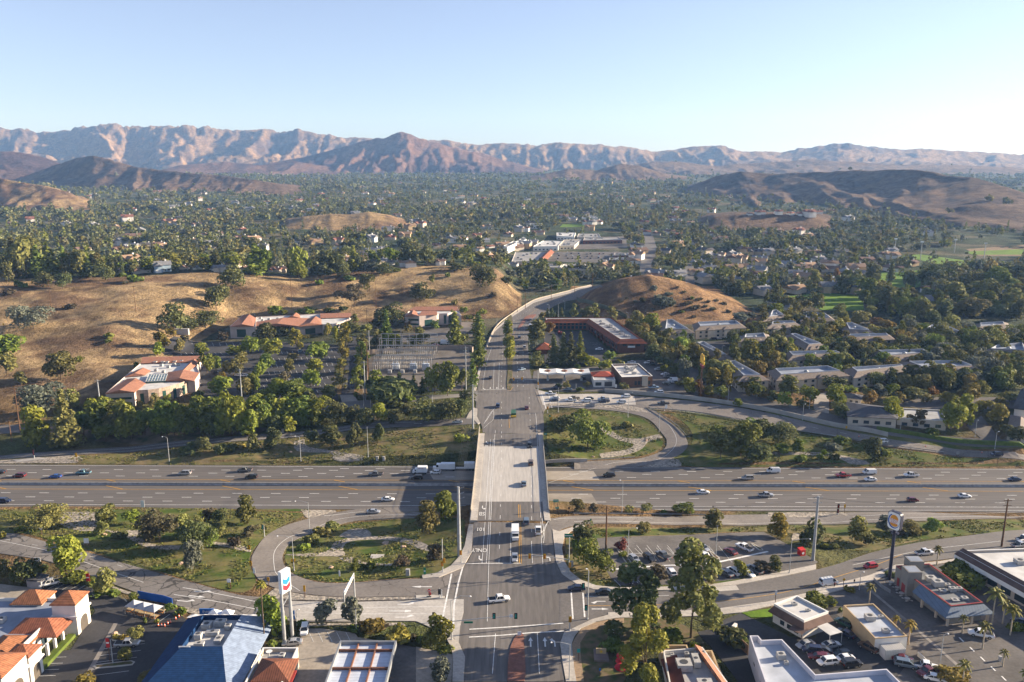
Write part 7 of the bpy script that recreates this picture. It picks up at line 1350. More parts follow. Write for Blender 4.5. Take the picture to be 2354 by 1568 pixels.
houses('F1',[(480,1088,120,'tan','w'),(690,1078,80,'brown','w'),(620,1075,70,'brown','c'),(280,1068,95,'grey','c'),(345,1078,60,'grey','w'),(820,968,80,'tan','c'),(670,955,70,'brown','c'),(755,925,90,'grey','w'),(985,922,70,'grey','w'),(845,905,60,'brown','w'),(960,985,60,'tan','w'),(1030,960,50,'red','w'),(430,1000,60,'grey','w'),(300,980,60,'grey','c'),(1180,1085,70,'grey','w'),(1260,1090,60,'brown','c'),(1620,1130,60,'brown','w'),(1480,1120,60,'brown','w'),(1290,800,60,'dark','c')],'above the main road bend','houses above the road bend')
houses('F2',[(565,732,70,'red','w'),(690,740,60,'red','w'),(775,735,50,'red','w'),(845,740,60,'red','w'),(900,752,90,'red','w'),(955,728,60,'red','w'),(1050,722,60,'red','w'),(1165,780,80,'grey','w'),(1300,780,70,'red','w'),(1490,852,60,'red','w'),(1712,880,70,'grey','w'),(490,738,40,'brown','w')],'on the bluff below the dark right hill','houses on the right bluff')
houses('F0',[(1640,858,90,'red','w'),(840,940,100,'grey','w'),(740,945,90,'brown','c'),(950,855,80,'grey','c'),(625,830,80,'grey','w'),(900,895,90,'brown','c'),(785,835,80,'tan','c'),(860,780,90,'red','w'),(225,780,90,'red','w'),(265,808,50,'red','w'),(430,920,60,'brown','c'),(2010,960,60,'grey','b'),(1990,930,100,'grey','w'),(2300,935,90,'red','c'),(1085,650,100,'grey','c'),(1280,672,60,'grey','w'),(1000,625,50,'grey','w'),(1540,722,100,'grey','w'),(1710,710,80,'grey','w'),(1430,722,60,'red','w'),(1985,700,70,'grey','w'),(2130,718,100,'grey','w'),(1820,665,50,'tan','w'),(640,610,50,'grey','w'),(900,705,45,'red','w'),(1390,890,60,'brown','c'),(1170,890,60,'grey','w'),(1800,835,60,'grey','w'),(1060,905,70,'grey','c'),(310,770,50,'brown','c'),(80,805,60,'brown','c'),(440,810,60,'grey','w'),(1180,690,60,'grey','w'),(1600,660,60,'grey','w'),(1350,640,50,'tan','w')],'among the trees behind the brown ridge','houses among the left valley trees')
# ---------------------------------------------------------------- poles, lamps, signals, signs
poleg=mat('pole_grey',(.42,.43,.43),.6,.4,.2,var=.1,scale=1); steelp=mat('pole_steel',(.34,.35,.36),.6,.4,.2,var=.12,scale=1.2); signg=mat('sign_green',(.01,.18,.10),.6,.3,var=.05); signy=mat('sign_yellow',(.62,.33,.01),.6,.3,var=.05); signw=mat('sign_white',(.74,.74,.73),.6,.3,var=.03); signr=mat('sign_red',(.5,.02,.02),.6,.3,var=.05); signo=mat('sign_orange',(.6,.14,.02),.6,.3,var=.05); signb=mat('sign_blue',(.02,.14,.42),.6,.3,var=.05); bkm=mat('black_paint',(.015,.015,.016),.6,.3); amber=mat('signal_amber_case',(.55,.33,.02),.6,.3); redl=mat('signal_red_lens',(.5,.02,.01),.3,.5); grnl=mat('signal_green_lens',(.05,.55,.4),.3,.5)
def hpx(P,dy,c,y):   # metres for a vertical extent of dy crop units
    py=D(c,0,y)[1]; beta=TH+math.atan((py-PY0)/F); return dy*K[c][2]/pxm(P)/math.cos(beta)
def base(c,x,y,flat=None):
    px,py=D(c,x,y)
    if flat is not None: return at(px,py,flat)
    P=grd(px,py); P.z=gz(P.x,P.y); return P
def lamp(c,x,y,yt,arm,label,flat=None):
    """arm: horizontal reach in m (negative = to the left), 0 = post-top"""
    P=base(c,x,y,flat); h=max(hpx(P,y-yt,c,(y+yt)/2),3.)
    r=thing('street_lamp',label,'street lamp',P); m=MB(); m.tube([(0,0,-.2),(0,0,h*.5),(0,0,h)],.13,.07,8)
    m.tube([(0,0,-.2),(0,0,.35)],.2,n=8); m.build('pole',poleg,r)
    if arm:
        m=MB(); m.tube([(0,0,h-.1),(arm*.5,0,h+.45),(arm,0,h+.5)],.06,.045,6); m.build('arm',poleg,r); m=MB(); m.lathe([(.05,.0),(.24,.03),(.2,.16),(.05,.2)],8,(arm+.15*(1 if arm>0 else -1),0,h+.36)); m.build('lamp_head',signw,r)
    else:
        m=MB(); m.box(-.35,.35,-.2,.2,h,h+.18); m.build('lamp_head',darkmet,r)
    return r
for c,x,y,yt,arm,lab in (('B0',1557,325,105,-1.8,'street lamp on the grass strip left of the freeway'),('B1',413,320,100,-1.6,'street lamp at the foot of the rock bed by the freeway'),('B1',1031,282,5,0,'plain lamp post right of the shrubs on the off-ramp verge'),('B1',495,990,705,-4.,'tall lamp inside the south loop where it meets the freeway'),('B1',350,1322,1030,-4.,'tall lamp inside the south loop with yellow warning panel'),
 ('B2',1010,800,510,-.8,'tall lamp at the freeway edge right of the bridge'),('B2',1064,1228,955,2.2,'lamp in the planted island of the park-and-ride lot'),('B2',1872,1190,925,0,'thin lamp post on the park-and-ride lot island'),('B2',1556,1270,1180,2.,'short lamp behind the tallest tree in the lot'),('B3',195,1350,1058,5.,'tall lamp at the kerb right of the park-and-ride exit'),('B3',838,1500,1355,.6,'dark lamp at the corner of the small green island'),
 ('A2',425,1338,1115,0,'grey pole at the end of the ramp queue'),('A2',1065,1388,1165,1.6,'lamp on the upper edge of the north loop'),('A2',1352,1518,1330,1.8,'lamp on the outer side of the north loop'),('A2',1985,1232,1100,1.,'lamp on the street above the retaining wall'),('A2',340,440,352,-1.2,'lamp at the far bend of the main road'),('A2',425,460,340,1,'tall curved lamp at the bend by the plaza pines'),('A2',485,390,320,-1,'lamp near the foot of the round hill'),('A2',160,715,658,-1.5,'lamp right of the main road by the plaza'),('A2',180,850,800,-1.5,'lamp right of the main road above the filling station'),('A2',588,1135,1078,0,'small lamp at the filling station exit'),('A2',1065,490,425,-1.2,'lamp behind the plaza below the brown hill'),('A2',1930,780,730,.8,'lamp on the apartment street by the pool trees'),
 ('A3',317,1412,1272,.6,'lamp on the wall right of the tall yellow sign'),('A3',1213,1522,1418,.5,'lamp on the ramp street below the low office'),('A3',1902,1562,1420,.3,'lamp beside the tall green trees at the ramp street'),('B3',2083,205,55,.6,'lamp at the far right of the ramp street'),('A3',378,1310,1195,.8,'lamp in the small lot left of the low office'),('A3',640,720,655,.4,'lamp on the apartment street'),('A3',855,920,860,.4,'lamp by the apartment car court'),
 ('A1',991,1315,1098,-1.4,'lamp left of the frontage road mouth'),('A1',1056,1312,1200,0,'short lamp right of the frontage road mouth'),('A1',1622,1242,1178,0,'small lamp on the frontage road below the substation'),('A1',2214,560,470,0,'lamp on the main road bend at the cut bank'),('C2',1735,1540,1165,-4.,'tall lamp at the lower right kerb of the crossroads'),('C1',1003,880,815,.6,'dark lamp by the white suv at the filling station'),('C1',1680,985,750,0,'thin dark lamp behind the two grey trees'),('C4',1395,1430,1065,.8,'brown lamp with two heads in the lower right lot'),('C0',1280,1355,1090,0,'lamp with red banner on the planted island'),('C2',303,1385,1340,0,'dark lamp by the grey shrub at bottom left of the crossroads')):
    lamp(c,x,y,yt,arm,lab)
def ppole(c,x,y,yt,label,kind='wood',arms=2,rad=.16,flat=None):
    P=base(c,x,y,flat); h=max(hpx(P,y-yt,c,(y+yt)/2),6.); m=MB(); r=thing('utility_pole',label,'utility pole',P)
    mt=woodp if kind=='wood' else steelp; m.tube([(0,0,-.3),(0,0,h*.5),(0,0,h)],rad*1.25,rad*.75,10); m.build('pole',mt,r)
    for k in range(arms):
        z=h-.5-k*1.6; m=MB(); 
        if kind=='steel3': m.tube([(0,0,z-.2),(1.6,.2,z+.25)],.1,.06,6)
        else: m.box(-1.3,1.3,-.07,.07,z-.07,z+.07)
        m.build('crossarm',mt,r)
        m=MB(); 
        for xx in ((1.6,) if kind=='steel3' else (-1.2,-.5,.5,1.2)): m.lathe([(.05,0),(.08,.1),(.05,.22)],6,(xx,.2 if kind=='steel3' else 0,z+(.22 if kind=='steel3' else .07)))
        m.build('insulator',gmetal,r)
    return P,h,r
PL={}
for key,c,x,y,yt,lab,kind,arms,rad in (('a','A0',930,1360,1042,'grey steel pole at the left corner of the round-walled office','steel',1,.3),('b','A0',2230,1322,945,'grey steel pole in front of the office car park','steel',1,.26),('c','A1',1005,1228,872,'grey steel pole at the car park lane mouth','steel',1,.3),('d','A1',1930,1142,740,'grey steel pole with arms right of the substation','steel',3,.26),('e','A1',1995,1492,1087,'thick grey steel pole at the north end of the bridge','steel',1,.34),('f','B1',1868,1192,575,'tallest grey steel pole with three arms beside the bridge','steel3',3,.5),
 ('g','B3',412,1230,660,'grey steel pole by the park-and-ride exit','steel',2,.42),('h','B3',2145,1105,680,'brown wooden pole with transformers at the right edge','wood',2,.25),('i','B2',862,1132,742,'brown wooden pole at the left end of the park-and-ride lot','wood',0,.25),('j','A0',474,400,122,'wooden pole on the brown hillside at the far left','wood',1,.14),('k','A0',1250,418,178,'wooden pole in the middle of the left hillside','wood',1,.14),('l','A0',187,1522,1107,'dark wooden pole at the lower left grove','wood',2,.2),('m','A0',108,1610,1415,'shorter dark wooden pole at the left edge','wood',1,.18),('n','A1',331,377,107,'wooden pole on the brown slope above the far office','wood',1,.15),('o','A1',1103,390,130,'wooden pole on the brown slope beside the oak','wood',1,.15),('p','A1',1022,560,375,'wooden pole at the foot of the brown slope','wood',1,.14),('q','A1',1028,1005,690,'tall brown pole at the left corner of the substation','wood',1,.2),('r','A1',1455,665,540,'brown pole behind the substation wall','wood',1,.18),
 ('s','A2',360,306,165,'wooden pole on the far side of the road bend','wood',2,.18),('t','A2',575,245,97,'second wooden pole past the road bend','wood',2,.18),('u','A2',738,197,52,'wooden pole at the foot of the round hill beyond the bend','wood',2,.18),('v','A2',122,385,232,'wooden pole on the cut bank by the bend','wood',2,.18),('w','A2',48,422,302,'shorter pole on the cut bank by the bend','wood',1,.15),('x','A1',1043,782,585,'blue-grey post behind the substation corner','steel',0,.2),('y','A1',1336,742,577,'blue-grey post behind the substation gantry','steel',0,.2),('z','A0',2050,215,95,'wooden pole among the oaks on the left ridge','wood',1,.14)):
    PL[key]=ppole(c,x,y,yt,lab,kind,arms,rad)
def wires(a,b,n,label,dx=1.2,sag=1.4,z0=-.4):
    (P,h,_),(Q,g,_)=PL[a],PL[b]; m=MB(); A=Vector(P)+Vector((0,0,h+z0));B=Vector(Q)+Vector((0,0,g+z0))
    for k in range(n):
        off=Vector(((k/(max(n-1,1))-.5)*2*dx,0,-(k%3)*.25)); pts=[A.lerp(B,t)+off+Vector((0,0,-sag*4*t*(1-t))) for t in np.linspace(0,1,9)]; m.tube(pts,.022,n=4)
    tag(m.build('power_line',mat('cable',(.10,.10,.10),.6,.3)),label,'power line')
for a,b,n,lab in (('f','e',6,'power cables sagging from the tallest pole along the bridge'),('e','d',6,'power cables from the bridge pole to the substation pole'),('d','c',3,'power cables crossing above the substation trees'),('c','b',3,'power cables above the office car park'),('b','a',3,'power cables above the tall belt of trees'),('a','l',3,'power cables at the left edge above the grove'),('v','s',5,'power cables along the far road bend'),('s','t',5,'power cables past the road bend toward the valley'),('t','u',5,'power cables ending at the foot of the round hill'),('g','i',3,'power cables above the park-and-ride lot'),('g','h',3,'power cables behind the tall burger sign'),('j','k',2,'thin cables across the left brown hillside'),('n','o',2,'thin cables across the brown slope behind the offices')): wires(a,b,n,lab)
def sighead(m_,x,y,z,par,face,case,lens):
    """face: 'y-' faces the viewer side"""
    m=MB(); d=-.14 if face=='-' else .14; m.box(x-.22,x+.22,y-.14,y+.14,z-.62,z+.62); m.box(x-.38,x+.38,y-.02,y+.02,z-.8,z+.8); o=m.build('signal_head',case,par)
    m=MB()
    for k in (-.38,0,.38): m.tube([(x,y+d,z+k),(x,y+d*1.25,z+k)],.15,n=8)
    m.build('signal_lens',lens,o)
def signal(label,c,x,y,yt,heads,arm=None,lum=None,case=amber,lens=redl,face='-'):
    P=base(c,x,y); h=hpx(P,y-yt,c,(y+yt)/2); r=thing('traffic_signal',label,'traffic signal',P); m=MB(); m.tube([(0,0,-.2),(0,0,h)],.16,.11,8); m.tube([(0,0,-.2),(0,0,.3)],.25,n=8); m.build('pole',poleg,r)
    s=K[c][2]
    def off(xx,yy): # offset in metres parallel to the picture plane at the pole
        return (xx-x)*s/pxm(P), hpx(P,y-yy,c,(y+yy)/2)
    if arm:
        ax,az=off(*arm[1]); bx,bz=off(*arm[0]); m=MB(); m.tube([(0,0,bz),(ax*.5,0,(bz+az)/2+.15),(ax,0,az)],.11,.06,8); m.build('mast_arm',poleg,r)
    if lum:
        lx,lz=off(*lum); m=MB(); m.tube([(0,0,h-.1),(lx*.5,0,lz+.1),(lx,0,lz)],.06,.045,6); m.build('lamp_arm',poleg,r); m=MB(); m.lathe([(.05,0),(.24,.03),(.2,.16),(.05,.2)],8,(lx,0,lz-.1)); m.build('lamp_head',signw,r)
    for hx,hy in heads:
        ox,oz=off(hx,hy); sighead(m,ox,-.2 if abs(ox)>.3 else -.25,oz,r,face,case,lens)
    return P,r,off
P,r,off=signal('signal mast arm reaching over the lower left lanes of the crossroads','C2',405,1090,665,[(885,828),(1130,828),(395,905)],[(405,890),(1135,832)],(622,622),bkm,grnl)
ox,oz=off(1078,830); m=MB(); m.box(ox-.4,ox+.4,-.15,-.1,oz-.4,oz+.4); m.build('sign_panel',signw,r); ox,oz=off(596,897); m=MB(); m.box(ox-1.1,ox+1.1,-.15,-.1,oz-.25,oz+.25); m.build('street_name_sign',signg,r)
signal('signal mast arm over the upper right lanes of the crossroads','C2',1730,358,-60,[(1286,143),(1453,146),(1740,240)],[(1730,185),(1270,130)],None,amber,redl)
signal('signal pole at the sidewalk below the bridge with a lowered arm','C2',303,325,-40,[(320,190),(297,225)],None,None,amber,redl); signal('short pedestrian signal post by the tallest steel pole','C2',514,215,80,[(508,98)],None,None,amber,redl)
P,r,off=signal('signal pole with lamp arm on the right side of the crossroads','C2',1942,855,330,[(1920,725),(1885,490)],[(1942,640),(1900,485)],(1918,312),bkm,grnl); signal('short signal post at the lower right corner of the crossroads','C2',1740,988,815,[(1742,855)],None,None,amber,redl); signal('black signal post on the left kerb of the crossroads','C2',190,892,785,[(204,805)],None,None,bkm,grnl,'+'); signal('black signal at the end of the rock island','C2',268,618,505,[(268,540)],None,None,bkm,grnl,'+')
signal('signal mast arm over the main road by the small filling station','A2',238,1132,950,[(15,1034),(92,1028),(240,1072)],[(238,1042),(5,1030)],None,amber,redl); signal('yellow signal post at the north ramp corner','A2',326,1345,1283,[(326,1298)],None,None,amber,redl); signal('signal mast arm over the main road at the frontage road','A1',2005,1165,1100,[(2137,1182),(2211,1178)],[(2005,1162),(2215,1176)],None,bkm,redl); signal('ramp meter signal on the south loop grass','B1',78,1010,905,[(69,922)],None,None,bkm,grnl); signal('black ramp meter signal at the freeway merge','B3',640,812,720,[(638,730),(637,773)],None,None,bkm,redl); signal('ramp meter signal at the left end of the off-ramp','B0',317,292,215,[(318,222),(318,245)],None,None,bkm,redl)
def sign(label,c,x,y,yt,w,hh,m_,posts=1,rot=0,shape='rect',name='road_sign',border=None,txt=None,tm=None,post=None,flat=None):
    """w,hh: panel size in crop units; yt = top of the panel"""
    P=base(c,x,y,flat); s=K[c][2]; W=w*s/pxm(P); Hh=hpx(P,hh,c,yt); h=hpx(P,y-yt,c,(y+yt)/2)
    if h<Hh: h=Hh+.5
    r=thing(name,label,'sign',P,math.radians(rot)); pm=post or woodp
    for k in range(posts): xx=0 if posts==1 else (-.35 if k==0 else .35)*W; m=MB(); m.box(xx-.06,xx+.06,-.0,.12,-.2,h-.05); m.build('post',pm,r)
    m=MB()
    if shape=='rect': m.box(-W/2,W/2,-.06,-.005,h-Hh,h)
    elif shape=='diamond':
        q=W*.6; zc=h-q; v=[(0,-.06,zc-q),(q,-.06,zc),(0,-.06,zc+q),(-q,-.06,zc)]; m.add(v+[(a,-.005,b) for a,_,b in v],[(0,1,2,3),(7,6,5,4),(0,4,5,1),(1,5,6,2),(2,6,7,3),(3,7,4,0)])
    elif shape=='disc': m.tube([(0,-.06,h-W/2),(0,-.005,h-W/2)],W/2,n=16)
    pn=m.build('panel',m_,r)
    if border: m=MB(); m.box(-W/2+.08,W/2-.08,-.075,-.06,h-Hh*.58,h-Hh*.42) if border!='chev' else m.add([(-W*.2,-.07,h-Hh*.1),(W*.05,-.07,h-Hh*.1),(W*.3,-.07,h-Hh*.5),(W*.05,-.07,h-Hh*.9),(-W*.2,-.07,h-Hh*.9),(W*.05,-.07,h-Hh*.5)],[(0,1,2,5),(5,2,3,4)]); m.build('symbol',bkm if border=='chev' else signw,pn)
    if txt: o=bpy.data.objects.new('lettering',text_mesh('lettering',txt,min(Hh*.6,W/len(txt)*1.5),tm or signw)); link(o,pn); o.location=(0,-.075,h-Hh/2); o.rotation_euler=(math.pi/2,0,0)
    return r
for a in ((('yellow chevron sign at the top of the loop curve beside the rocks','C1',466,95,18,30,45,signy),dict(border='chev')),(('yellow chevron sign in the middle of the loop curve','C1',489,300,198,30,48,signy),dict(border='chev')),(('yellow chevron sign behind the fan palm','C1',685,470,380,26,40,signy),dict(border='chev')),(('yellow sign on the rock island of the loop','C1',1096,612,475,24,65,signy),{}),(('yellow warning panel on the tall loop lamp','C1',968,300,172,46,36,signy),{}),
 (('white square sign at the loop kerb','C1',524,352,275,26,55,signw),{}),(('white and orange sign on the loop grass','C1',1492,402,305,18,60,signw),{}),(('two-post sign with white back below the loop grass','C1',243,512,400,42,38,signw),dict(posts=2)),(('green and white sign at the sidewalk by the loop','C2',100,362,270,26,75,signg),dict(border=True)),(('red do-not-enter sign on the rock island','C2',150,610,515,36,36,signr),dict(shape='disc',border=True)),(('red wrong-way panel below the do-not-enter disc','C2',158,606,550,30,28,signr),dict(txt='WRONG WAY')),(('black one-way panel on the rock island','C2',146,612,588,52,14,bkm),dict(txt='ONE WAY')),(('white marker post at the end of the rock island','C2',292,612,520,10,80,signw),{}),
 (('tall two-post white sign beside the freeway at left','B0',1318,785,680,34,62,signw),dict(posts=2)),(('white diamond back of a sign on the left verge','B0',384,1000,912,36,36,signw),dict(shape='diamond')),(('white two-post sign at the left off-ramp edge','B0',800,1112,1028,46,44,signw),dict(posts=2)),(('white two-post sign behind the dark shrubs at left','B0',350,1270,1205,56,40,signw),dict(posts=2)),(('orange-yellow sign at the rock bed by the freeway','B0',707,328,243,20,34,signy),{}),(('small two-post sign above the yellow turf','B0',2106,1492,1405,30,28,signw),dict(posts=2)),(('yellow sign at the far left road edge','A0',35,560,520,14,20,signy),{}),
 (('larger green exit sign right of the bridge','B2',402,790,672,50,24,signg),dict(posts=2,border=True)),(('smaller green sign below the exit sign','B2',414,795,738,34,18,signg),dict(border=True)),(('green sign at the north end of the bridge parapet','B2',308,140,58,28,20,signg),dict(border=True)),(('narrow green sign on the on-ramp verge','B2',722,918,848,14,32,signg),{}),(('big dark green two-post sign by the on-ramp sidewalk','B2',517,1175,990,76,34,signg),dict(posts=2,border=True)),(('small dark sign at the start of the on-ramp guardrail','B2',523,795,742,18,14,bkm),{}),(('thin post sign at the freeway edge beyond the round bush','B2',1843,800,730,8,14,bkm),{}),
 (('yellow sign at the north ramp sidewalk','A2',357,1440,1385,22,28,signy),{}),(('green sign at the north ramp corner','A2',347,1400,1362,16,18,signg),{}),(('pale arrow sign on the north ramp','A2',1415,1310,1268,22,40,signw),dict(border=True)),(('orange sign on the left off-ramp','A1',1720,1402,1345,12,26,signo),{}),(('green and white marker by the left off-ramp','A1',1892,1382,1330,14,50,signg),{}),(('white price sign at the small filling station','A2',955,1125,1082,18,30,signw),{}),(('yellow warning sign at the side road kerb','B3',690,1490,1395,26,36,signy),dict(shape='diamond')),(('small sign post on the side road sidewalk','B3',791,1442,1405,14,18,bkm),{}),(('yellow merge sign beside the freeway at right','B3',700,802,716,16,30,signy),{}),(('thin post by the bank at the far right','B3',2104,360,290,8,14,bkm),{}),(('two-post sign back on the north ramp edge','B3',1740,272,230,24,26,steelp),dict(posts=2)),(('green sign on the ramp bank at right','B3',905,40,8,14,16,signw),{}),(('yellow sign on the ramp bank at right','B3',718,30,-6,16,22,signy),{}),
 (('blue-white no u-turn sign at the tip of the brick median','C2',1170,1050,992,42,42,signw),dict(border=True)),(('blue-green garden sign beside the gravel path','C2',1838,1330,1195,36,40,mat('sign_teal',(.02,.30,.28),.6,.3)),{}),(('white garden sign in the flower bed','C2',2210,1020,968,60,42,signw),dict(rot=-8)),(('blue small sign at the garden edge','C2',2080,1480,1410,18,30,signb),{}),(('no-parking sign on the side road sidewalk','C3',1893,670,532,24,48,signw),dict(border=True)),(('red advertising banner on a post by the off-ramp','B0',815,1455,1355,32,68,signr),dict(border=True)),(('red banner on the planted island lamp','C0',1245,1340,1085,40,98,signr),dict(border=True)),(('small sign on the petrol shop verge','C1',985,980,765,18,95,signb),dict(border=True))): sign(*a[0],**a[1])
# truss frame holding the overhead ramp sign
P0=base('C1',1553,850); P1=base('C1',1662,620); r=thing('overhead_sign_frame','grey truss frame over the ramp behind the two grey trees','sign frame',P0); d=Vector(P1)-Vector(P0); h=7.6
for o_ in (Vector((0,0,0)),d): m=MB(); m.tube([o_+Vector((0,0,-.2)),o_+Vector((0,0,h))],.22,.18,10); m.build('post',poleg,r)
m=MB(); n=9
for k in range(n):
    a=d*(k/n);b_=d*((k+1)/n)
    for z in (h-1.1,h-.1): m.bar(a+Vector((0,0,z)),b_+Vector((0,0,z)),.12,.12)
    m.bar(a+Vector((0,0,h-1.1)),b_+Vector((0,0,h-.1)),.08,.08); m.bar(a+Vector((0,0,h-1.1)),a+Vector((0,0,h-.1)),.08,.08)
m.build('truss',signw,r); m=MB()
for k in (.25,.6,.85): q=d*k; m.box(q.x-.6,q.x-.5,q.y-.5,q.y+.5,h-1.6,h-.9)
m.build('sign_back',signb,r)
# big pole signs
def rbox(W,Hh,r,n=5):
    o=[]
    for cx,cz,a0 in ((W/2-r,Hh/2-r,0),(-W/2+r,Hh/2-r,90),(-W/2+r,-Hh/2+r,180),(W/2-r,-Hh/2+r,270)):
        for k in range(n+1): a=math.radians(a0+90*k/n); o.append((cx+r*math.cos(a),cz+r*math.sin(a)))
    return o
def slab(m,pts,y0,y1,mi=0):
    n=len(pts); v=[(x,y0,z) for x,z in pts]+[(x,y1,z) for x,z in pts]; m.add(v,[tuple(range(n)),tuple(range(2*n-1,n-1,-1))]+[(i,n+i,n+(i+1)%n,(i+1)%n) for i in range(n)],mi)
P=base('C4',828,405); r=thing('pole_sign','tall pole sign with a rounded burger logo panel at right','pole sign',P,math.radians(-57)); h=hpx(P,405+335,'C4',100)
navy=mat('navy_paint',(.02,.022,.05),.5,.4); m=MB(); m.tube([(0,0,-.3),(0,0,h-3)],.48,.42,12); m.build('pole',navy,r); m=MB(); m.box(-1.2,1.2,-.5,.5,h-6.5,h-6.1); m.box(-.25,.25,-1.5,1.5,h-6.4,h-6.2); m.build('maintenance_frame',navy,r)
W=4.4; Hh=5.2; zc=h-2.7; B=MB(); slab(B,[(x,z+zc) for x,z in rbox(W,Hh,.85)],-.85,.5); bx_=B.build('sign_box',navy,r); bx_.scale.x=.86; B=MB(); slab(B,[(x,z+zc) for x,z in rbox(W-.25,Hh-.25,.95)],-.89,-.855); f=B.build('sign_face',signw,r); f.scale.x=.86
def arc(cx,cz,rx,rz,a0,a1,n=14): return [(cx+rx*math.cos(math.radians(a0+(a1-a0)*k/n)),cz+rz*math.sin(math.radians(a0+(a1-a0)*k/n))) for k in range(n+1)]
orange=mat('logo_orange',(.72,.30,.02),.6,.3); lred=mat('logo_red',(.48,.03,.02),.6,.3); lblue=mat('logo_blue',(.02,.10,.36),.6,.3)
B=MB(); o1=arc(.0,zc,2.0,2.15,120,375,22);o2=arc(.2,zc+.1,1.75,1.86,375,120,22); 
n=len(o1); v=[(x,-.905,z) for x,z in o1]+[(x,-.905,z) for x,z in o2[::-1]]; B.add(v,[(i,i+1,n+i+1,n+i) for i in range(n-1)]); B.build('logo_ring',lblue,f)
B=MB(); slab(B,[(x,z+zc) for x,z in arc(.1,.62,1.35,1.22,0,180)],-.92,-.89); slab(B,[(x,z+zc) for x,z in arc(.1,-.7,1.35,.9,180,360)],-.92,-.89); B.build('logo_bun',orange,f)
for t_,z,sz in (('BURGER',zc+.31,.8),('KING',zc-.40,1.02)): o=bpy.data.objects.new('lettering',text_mesh('lettering',t_,sz,lred)); link(o,f); o.location=(.1,-.93,z); o.rotation_euler=(math.pi/2,0,0); o.scale=(.95,1.05,1)
P=base('C1',905,1092); Q=base('C1',985,930); r=thing('pole_sign','tall white petrol sign with blue and red chevrons on two steel posts','pole sign',P,math.radians(60)); gap=2.6; hs=hpx(P,1092-330,'C1',700)
for x in (-gap/2+.2,gap/2+.2): m=MB(); m.tube([(x,0,-.3),(x,0,hs-4.5)],.36,.30,10); m.tube([(x,0,-.3),(x,0,hs*.45)],.42,n=10); m.build('post',steelp,r)
m=MB(); m.tube([(-gap/2+.2,0,hs*.5),(gap/2+.2,0,hs*.62)],.1); m.build('brace',steelp,r)
W=2.9; Hh=5.7; z0=hs-Hh-.2; B=MB(); B.box(-W/2,W/2,-.75,.35,z0,z0+Hh); B.build('sign_box',signw,r)
cblue=mat('chevron_blue',(.02,.22,.58),.5,.4); cred=mat('chevron_red',(.55,.03,.05),.5,.4); B=MB(); 
def chev(m,zt,th): m.add([(-W*.40,-.78,zt),(0,-.78,zt-.75),(W*.40,-.78,zt),(W*.40,-.78,zt-th),(0,-.78,zt-.75-th),(-W*.40,-.78,zt-th)],[(0,5,4,1),(1,4,3,2)])
chev(B,z0+4.0,1.3); B.build('blue_chevron',cblue,r); B=MB(); chev(B,z0+2.4,1.3); B.build('red_chevron',cred,r)
o=bpy.data.objects.new('lettering',text_mesh('lettering','Chevron',.72,lblue)); link(o,r); o.location=(0,-.785,z0+4.85); o.rotation_euler=(math.pi/2,0,0)
P=base('A2',1732,1195); h=hpx(P,1195-815,'A2',1000); r=thing('pole_sign','very tall brown pole sign with yellow arches beside the north ramp','pole sign',P); m=MB(); m.box(-.38,.38,-.38,.38,-.3,h-3); m.build('pole',mat('brown_pole',(.19,.095,.045),.7,.3),r)
m=MB(); ym=PAINT['yellow']
for yc in (-1.5,1.5): m.tube([(0,yc+1.5*math.cos(a),h-4.2+4.3*math.sin(a)) for a in np.linspace(0,math.pi,13)],.5,n=8)
m.build('yellow_arches',ym,r); m=MB(); m.box(-.55,.55,-2.6,2.6,h-6.2,h-5.0); m.build('sign_panel',mat('sign_dark_red',(.22,.05,.04),.6,.3),r)
# pancake house street sign
P=base('C0',2330,860); r=thing('shop_sign','blue and white lettered sign panel behind the blue-roofed restaurant','sign',P); m=MB(); m.box(-1.5,2.2,0,.25,1.6,3.1); pn=m.build('panel',signb,r); m=MB(); m.box(-.1,.1,.05,.2,-.2,1.6); m.box(.6,.8,.05,.2,-.2,1.6); m.build('post',poleg,r); o=bpy.data.objects.new('lettering',text_mesh('lettering','ihop',1.2,signw)); link(o,pn); o.location=(.35,-.02,2.35); o.rotation_euler=(math.pi/2,0,0)
# ---- walls, fences, guardrails
def runwall(name,label,cat_,c,L,h,th,m_,flat=None,sm_=True):
    P=gpts(c,L); Q=catmull(P,step=3.) if sm_ else lin(P,step=3.); m=MB(); v=[];f=[]; n=len(Q)
    for i,p in enumerate(Q):
        d=(Q[min(i+1,n-1)]-Q[max(i-1,0)]).normalized(); q=Vector((-d.y,d.x))*th/2; z=gz(p.x,p.y)
        v+=[(p.x-q.x,p.y-q.y,z-.4),(p.x+q.x,p.y+q.y,z-.4),(p.x+q.x,p.y+q.y,z+h),(p.x-q.x,p.y-q.y,z+h)]
    for i in range(n-1):
        for k in range(4): f.append((4*i+k,4*i+(k+1)%4,4*i+4+(k+1)%4,4*i+4+k))
    f+=[(3,2,1,0),tuple(4*(n-1)+k for k in range(4))]; m.add(v,f); return tag(m.build(name,m_),label,cat_)
retw=mat('retaining_wall',(.36,.34,.31),.9,.2,var=.1,scale=.3)
runwall('retaining_wall','long grey retaining wall on the upper side of the north ramp','wall','D',[1390,902,1462,907,1602,920,1765,946,1925,982,2041,1004],2.0,.4,retw)
runwall('roadside_wall','low pale wall along the outer bend of the main road','wall','D',[1119,800,1132,765,1150,742,1177,722,1225,692,1265,680,1325,664,1358,656],0.8,.35,mat('pale_wall',(.37,.32,.25),.9,.2))
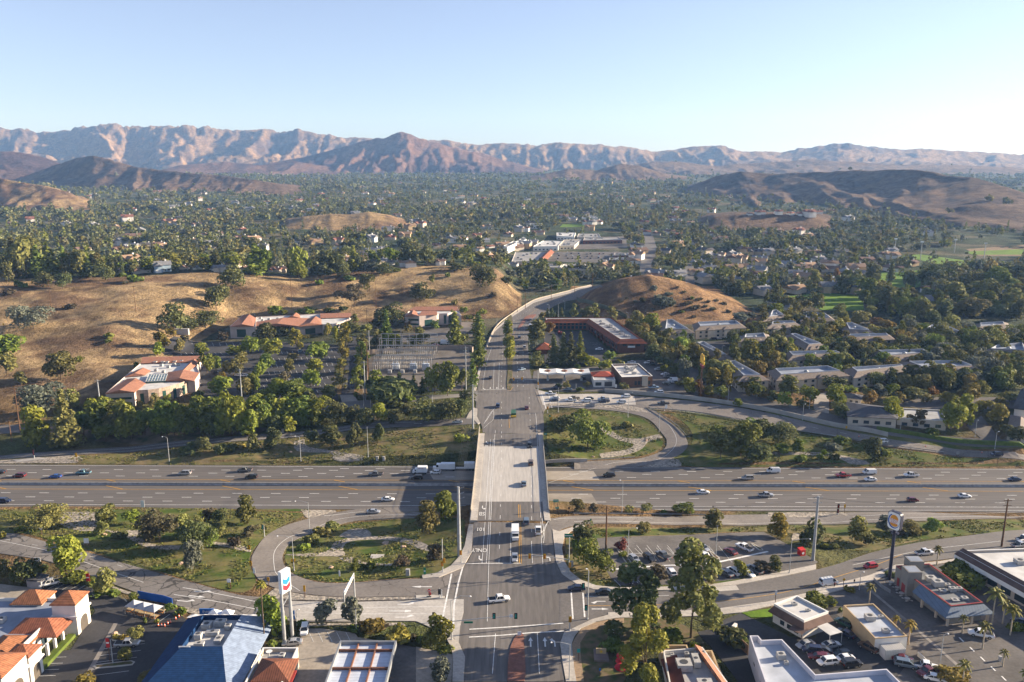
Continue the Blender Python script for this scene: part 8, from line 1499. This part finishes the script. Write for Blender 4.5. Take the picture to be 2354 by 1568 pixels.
runwall('ivy_hedge','ivy-covered hedge along the ramp street at the far right','hedge','B3',[1000,30,1400,90,1800,150,2352,205],1.6,1.4,LEAF['green']); runwall('substation_wall','tan block wall around the far side of the substation','wall','A1',[1025,1120,1022,840,1030,810,1600,770,1960,765,1985,790],3.0,.3,mat('block_wall',(.30,.24,.19),.9,.2))
runwall('hill_fence','dark green slat fence around the foot of the round hill','fence','A2',[595,310,640,330,760,360,860,390,960,430,1055,480],3.0,.3,mat('fence_green',(.10,.115,.08),.9,.2)); runwall('lot_wall','low pink wall between the petrol shop and the hedge','wall','C1',[1000,880,950,900,880,980,820,1080,760,1170],1.3,.25,cream,None,False) if False else None
runwall('fence_screen','bright blue screen fence along the off-ramp behind the tents','fence','C0',[1565,612,1700,640,1850,665,1955,700],2.2,.1,mat('blue_screen',(.01,.10,.42),.7,.3),None,False)
runwall('yard_fence','wooden fence panel beside the white stepped building','fence','C3',[1510,1190,1585,1260],2.6,.2,fencew,None,False); runwall('yard_wall','low white wall by the storage container yard','wall','C4',[1150,1270,1290,1400],1.2,.2,wht,None,False); runwall('patio_railing','pale railing around the burger restaurant patio','railing','C4',[650,420,740,500,840,560],1.1,.1,gmetal,None,False)
runwall('wing_wall','pale concrete wing wall between loop and freeway right of the bridge','wall','B2',[305,335,420,325,520,322,690,322],1.3,.4,retw)
def guard(label,c,L,flat=None):
    P=gpts(c,L); Q=catmull(P,step=3.8); r=thing('guardrail',label,'guardrail',(Q[0].x,Q[0].y,gz(Q[0].x,Q[0].y))); M=Matrix.Translation((-Q[0].x,-Q[0].y,-gz(Q[0].x,Q[0].y))); m=MB();m.M=M; q=MB();q.M=M
    for a,b_ in zip(Q,Q[1:]): m.bar((a.x,a.y,gz(a.x,a.y)+.62),(b_.x,b_.y,gz(b_.x,b_.y)+.62),.08,.32)
    for a in Q: q.box(a.x-.08,a.x+.08,a.y+.05,a.y+.2,gz(a.x,a.y)-.2,gz(a.x,a.y)+.75)
    m.build('rail',gmetal,r); q.build('posts',woodp,r)
guard('guardrail between on-ramp and freeway right of the bridge','B2',[565,812,800,812,1200,815,1500,818,1780,822]); guard('long guardrail on the lower edge of the north ramp','A2',[1250,1310,1500,1325,1700,1350,2000,1400,2352,1455]); guard('guardrail at the right part of the north ramp','B3',[0,8,400,65,800,125,1200,190,1615,245]); guard('short guardrail on the loop above the wing wall','B2',[690,318,900,306,1130,290]); guard('guardrail along the merge lane left of the bridge','B1',[1005,875,1200,862,1400,853,1500,850]); guard('curved guardrail outside the north loop','A2',[1255,1300,1400,1390,1520,1470,1600,1560])
# substation
cxy=(-63,458); r=thing('substation','electric substation with steel gantries, white transformers and rows of insulators','substation',(cxy[0],cxy[1],gz(*cxy))); z0=gz(*cxy); M=Matrix.Translation((-cxy[0],-cxy[1],-z0))
for row,(y,h) in enumerate(((434,6),(441,7.5),(450,9),(460,9),(470,11),(480,12))):
    m=MB();m.M=M; xs_=np.linspace(-78+.28*(434-y)*.2,-46,9)
    for x in xs_: m.box(x-.14,x+.14,y-.14,y+.14,z0,z0+h)
    m.box(xs_[0],xs_[-1],y-.15,y+.15,z0+h-.3,z0+h); m.box(xs_[0],xs_[-1],y-.12,y+.12,z0+h*.62,z0+h*.62+.25); m.build('gantry',gmetal,r)
    m=MB();m.M=M
    for x in np.linspace(-77,-47,26): m.tube([(x,y+1.5,z0),(x,y+1.5,z0+2.2)],.1,n=5); m.lathe([(.12,0),(.2,.2),(.12,.4),(.2,.6),(.1,.9)],6,(x,y+1.5,z0+2.2))
    m.build('insulator_row',mat('insulator',(.42,.40,.38),.5,.4),r)
for x in (-66,-56,-49): m=MB();m.M=M; m.box(x-2,x+2,437,440,z0,z0+3); m.box(x-1.6,x+1.6,436.2,437,z0+.4,z0+2.6); m.tube([(x-1,438.5,z0+3),(x-1,438.5,z0+4.6)],.2); m.tube([(x+1,438.5,z0+3),(x+1,438.5,z0+4.6)],.2); m.build('transformer',mat('transformer_white',(.55,.60,.66),.6,.3),r)
for k in range(5): x=-76+k*7; m=MB();m.M=M; m.box(x,x+2,428.5,430,z0,z0+1.8); m.build('control_cabinet',acm,r)
# ---- small things
def cones(c,L,lab):
    for i,(x,y) in enumerate(L):
        P=base(c,x,y); P.z+=.1; r=thing('traffic_cone',lab if isinstance(lab,str) else lab[i],'traffic cone',P,0,'orange cones' ); m=MB(); m.lathe([(.22,.05),(.05,.85)],10); m.build('cone',mat('cone_orange',(.65,.09,.01),.6,.3),r); m=MB(); m.box(-.28,.28,-.28,.28,0,.06); m.build('cone_base',bkm,r); m=MB(); m.lathe([(.16,.35),(.12,.55)],10); m.build('reflective_band',signw,r)
cones('C0',[(1792,930),(1830,935),(1865,935),(1902,910),(1930,892),(1990,855),(2027,830)],['orange cone at the left end of the cone line by the tents','second orange cone from the left in the cone line','third orange cone from the left in the cone line','middle orange cone of the cone line by the tents','third orange cone from the right in the cone line','orange cone second from the right by the concrete walk','orange cone at the right end of the cone line by the tents'])
cones('B3',[(835,95),(1447,188),(1965,243)],['left orange cone on the north ramp','middle orange cone on the north ramp','right orange cone on the north ramp'])
def tent(c,x,y,w,d,h,peaks,label,m_):
    P=base(c,x,y); r=thing('canopy_tent',label,'canopy tent',P); m=MB(); pw=w/peaks
    for k in range(peaks):
        x0=-w/2+k*pw; m.add([(x0,-d/2,h),(x0+pw,-d/2,h),(x0+pw,d/2,h),(x0,d/2,h),(x0+pw/2,0,h+1.3)],[(0,1,4),(1,2,4),(2,3,4),(3,0,4)])
    m.build('canopy',m_,r)
    for xx in np.linspace(-w/2,w/2,peaks+1):
        for yy in (-d/2,d/2): m=MB(); m.box(xx-.04,xx+.04,yy-.04,yy+.04,0,h); m.build('leg',gmetal,r)
    return r
t=tent('C0',1640,795,9.5,3.4,2.3,3,'grey three-peaked canopy tent over the picnic tables',mat('grey_canvas',(.33,.34,.37),.85,.2,var=.05)); t.rotation_euler[2]=-.32
t=tent('C1',150,880,6.5,2.6,2.3,2,'white canopy tent behind the blue-roofed restaurant',mat('white_canvas',(.72,.73,.76),.8,.2,var=.03))
for i,(x,y) in enumerate(((1480,765),(1560,785),(1612,805),(1690,818),(1755,840),(1838,775))):
    P=base('C0',x,y); P.z+=.1; r=thing('picnic_table',['picnic table at the left end under the grey tent','second picnic table from the left under the grey tent','third picnic table from the left under the grey tent','fourth picnic table from the left under the grey tent','picnic table in front of the grey tent','picnic table at the right end under the grey tent'][i],'picnic table',P,-.3,'picnic tables under the tent'); wd=mat('picnic_wood',(.36,.16,.05),.8,.2)
    m=MB(); m.box(-.9,.9,-.4,.4,.68,.76); m.build('table_top',mat('table_top_tan',(.42,.33,.2),.8,.2),r)
    for yy in (-.75,.75): m=MB(); m.box(-.9,.9,yy-.15,yy+.15,.40,.46); m.build('bench',wd,r)
    for xx in (-.6,.6): m=MB(); m.box(xx-.05,xx+.05,-.8,.8,.34,.4); m.bar((xx,-.6,0),(xx,-.25,.7),.08,.08); m.bar((xx,.6,0),(xx,.25,.7),.08,.08); m.build('leg',wd,r)
for i,(x,y) in enumerate(((175,1360),(165,1420),(155,1490))):
    P=base('C3',x,y); r=thing('parasol',['top red parasol beside the restaurant garden','middle red parasol beside the restaurant garden','bottom red parasol beside the restaurant garden'][i],'parasol',P,0,'red parasols'); m=MB(); m.lathe([(1.75,2.1),(1.3,2.45),(.6,2.75),(.04,2.9)],10); m.build('canopy',mat('parasol_red',(.45,.02,.025),.8,.2),r); m=MB(); m.tube([(0,0,0),(0,0,2.8)],.04); m.build('pole',woodp,r)
for i,(x,y) in enumerate(((845,460),(922,520),(965,585),(1030,645))):
    P=base('C4',x,y); P.z+=.1; r=thing('picnic_table',['round patio table nearest the road at the burger restaurant','second round patio table from the road','third round patio table from the road','round patio table farthest from the road'][i],'picnic table',P,.5,'patio tables'); m=MB(); m.lathe([(.75,.70),(.75,.76)],10); m.build('table_top',walk,r); m=MB(); m.lathe([(.4,0),(.12,.2),(.12,.7)],8); m.build('pedestal',walk,r)
    for k in range(4): a=k*math.pi/2+.4; m=MB(); m.lathe([(.3,.36),(.3,.43)],8,(math.cos(a)*1.15,math.sin(a)*1.15,0)); m.tube([(0,0,.1),(math.cos(a)*1.15,math.sin(a)*1.15,.38)],.05,n=5); m.build('seat',walk,r)
# storage container, shed, red donation bin, cabinets, rocks
P=base('C4',860,1275); r=thing('storage_container','white ribbed storage container behind the tan building','container',P,.12); cm_=mat('container_white',(.55,.54,.48),.7,.3,var=.08); stripes(cm_,0,.4,.8,.3); m=MB(); m.box(-2.6,2.4,-1.25,1.25,.1,2.6); m.build('box',cm_,r); m=MB(); m.box(-2.64,-2.6,-1.1,-.03,.2,2.5); m.box(-2.64,-2.6,.03,1.1,.2,2.5); m.build('door',wht,r); m=MB()
for x in np.linspace(-2.5,2.3,13): m.box(x,x+.15,-1.2,1.2,2.6,2.66)
m.build('roof_rib',wht,r)
P=base('C0',445,470); r=thing('shed','small grey shed with flat dark roof in the upper left lot','shed',P,-.15); m=MB(); m.box(-2.4,2,-1.6,1.6,0,2.0); m.build('wall',mat('grey_siding',(.32,.31,.33),.9,.2),r); m=MB(); m.box(-2.6,2.3,-1.8,1.8,2.5,2.65); m.build('roof',shingle2,r); m=MB()
for xx in (-2.3,1.9):
    for yy in (-1.5,1.5): m.box(xx-.06,xx+.06,yy-.06,yy+.06,2.0,2.5)
m.build('post',gmetal,r)
P=base('B3',305,1180); r=thing('donation_bin','red donation bin at the park-and-ride exit','bin',P,.3); m=MB(); m.box(-.9,.9,-.8,.8,.05,2.0); m.build('box',signr,r); m=MB(); m.add([(-.95,-.85,2.0),(.95,-.85,2.0),(.95,.85,2.25),(-.95,.85,2.25)],[(0,1,2,3)]); m.build('lid',signr,r); m=MB(); m.tube([(0,-.82,1.0),(0,-.84,1.0)],.42,n=14); m.build('label_disc',signw,r)
for c,x,y,w,d,h,lab in (('B1',1396,1370,1.1,.7,2.0,'grey utility cabinet at the foot of the loop grass'),('B1',1115,310,1,.7,1.6,'left of two grey cabinets by the freeway'),('B1',1175,310,1,.7,1.6,'right of two grey cabinets by the freeway'),('B1',248,55,1,1,1.7,'white cabinet on the off-ramp edge'),('C2',1765,262,.7,.6,1.8,'grey signal cabinet at the right sidewalk'),('A0',1675,625,9,2,4,'pale block hut at the top of the office car park'),('C4',2080+0,1325,.5,.5,1.2,'small white meter box on the lower right planting strip')):
    P=base(c,x,y); r=thing('utility_cabinet',lab,'cabinet',P); m=MB(); m.box(-w/2,w/2,-d/2,d/2,-.1,h); m.build('box',acm,r); m=MB(); m.box(-w/2-.05,w/2+.05,-d/2-.05,d/2+.05,h,h+.08); m.build('lid',acm,r)
P=base('C3',1425,1020); r=thing('monument_sign','white monument sign beside the dark lot','sign',P,.9); m=MB(); m.box(-.9,.9,-.35,.35,0,2.6); m.build('pillar',wht,r); m=MB(); m.box(-.75,.75,-.39,-.35,1.2,2.3); m.build('panel',cream,r)
P=base('C2',2095,1275); r=thing('planter_sign','tan sign block standing in a raised planter by the garden','sign',P,-.05); m=MB(); m.box(-1.7,1.7,-2.2,2.2,0,.6); m.build('planter',mat('planter_stone',(.22,.17,.15),.9,.2),r); m=MB(); m.box(-1.2,1.2,.2,.6,.6,1.9); m.build('sign_block',tanw,r); m=MB(); m.tube([(0,.18,1.2),(0,.2,1.2)],.35,n=10); m.build('emblem',PAINT['yellow'],r)
rockm=mat('boulder_stone',(.46,.33,.24),.9,.2,var=.15,scale=2)
def boulder(c,x,y,s_,lab):
    P=base(c,x,y); bm=bmesh.new(); bmesh.ops.create_icosphere(bm,subdivisions=2,radius=1)
    for v in bm.verts: k=.75+.5*noise.noise(v.co*1.3+Vector(P)); v.co=Vector((v.co.x*k*s_,v.co.y*k*s_*.8,v.co.z*k*s_*.6))
    me=bpy.data.meshes.new('boulder'); bm.to_mesh(me); bm.free(); me.materials.append(rockm); o=bpy.data.objects.new('boulder',me); link(o); P.z+=.15*s_; o.location=P; tag(o,lab,'boulder')
for a in (('B1',1190,1075,1.5,'largest pale boulder in the loop rock bed'),('B1',1355,1112,1.2,'tan boulder in the shaded loop grass'),('B1',1375,1215,.9,'small boulder near the loop shrubs'),('B1',690,1300,1.0,'lone boulder on the sunny loop grass'),('B0',965,995,1.0,'boulder at the edge of the left rock bed'),('B0',1665,1262,1.2,'boulder in the sunny grass below the dark oaks'),('B1',318,235,1.1,'grey boulder by the off-ramp rock bed'),('B2',1232,130,1.0,'pair of pale boulders in the north loop'),('B2',745,280,.9,'boulder at the lower edge of the north loop'),('C0',1295,1020,1.0,'pale boulder on the triangular planted island'),('B3',1030,70,.9,'boulder on the ramp bank')): boulder(*a)
slabm=conc; P=base('B1',1112,1200); m=MB(); m.M=Matrix.Translation(P); m.box(-2,2,-1.6,1.6,.02,.2); tag(m.build('drain_slab',conc),'concrete drain slab in the loop grass','drain slab')
# planted islands of lots
for c,L in (('B2',[962,1130,975,1125,1060,1190,1100,1262,1080,1272,1050,1262]),('B2',[1812,1150,1830,1148,1905,1205,1910,1218,1880,1220,1850,1200]),('B2',[2195,1080,2215,1078,2300,1125,2310,1140,2270,1140]),('C0',[1045,1390,1100,1370,1490,1325,1530,1340,1500,1375,1090,1415]),('C0',[1260,1080,1290,1000,1440,1060,1640,1105,1560,1120,1270,1100]),('C0',[1040,570,1300,575,1420,630,1440,660,1380,620,1280,592,1050,595])):
    sheet('planted_island',c,L,kerb_m,.2,True,2.); P=[Vector(p[:2]) for p in gpts(c,L)]; Q=inset(P,.35); m=MB(); drape_mb(m,catmull([tuple(q) for q in Q]+[tuple(Q[0])])[:-1],.23,2.,.0); tag(m.build('island_planting',garden),kind='structure')
# person beside the white van
P=base('C4',208,490); r=thing('person','person in a dark red top standing by the open van','person',P,.4)
me=bpy.data.meshes.new('body'); J=[(0,0,.95),(0,0,1.2),(0,0,1.42),(0,0,1.52),(0,-.02,1.66),(.1,0,.9),(.11,.02,.5),(.12,.04,.08),(.12,-.1,.03),(-.1,0,.9),(-.11,.02,.5),(-.12,.04,.08),(-.12,-.1,.03),(.19,0,1.4),(.25,.03,1.12),(.24,-.08,.88),(-.19,0,1.4),(-.25,.03,1.12),(-.24,-.08,.88)]
E_=[(0,1),(1,2),(2,3),(3,4),(0,5),(5,6),(6,7),(7,8),(0,9),(9,10),(10,11),(11,12),(2,13),(13,14),(14,15),(2,16),(16,17),(17,18)]
me.from_pydata(J,E_,[]); o=bpy.data.objects.new('body',me); link(o,r); sk_=o.modifiers.new('skin','SKIN'); R_s=[.14,.13,.13,.06,.11,.09,.065,.045,.04,.09,.065,.045,.04,.06,.045,.035,.06,.045,.035]
for v,rr in zip(me.skin_vertices[0].data,R_s): v.radius=(rr,rr)
me.skin_vertices[0].data[0].use_root=True; o.modifiers.new('sub','SUBSURF').levels=1; me.materials.append(mat('clothes_dark',(.05,.045,.06),.9,.2)); m=MB(); m.lathe([(.17,.98),(.2,1.2),(.2,1.38),(.1,1.46)],10); m.build('shirt',mat('shirt_red',(.20,.035,.04),.9,.2),r); m=MB(); m.lathe([(.12,1.68),(.11,1.76),(.05,1.81),(.01,1.82)],8); m.build('hair',bkm,r)
# stadium light masts
for i,(x,y,yt) in enumerate(((1475,1000,895),(1650,1045,915),(1882,990,900),(2083,1030,925))):
    P=base('F2',x,y); h=hpx(P,y-yt,'F2',(y+yt)/2); r=thing('floodlight_mast',['left floodlight mast of the sports field','second floodlight mast in front of the sports field','third floodlight mast behind the sports field','right floodlight mast of the sports field'][i],'floodlight',P); m=MB(); m.tube([(0,0,-.2),(0,0,h)],.5,.3,8); m.build('mast',poleg,r); m=MB(); m.box(-1.8,1.8,-.3,.3,h-1.5,h); m.build('lamp_rack',signw,r)
# ---------------------------------------------------------------- valley: far houses and trees
def zone_ok(P):
    x=np.array([P[0]]);y=np.array([P[1]]); return True
CODEG=CODE; 
def code_at(x,y):
    j=min(max(int(np.searchsorted(ys,y)),0),len(ys)-1); i=min(max(int((x/Wy[j]+1)/2*(NC-1)+.5),0),NC-1); return CODE[j,i],HILL[j,i]
def flatv(px,t):
    u=(px-PX0)/F; y=(t-(H-valley(np.array(t))*1.)*S_)/C_; return u*t,float(y)
KEEP=[]   # clear areas (polygons in world xy): mall, lots, lawns, roads
for c,L in (('F1',[1170,1060,1200,975,1460,965,1450,880,1660,870,1930,850,1980,1000,1950,1060,1740,1120,1330,1110]),('F1',[2030,1150,2060,1000,2072,850,2135,850,2165,960,2130,1150]),('F2',[1400,1010,1640,985,2354,860,2354,1110,1780,1090]),('A3',[120,280,870,265,885,480,560,500,320,420,130,350]),('A3',[960,60,1430,30,1440,230,1300,270,1160,260,980,180]),('F1',[1500,795,1680,795,1680,825,1500,825]),('F1',[1120,950,1280,900,1280,880,1120,880]),('F2',[50,1060,115,1060,125,1210,55,1210])):
    P=gpts(c,L); KEEP.append([(p.x,p.y) for p in P])
KEEPB=[(min(p[0] for p in k),max(p[0] for p in k),min(p[1] for p in k),max(p[1] for p in k)) for k in KEEP]
ROADX=[(p.x,p.y) for p in KLg+KRg]
def clear(x,y,m=0):
    for k,b in zip(KEEP,KEEPB):
        if b[0]<=x<=b[1] and b[2]<=y<=b[3] and inside((x,y),k): return False
    return True
rs=np.random.default_rng(11)
# far houses
zones=[((0,2354),(620,1000),46),((250,1250),(950,1500),34),((1150,1900),(900,1500),34),((600,1700),(1500,2600),60),((1250,2050),(700,1000),40),((0,2354),(2000,3800),45)]
for (a,b_),(t0,t1),n in zones:
    k=0;tries=0
    while k<n and tries<n*30:
        tries+=1; px=rs.uniform(a,b_); t=t0*(t1/t0)**rs.random(); x,y=flatv(px,t); cd_,hl=code_at(x,y)
        if cd_>0 or hl>.5 or not clear(x,y): continue
        if px<1190 and t<760 : continue
        if 1190<px<1420 and t<850: continue
        z=gz(x,y); P=Vector((x,y,z)); 
        if any((h[0][0]-to_px(P)[0])**2+(h[0][1]-to_px(P)[1])**2<100 for h in HOUSES): continue
        warm=(t>1100 and rs.random()<.5); roof=['red','red','tan','brown'][rs.integers(4)] if warm else ['grey','brown','tan','dark','grey'][rs.integers(5)]
        wl='wwcct'[rs.integers(5)]; r=house(P,rs.uniform(-.6,.6)+(1.57 if rs.random()<.3 else 0),roof,wl,'x','houses scattered among the valley trees',rs.uniform(1.0,1.35),int(rs.integers(3)),True); r['_z']='far'; r['_r']=roof; r['_w']=wl; k+=1
HS=[(h[1].location.x,h[1].location.y) for h in HOUSES]
# far trees: individuals for the nearest, one mass for the rest
def hue(r): return ['dark','green','olive','far','far','green','dark','olive','yellow','bright'][int(r*10)%10]
cand=[]
def scatter(n,t0,t1,px0,px1,f=None):
    k=0;tr=0
    while k<n and tr<n*8:
        tr+=1; px=rs.uniform(px0,px1); t=t0*(t1/t0)**rs.random()
        if f and not f(px,t): continue
        x,y=flatv(px,t); cd_,hl=code_at(x,y)
        if hl>.5 and not (px<1180 and False): continue
        if cd_>0: 
            if not(cd_ in(3,5) and rs.random()<.012): continue
        if not clear(x,y): continue
        q=fbm(np.array([x/110]),np.array([y/110]),2)[0]
        if rs.random()>(.22 if q<.40 else .55 if q<.48 else 1.): continue
        cand.append((t,px,x,y)); k+=1
scatter(330,600,760,1420,2400,lambda px,t: px>1750 or t>690); scatter(560,730,1000,-60,1180); scatter(650,720,1000,1190,2420,lambda px,t: not(1330<px<1760 and t<760)); scatter(1700,1000,1500,-60,2420); scatter(3300,1500,2600,-60,2420); scatter(3600,2600,5200,-60,2420)
# belt along the ridge crest behind the brown hill, and the far slope behind the road bend
for px in np.arange(-40,1130,9):
    t=float(np.interp(px,HL_PX,HL_T))+rs.uniform(6,70)
    if rs.random()<.55: x=(px-PX0)/F*t; y=(t-(H-25)*S_)/C_; cand.append((t,px,x,y))
for k in range(34): px=rs.uniform(1195,1330); t=rs.uniform(735,860); x,y=flatv(px,t); cand.append((t,px,x,y))
cand.sort(); 
# crowns keep off houses
cand2=[]
for c_ in cand:
    if any(abs(c_[2]-hx)<7 and -4<hy-c_[3]<42 for hx,hy in HS) : continue
    cand2.append(c_)
NI=210; FAR=[]
for k,(t,px,x,y) in enumerate(cand2):
    q=rs.random(); kind='round' if q<.52 else 'oak' if q<.66 else 'tall' if q<.78 else 'pine' if q<.90 else 'cypress'
    if t>2600: kind='round' if q<.7 else 'pine'
    h={'round':rs.uniform(7,13),'oak':rs.uniform(7,11),'tall':rs.uniform(10,17),'pine':rs.uniform(11,20),'cypress':rs.uniform(9,14)}[kind]; w={'round':h*rs.uniform(.8,1.1),'oak':h*rs.uniform(1.1,1.5),'tall':h*.5,'pine':h*.42,'cypress':h*.17}[kind]
    q2=float(fbm(np.array([x/70+9]),np.array([y/70]),2)[0]); kf=.72+.85*max(0,q2-.2); w*=1.1*kf; h*=1.06*kf
    if t>2600: w*=1.5
    P=Vector((x,y,gz(x,y)-.1))
    if k<NI: put_tree(P,w*1.15,h,kind,hue(rs.random()),'far')
    else: FAR.append((P,w,h,kind))
# one mass of distant trees
Cs=[];Ns=[];Ss=[];Mi=[]; base_={kd:[crown_pts(kd,70) for _ in range(4)] for kd in ('round','oak','tall','pine','cypress')}
for P,w,h,kind in FAR:
    n=70 if tdist(P)<1400 else 40 if tdist(P)<2600 else 22; p,nn,_=base_[kind][rs.integers(4)]; a=rs.uniform(0,6.28); ca,sa=math.cos(a),math.sin(a); idx=rs.permutation(70)[:n]; p=p[idx];nn=nn[idx]
    Cs.append(np.stack([P.x+(p[:,0]*ca-p[:,1]*sa)*w,P.y+(p[:,0]*sa+p[:,1]*ca)*w,P.z+p[:,2]*h],1)); Ns.append(nn); Mi.append(np.full(n,int(rs.choice(5,p=[.36,.2,.2,.14,.10])))); Ss.append(np.full(n,max(.9,w*.16*math.sqrt(70/n))*(1 if kind!='cypress' else .7))*(.7+.6*rs.random(n)))
me=quads_mesh('distant_trees',np.concatenate(Cs),np.concatenate(Ns),np.concatenate(Ss),[LEAF['far'],LEAF['green'],LEAF['olive'],LEAF['dark'],LEAF['grey']]); me.polygons.foreach_set('material_index',np.concatenate(Mi).astype(np.int32)); o=bpy.data.objects.new('distant_trees',me); link(o); tag(o,'hazy mass of dark green trees filling the far valley floor','trees',None,'stuff')
# infill trees between blocks, in the park and groves
def fill(c,L,n,w0,w1,hues,zone,kinds=('round','round','round','oak','tall')):
    poly=[(p.x,p.y) for p in gpts(c,L)]; x0=min(p[0] for p in poly);x1=max(p[0] for p in poly);y0=min(p[1] for p in poly);y1=max(p[1] for p in poly); got=[];k=0;tr=0
    while k<n and tr<n*40:
        tr+=1; x=rs.uniform(x0,x1); y=rs.uniform(y0,y1)
        if not inside((x,y),poly) or not clear(x,y): continue
        if any(inside((x,y),b) or any((x-q.x)**2+(y-q.y)**2<5 for q in b) for b in BLDS): continue
        w=rs.uniform(w0,w1)
        if any((x-a)**2+(y-b)**2<(.36*(w+ww))**2 for a,b,ww in got): continue
        got.append((x,y,w)); kd=kinds[rs.integers(len(kinds))]; h=w*(rs.uniform(.85,1.15) if kd!='tall' else 1.7); put_tree(Vector((x,y,gz(x,y)-.1)),w*(1 if kd!='tall' else .75),h,kd,hues[rs.integers(len(hues))],zone); k+=1
fill('A3',[-500,1060,-100,560,300,520,900,640,1300,620,1900,700,2352,760,2352,1130,1500,1150,700,1100,0,1130],200,6,10.5,['olive','green','dark','yellow','olive'],'between the apartment blocks')
fill('A3',[900,120,2400,60,2500,520,1900,560,1300,560,1000,430],46,11,18,['olive','dark','green','dark'],'in the park at right',('round','oak','round'))
fill('A3',[1250,600,2450,640,2450,1100,1500,1120,1300,900],60,8,13,['olive','dark','green','grey'],'in the dense grove at far right',('round','oak'))
fill('A2',[1050,560,1330,560,2300,1230,2100,1250,1330,860],45,6,10,['olive','yellow','green'],'along the street behind the plaza')
fill('A1',[0,1240,560,1250,640,1400,640,1520,0,1560],16,7,11,['green','bright','dark'],'in the belt between frontage road and off-ramp',('round',))
fill('A0',[700,1400,2352,1330,2352,1560,800,1620],16,8,12,['green','bright','dark'],'in the tall belt below the round-walled office',('round',))
# grass tufts on the verges: uncountable
TP=[];TN=[]
for nm,mn,P in SHEETS:
    if nm!='grass_verge' or mn not in('green_turf','dry_verge'): continue
    x0=min(p.x for p in P);x1=max(p.x for p in P);y0=min(p.y for p in P);y1=max(p.y for p in P); n=int((x1-x0)*(y1-y0)*1.6)
    for x,y in zip(rs.uniform(x0,x1,n),rs.uniform(y0,y1,n)):
        if fbm(np.array([x/7.]),np.array([y/7.]),2)[0]<.46: continue
        if inside((x,y),P): TP.append((x,y,gz(x,y)+.18))
print('tufts',len(TP))
TP=np.array(TP); nrm=sph(len(TP))*.8+np.array([.3,-.1,.75]); nrm/=np.linalg.norm(nrm,axis=1)[:,None]
me=quads_mesh('grass_tufts',TP,nrm,rs.uniform(.18,.46,len(TP)),leafmat('foliage_grass',(.06,.085,.014),(.17,.155,.045),.2)); o=bpy.data.objects.new('grass_tufts',me); link(o); tag(o,'short green and straw-coloured grass tufts covering the verges','grass',None,'stuff')
# ---- labels for trees and houses
ORD=['leftmost','second','third','fourth','fifth','sixth','seventh','eighth','ninth','tenth','eleventh','twelfth']
def ordn(n):
    if n<12: return ORD[n]
    k=n+1; suf='th' if 10<=k%100<=20 else {1:'st',2:'nd',3:'rd'}.get(k%10,'th'); return f'{k}{suf}'
KN={'round':'round tree','open':'airy tree','oak':'spreading oak','tall':'upright tree','pine':'conical pine','cypress':'slim cypress','shrub':'low shrub'}
from collections import defaultdict
grp=defaultdict(list)
for t in TREES: 
    if t[4]!='far': grp[(t[4],t[2],t[1])].append(t)
for (z,hu,kd),L in grp.items():
    L.sort(key=lambda q:q[0]); short=z
    for i,q in enumerate(L):
        o=q[3]; base_l=f'{HUEW[hu]} {KN[kd]} {short}'
        lab=base_l if len(L)==1 else (f'leftmost {base_l}' if i==0 else f'rightmost {base_l}' if i==len(L)-1 else f'{base_l}, {ordn(i)} from left')
        if len(lab.split())>16: lab=' '.join(lab.split()[:16])
        tag(o,lab,'shrub' if kd=='shrub' else 'tree','trees and shrubs '+z)
for t in TREES:
    if t[4]=='far':
        side='left' if t[0]<800 else 'centre' if t[0]<1500 else 'right'
        tag(t[3],f'{HUEW.get(t[2],"hazy green")} {KN[t[1]]} among the valley houses at {side}','tree',f'{t[2]} {t[1]} trees of the valley at {side}')
hg=defaultdict(list)
for px,r in HOUSES: hg[(r['_z'],r['_r'],r['_w'])].append((px[0],r))
for (z,rf,wl),L in hg.items():
    L.sort(key=lambda q:q[0])
    for i,(px,r) in enumerate(L):
        if z=='far':
            side='left' if px<800 else 'centre' if px<1500 else 'right'; tag(r,f'small house with {rf} roof and {WN[wl]} walls among valley trees at {side}','house',f'{rf} roofed {WN[wl]} valley houses at {side}')
        else:
            b_=f'house with {rf} roof and {WN[wl]} walls {z}'; lab=b_ if len(L)==1 else f'leftmost {b_}' if i==0 else f'rightmost {b_}' if i==len(L)-1 else f'{b_}, {ordn(i)} from left'
            w_=lab.split(); 
            if len(w_)>16: lab=lab.replace(' and ',', ').replace(' of the left',' of left'); lab=' '.join(lab.split()[:16])
            tag(r,lab,'house')
    for px,r in L:
        for k in ('_z','_r','_w'): del r[k]
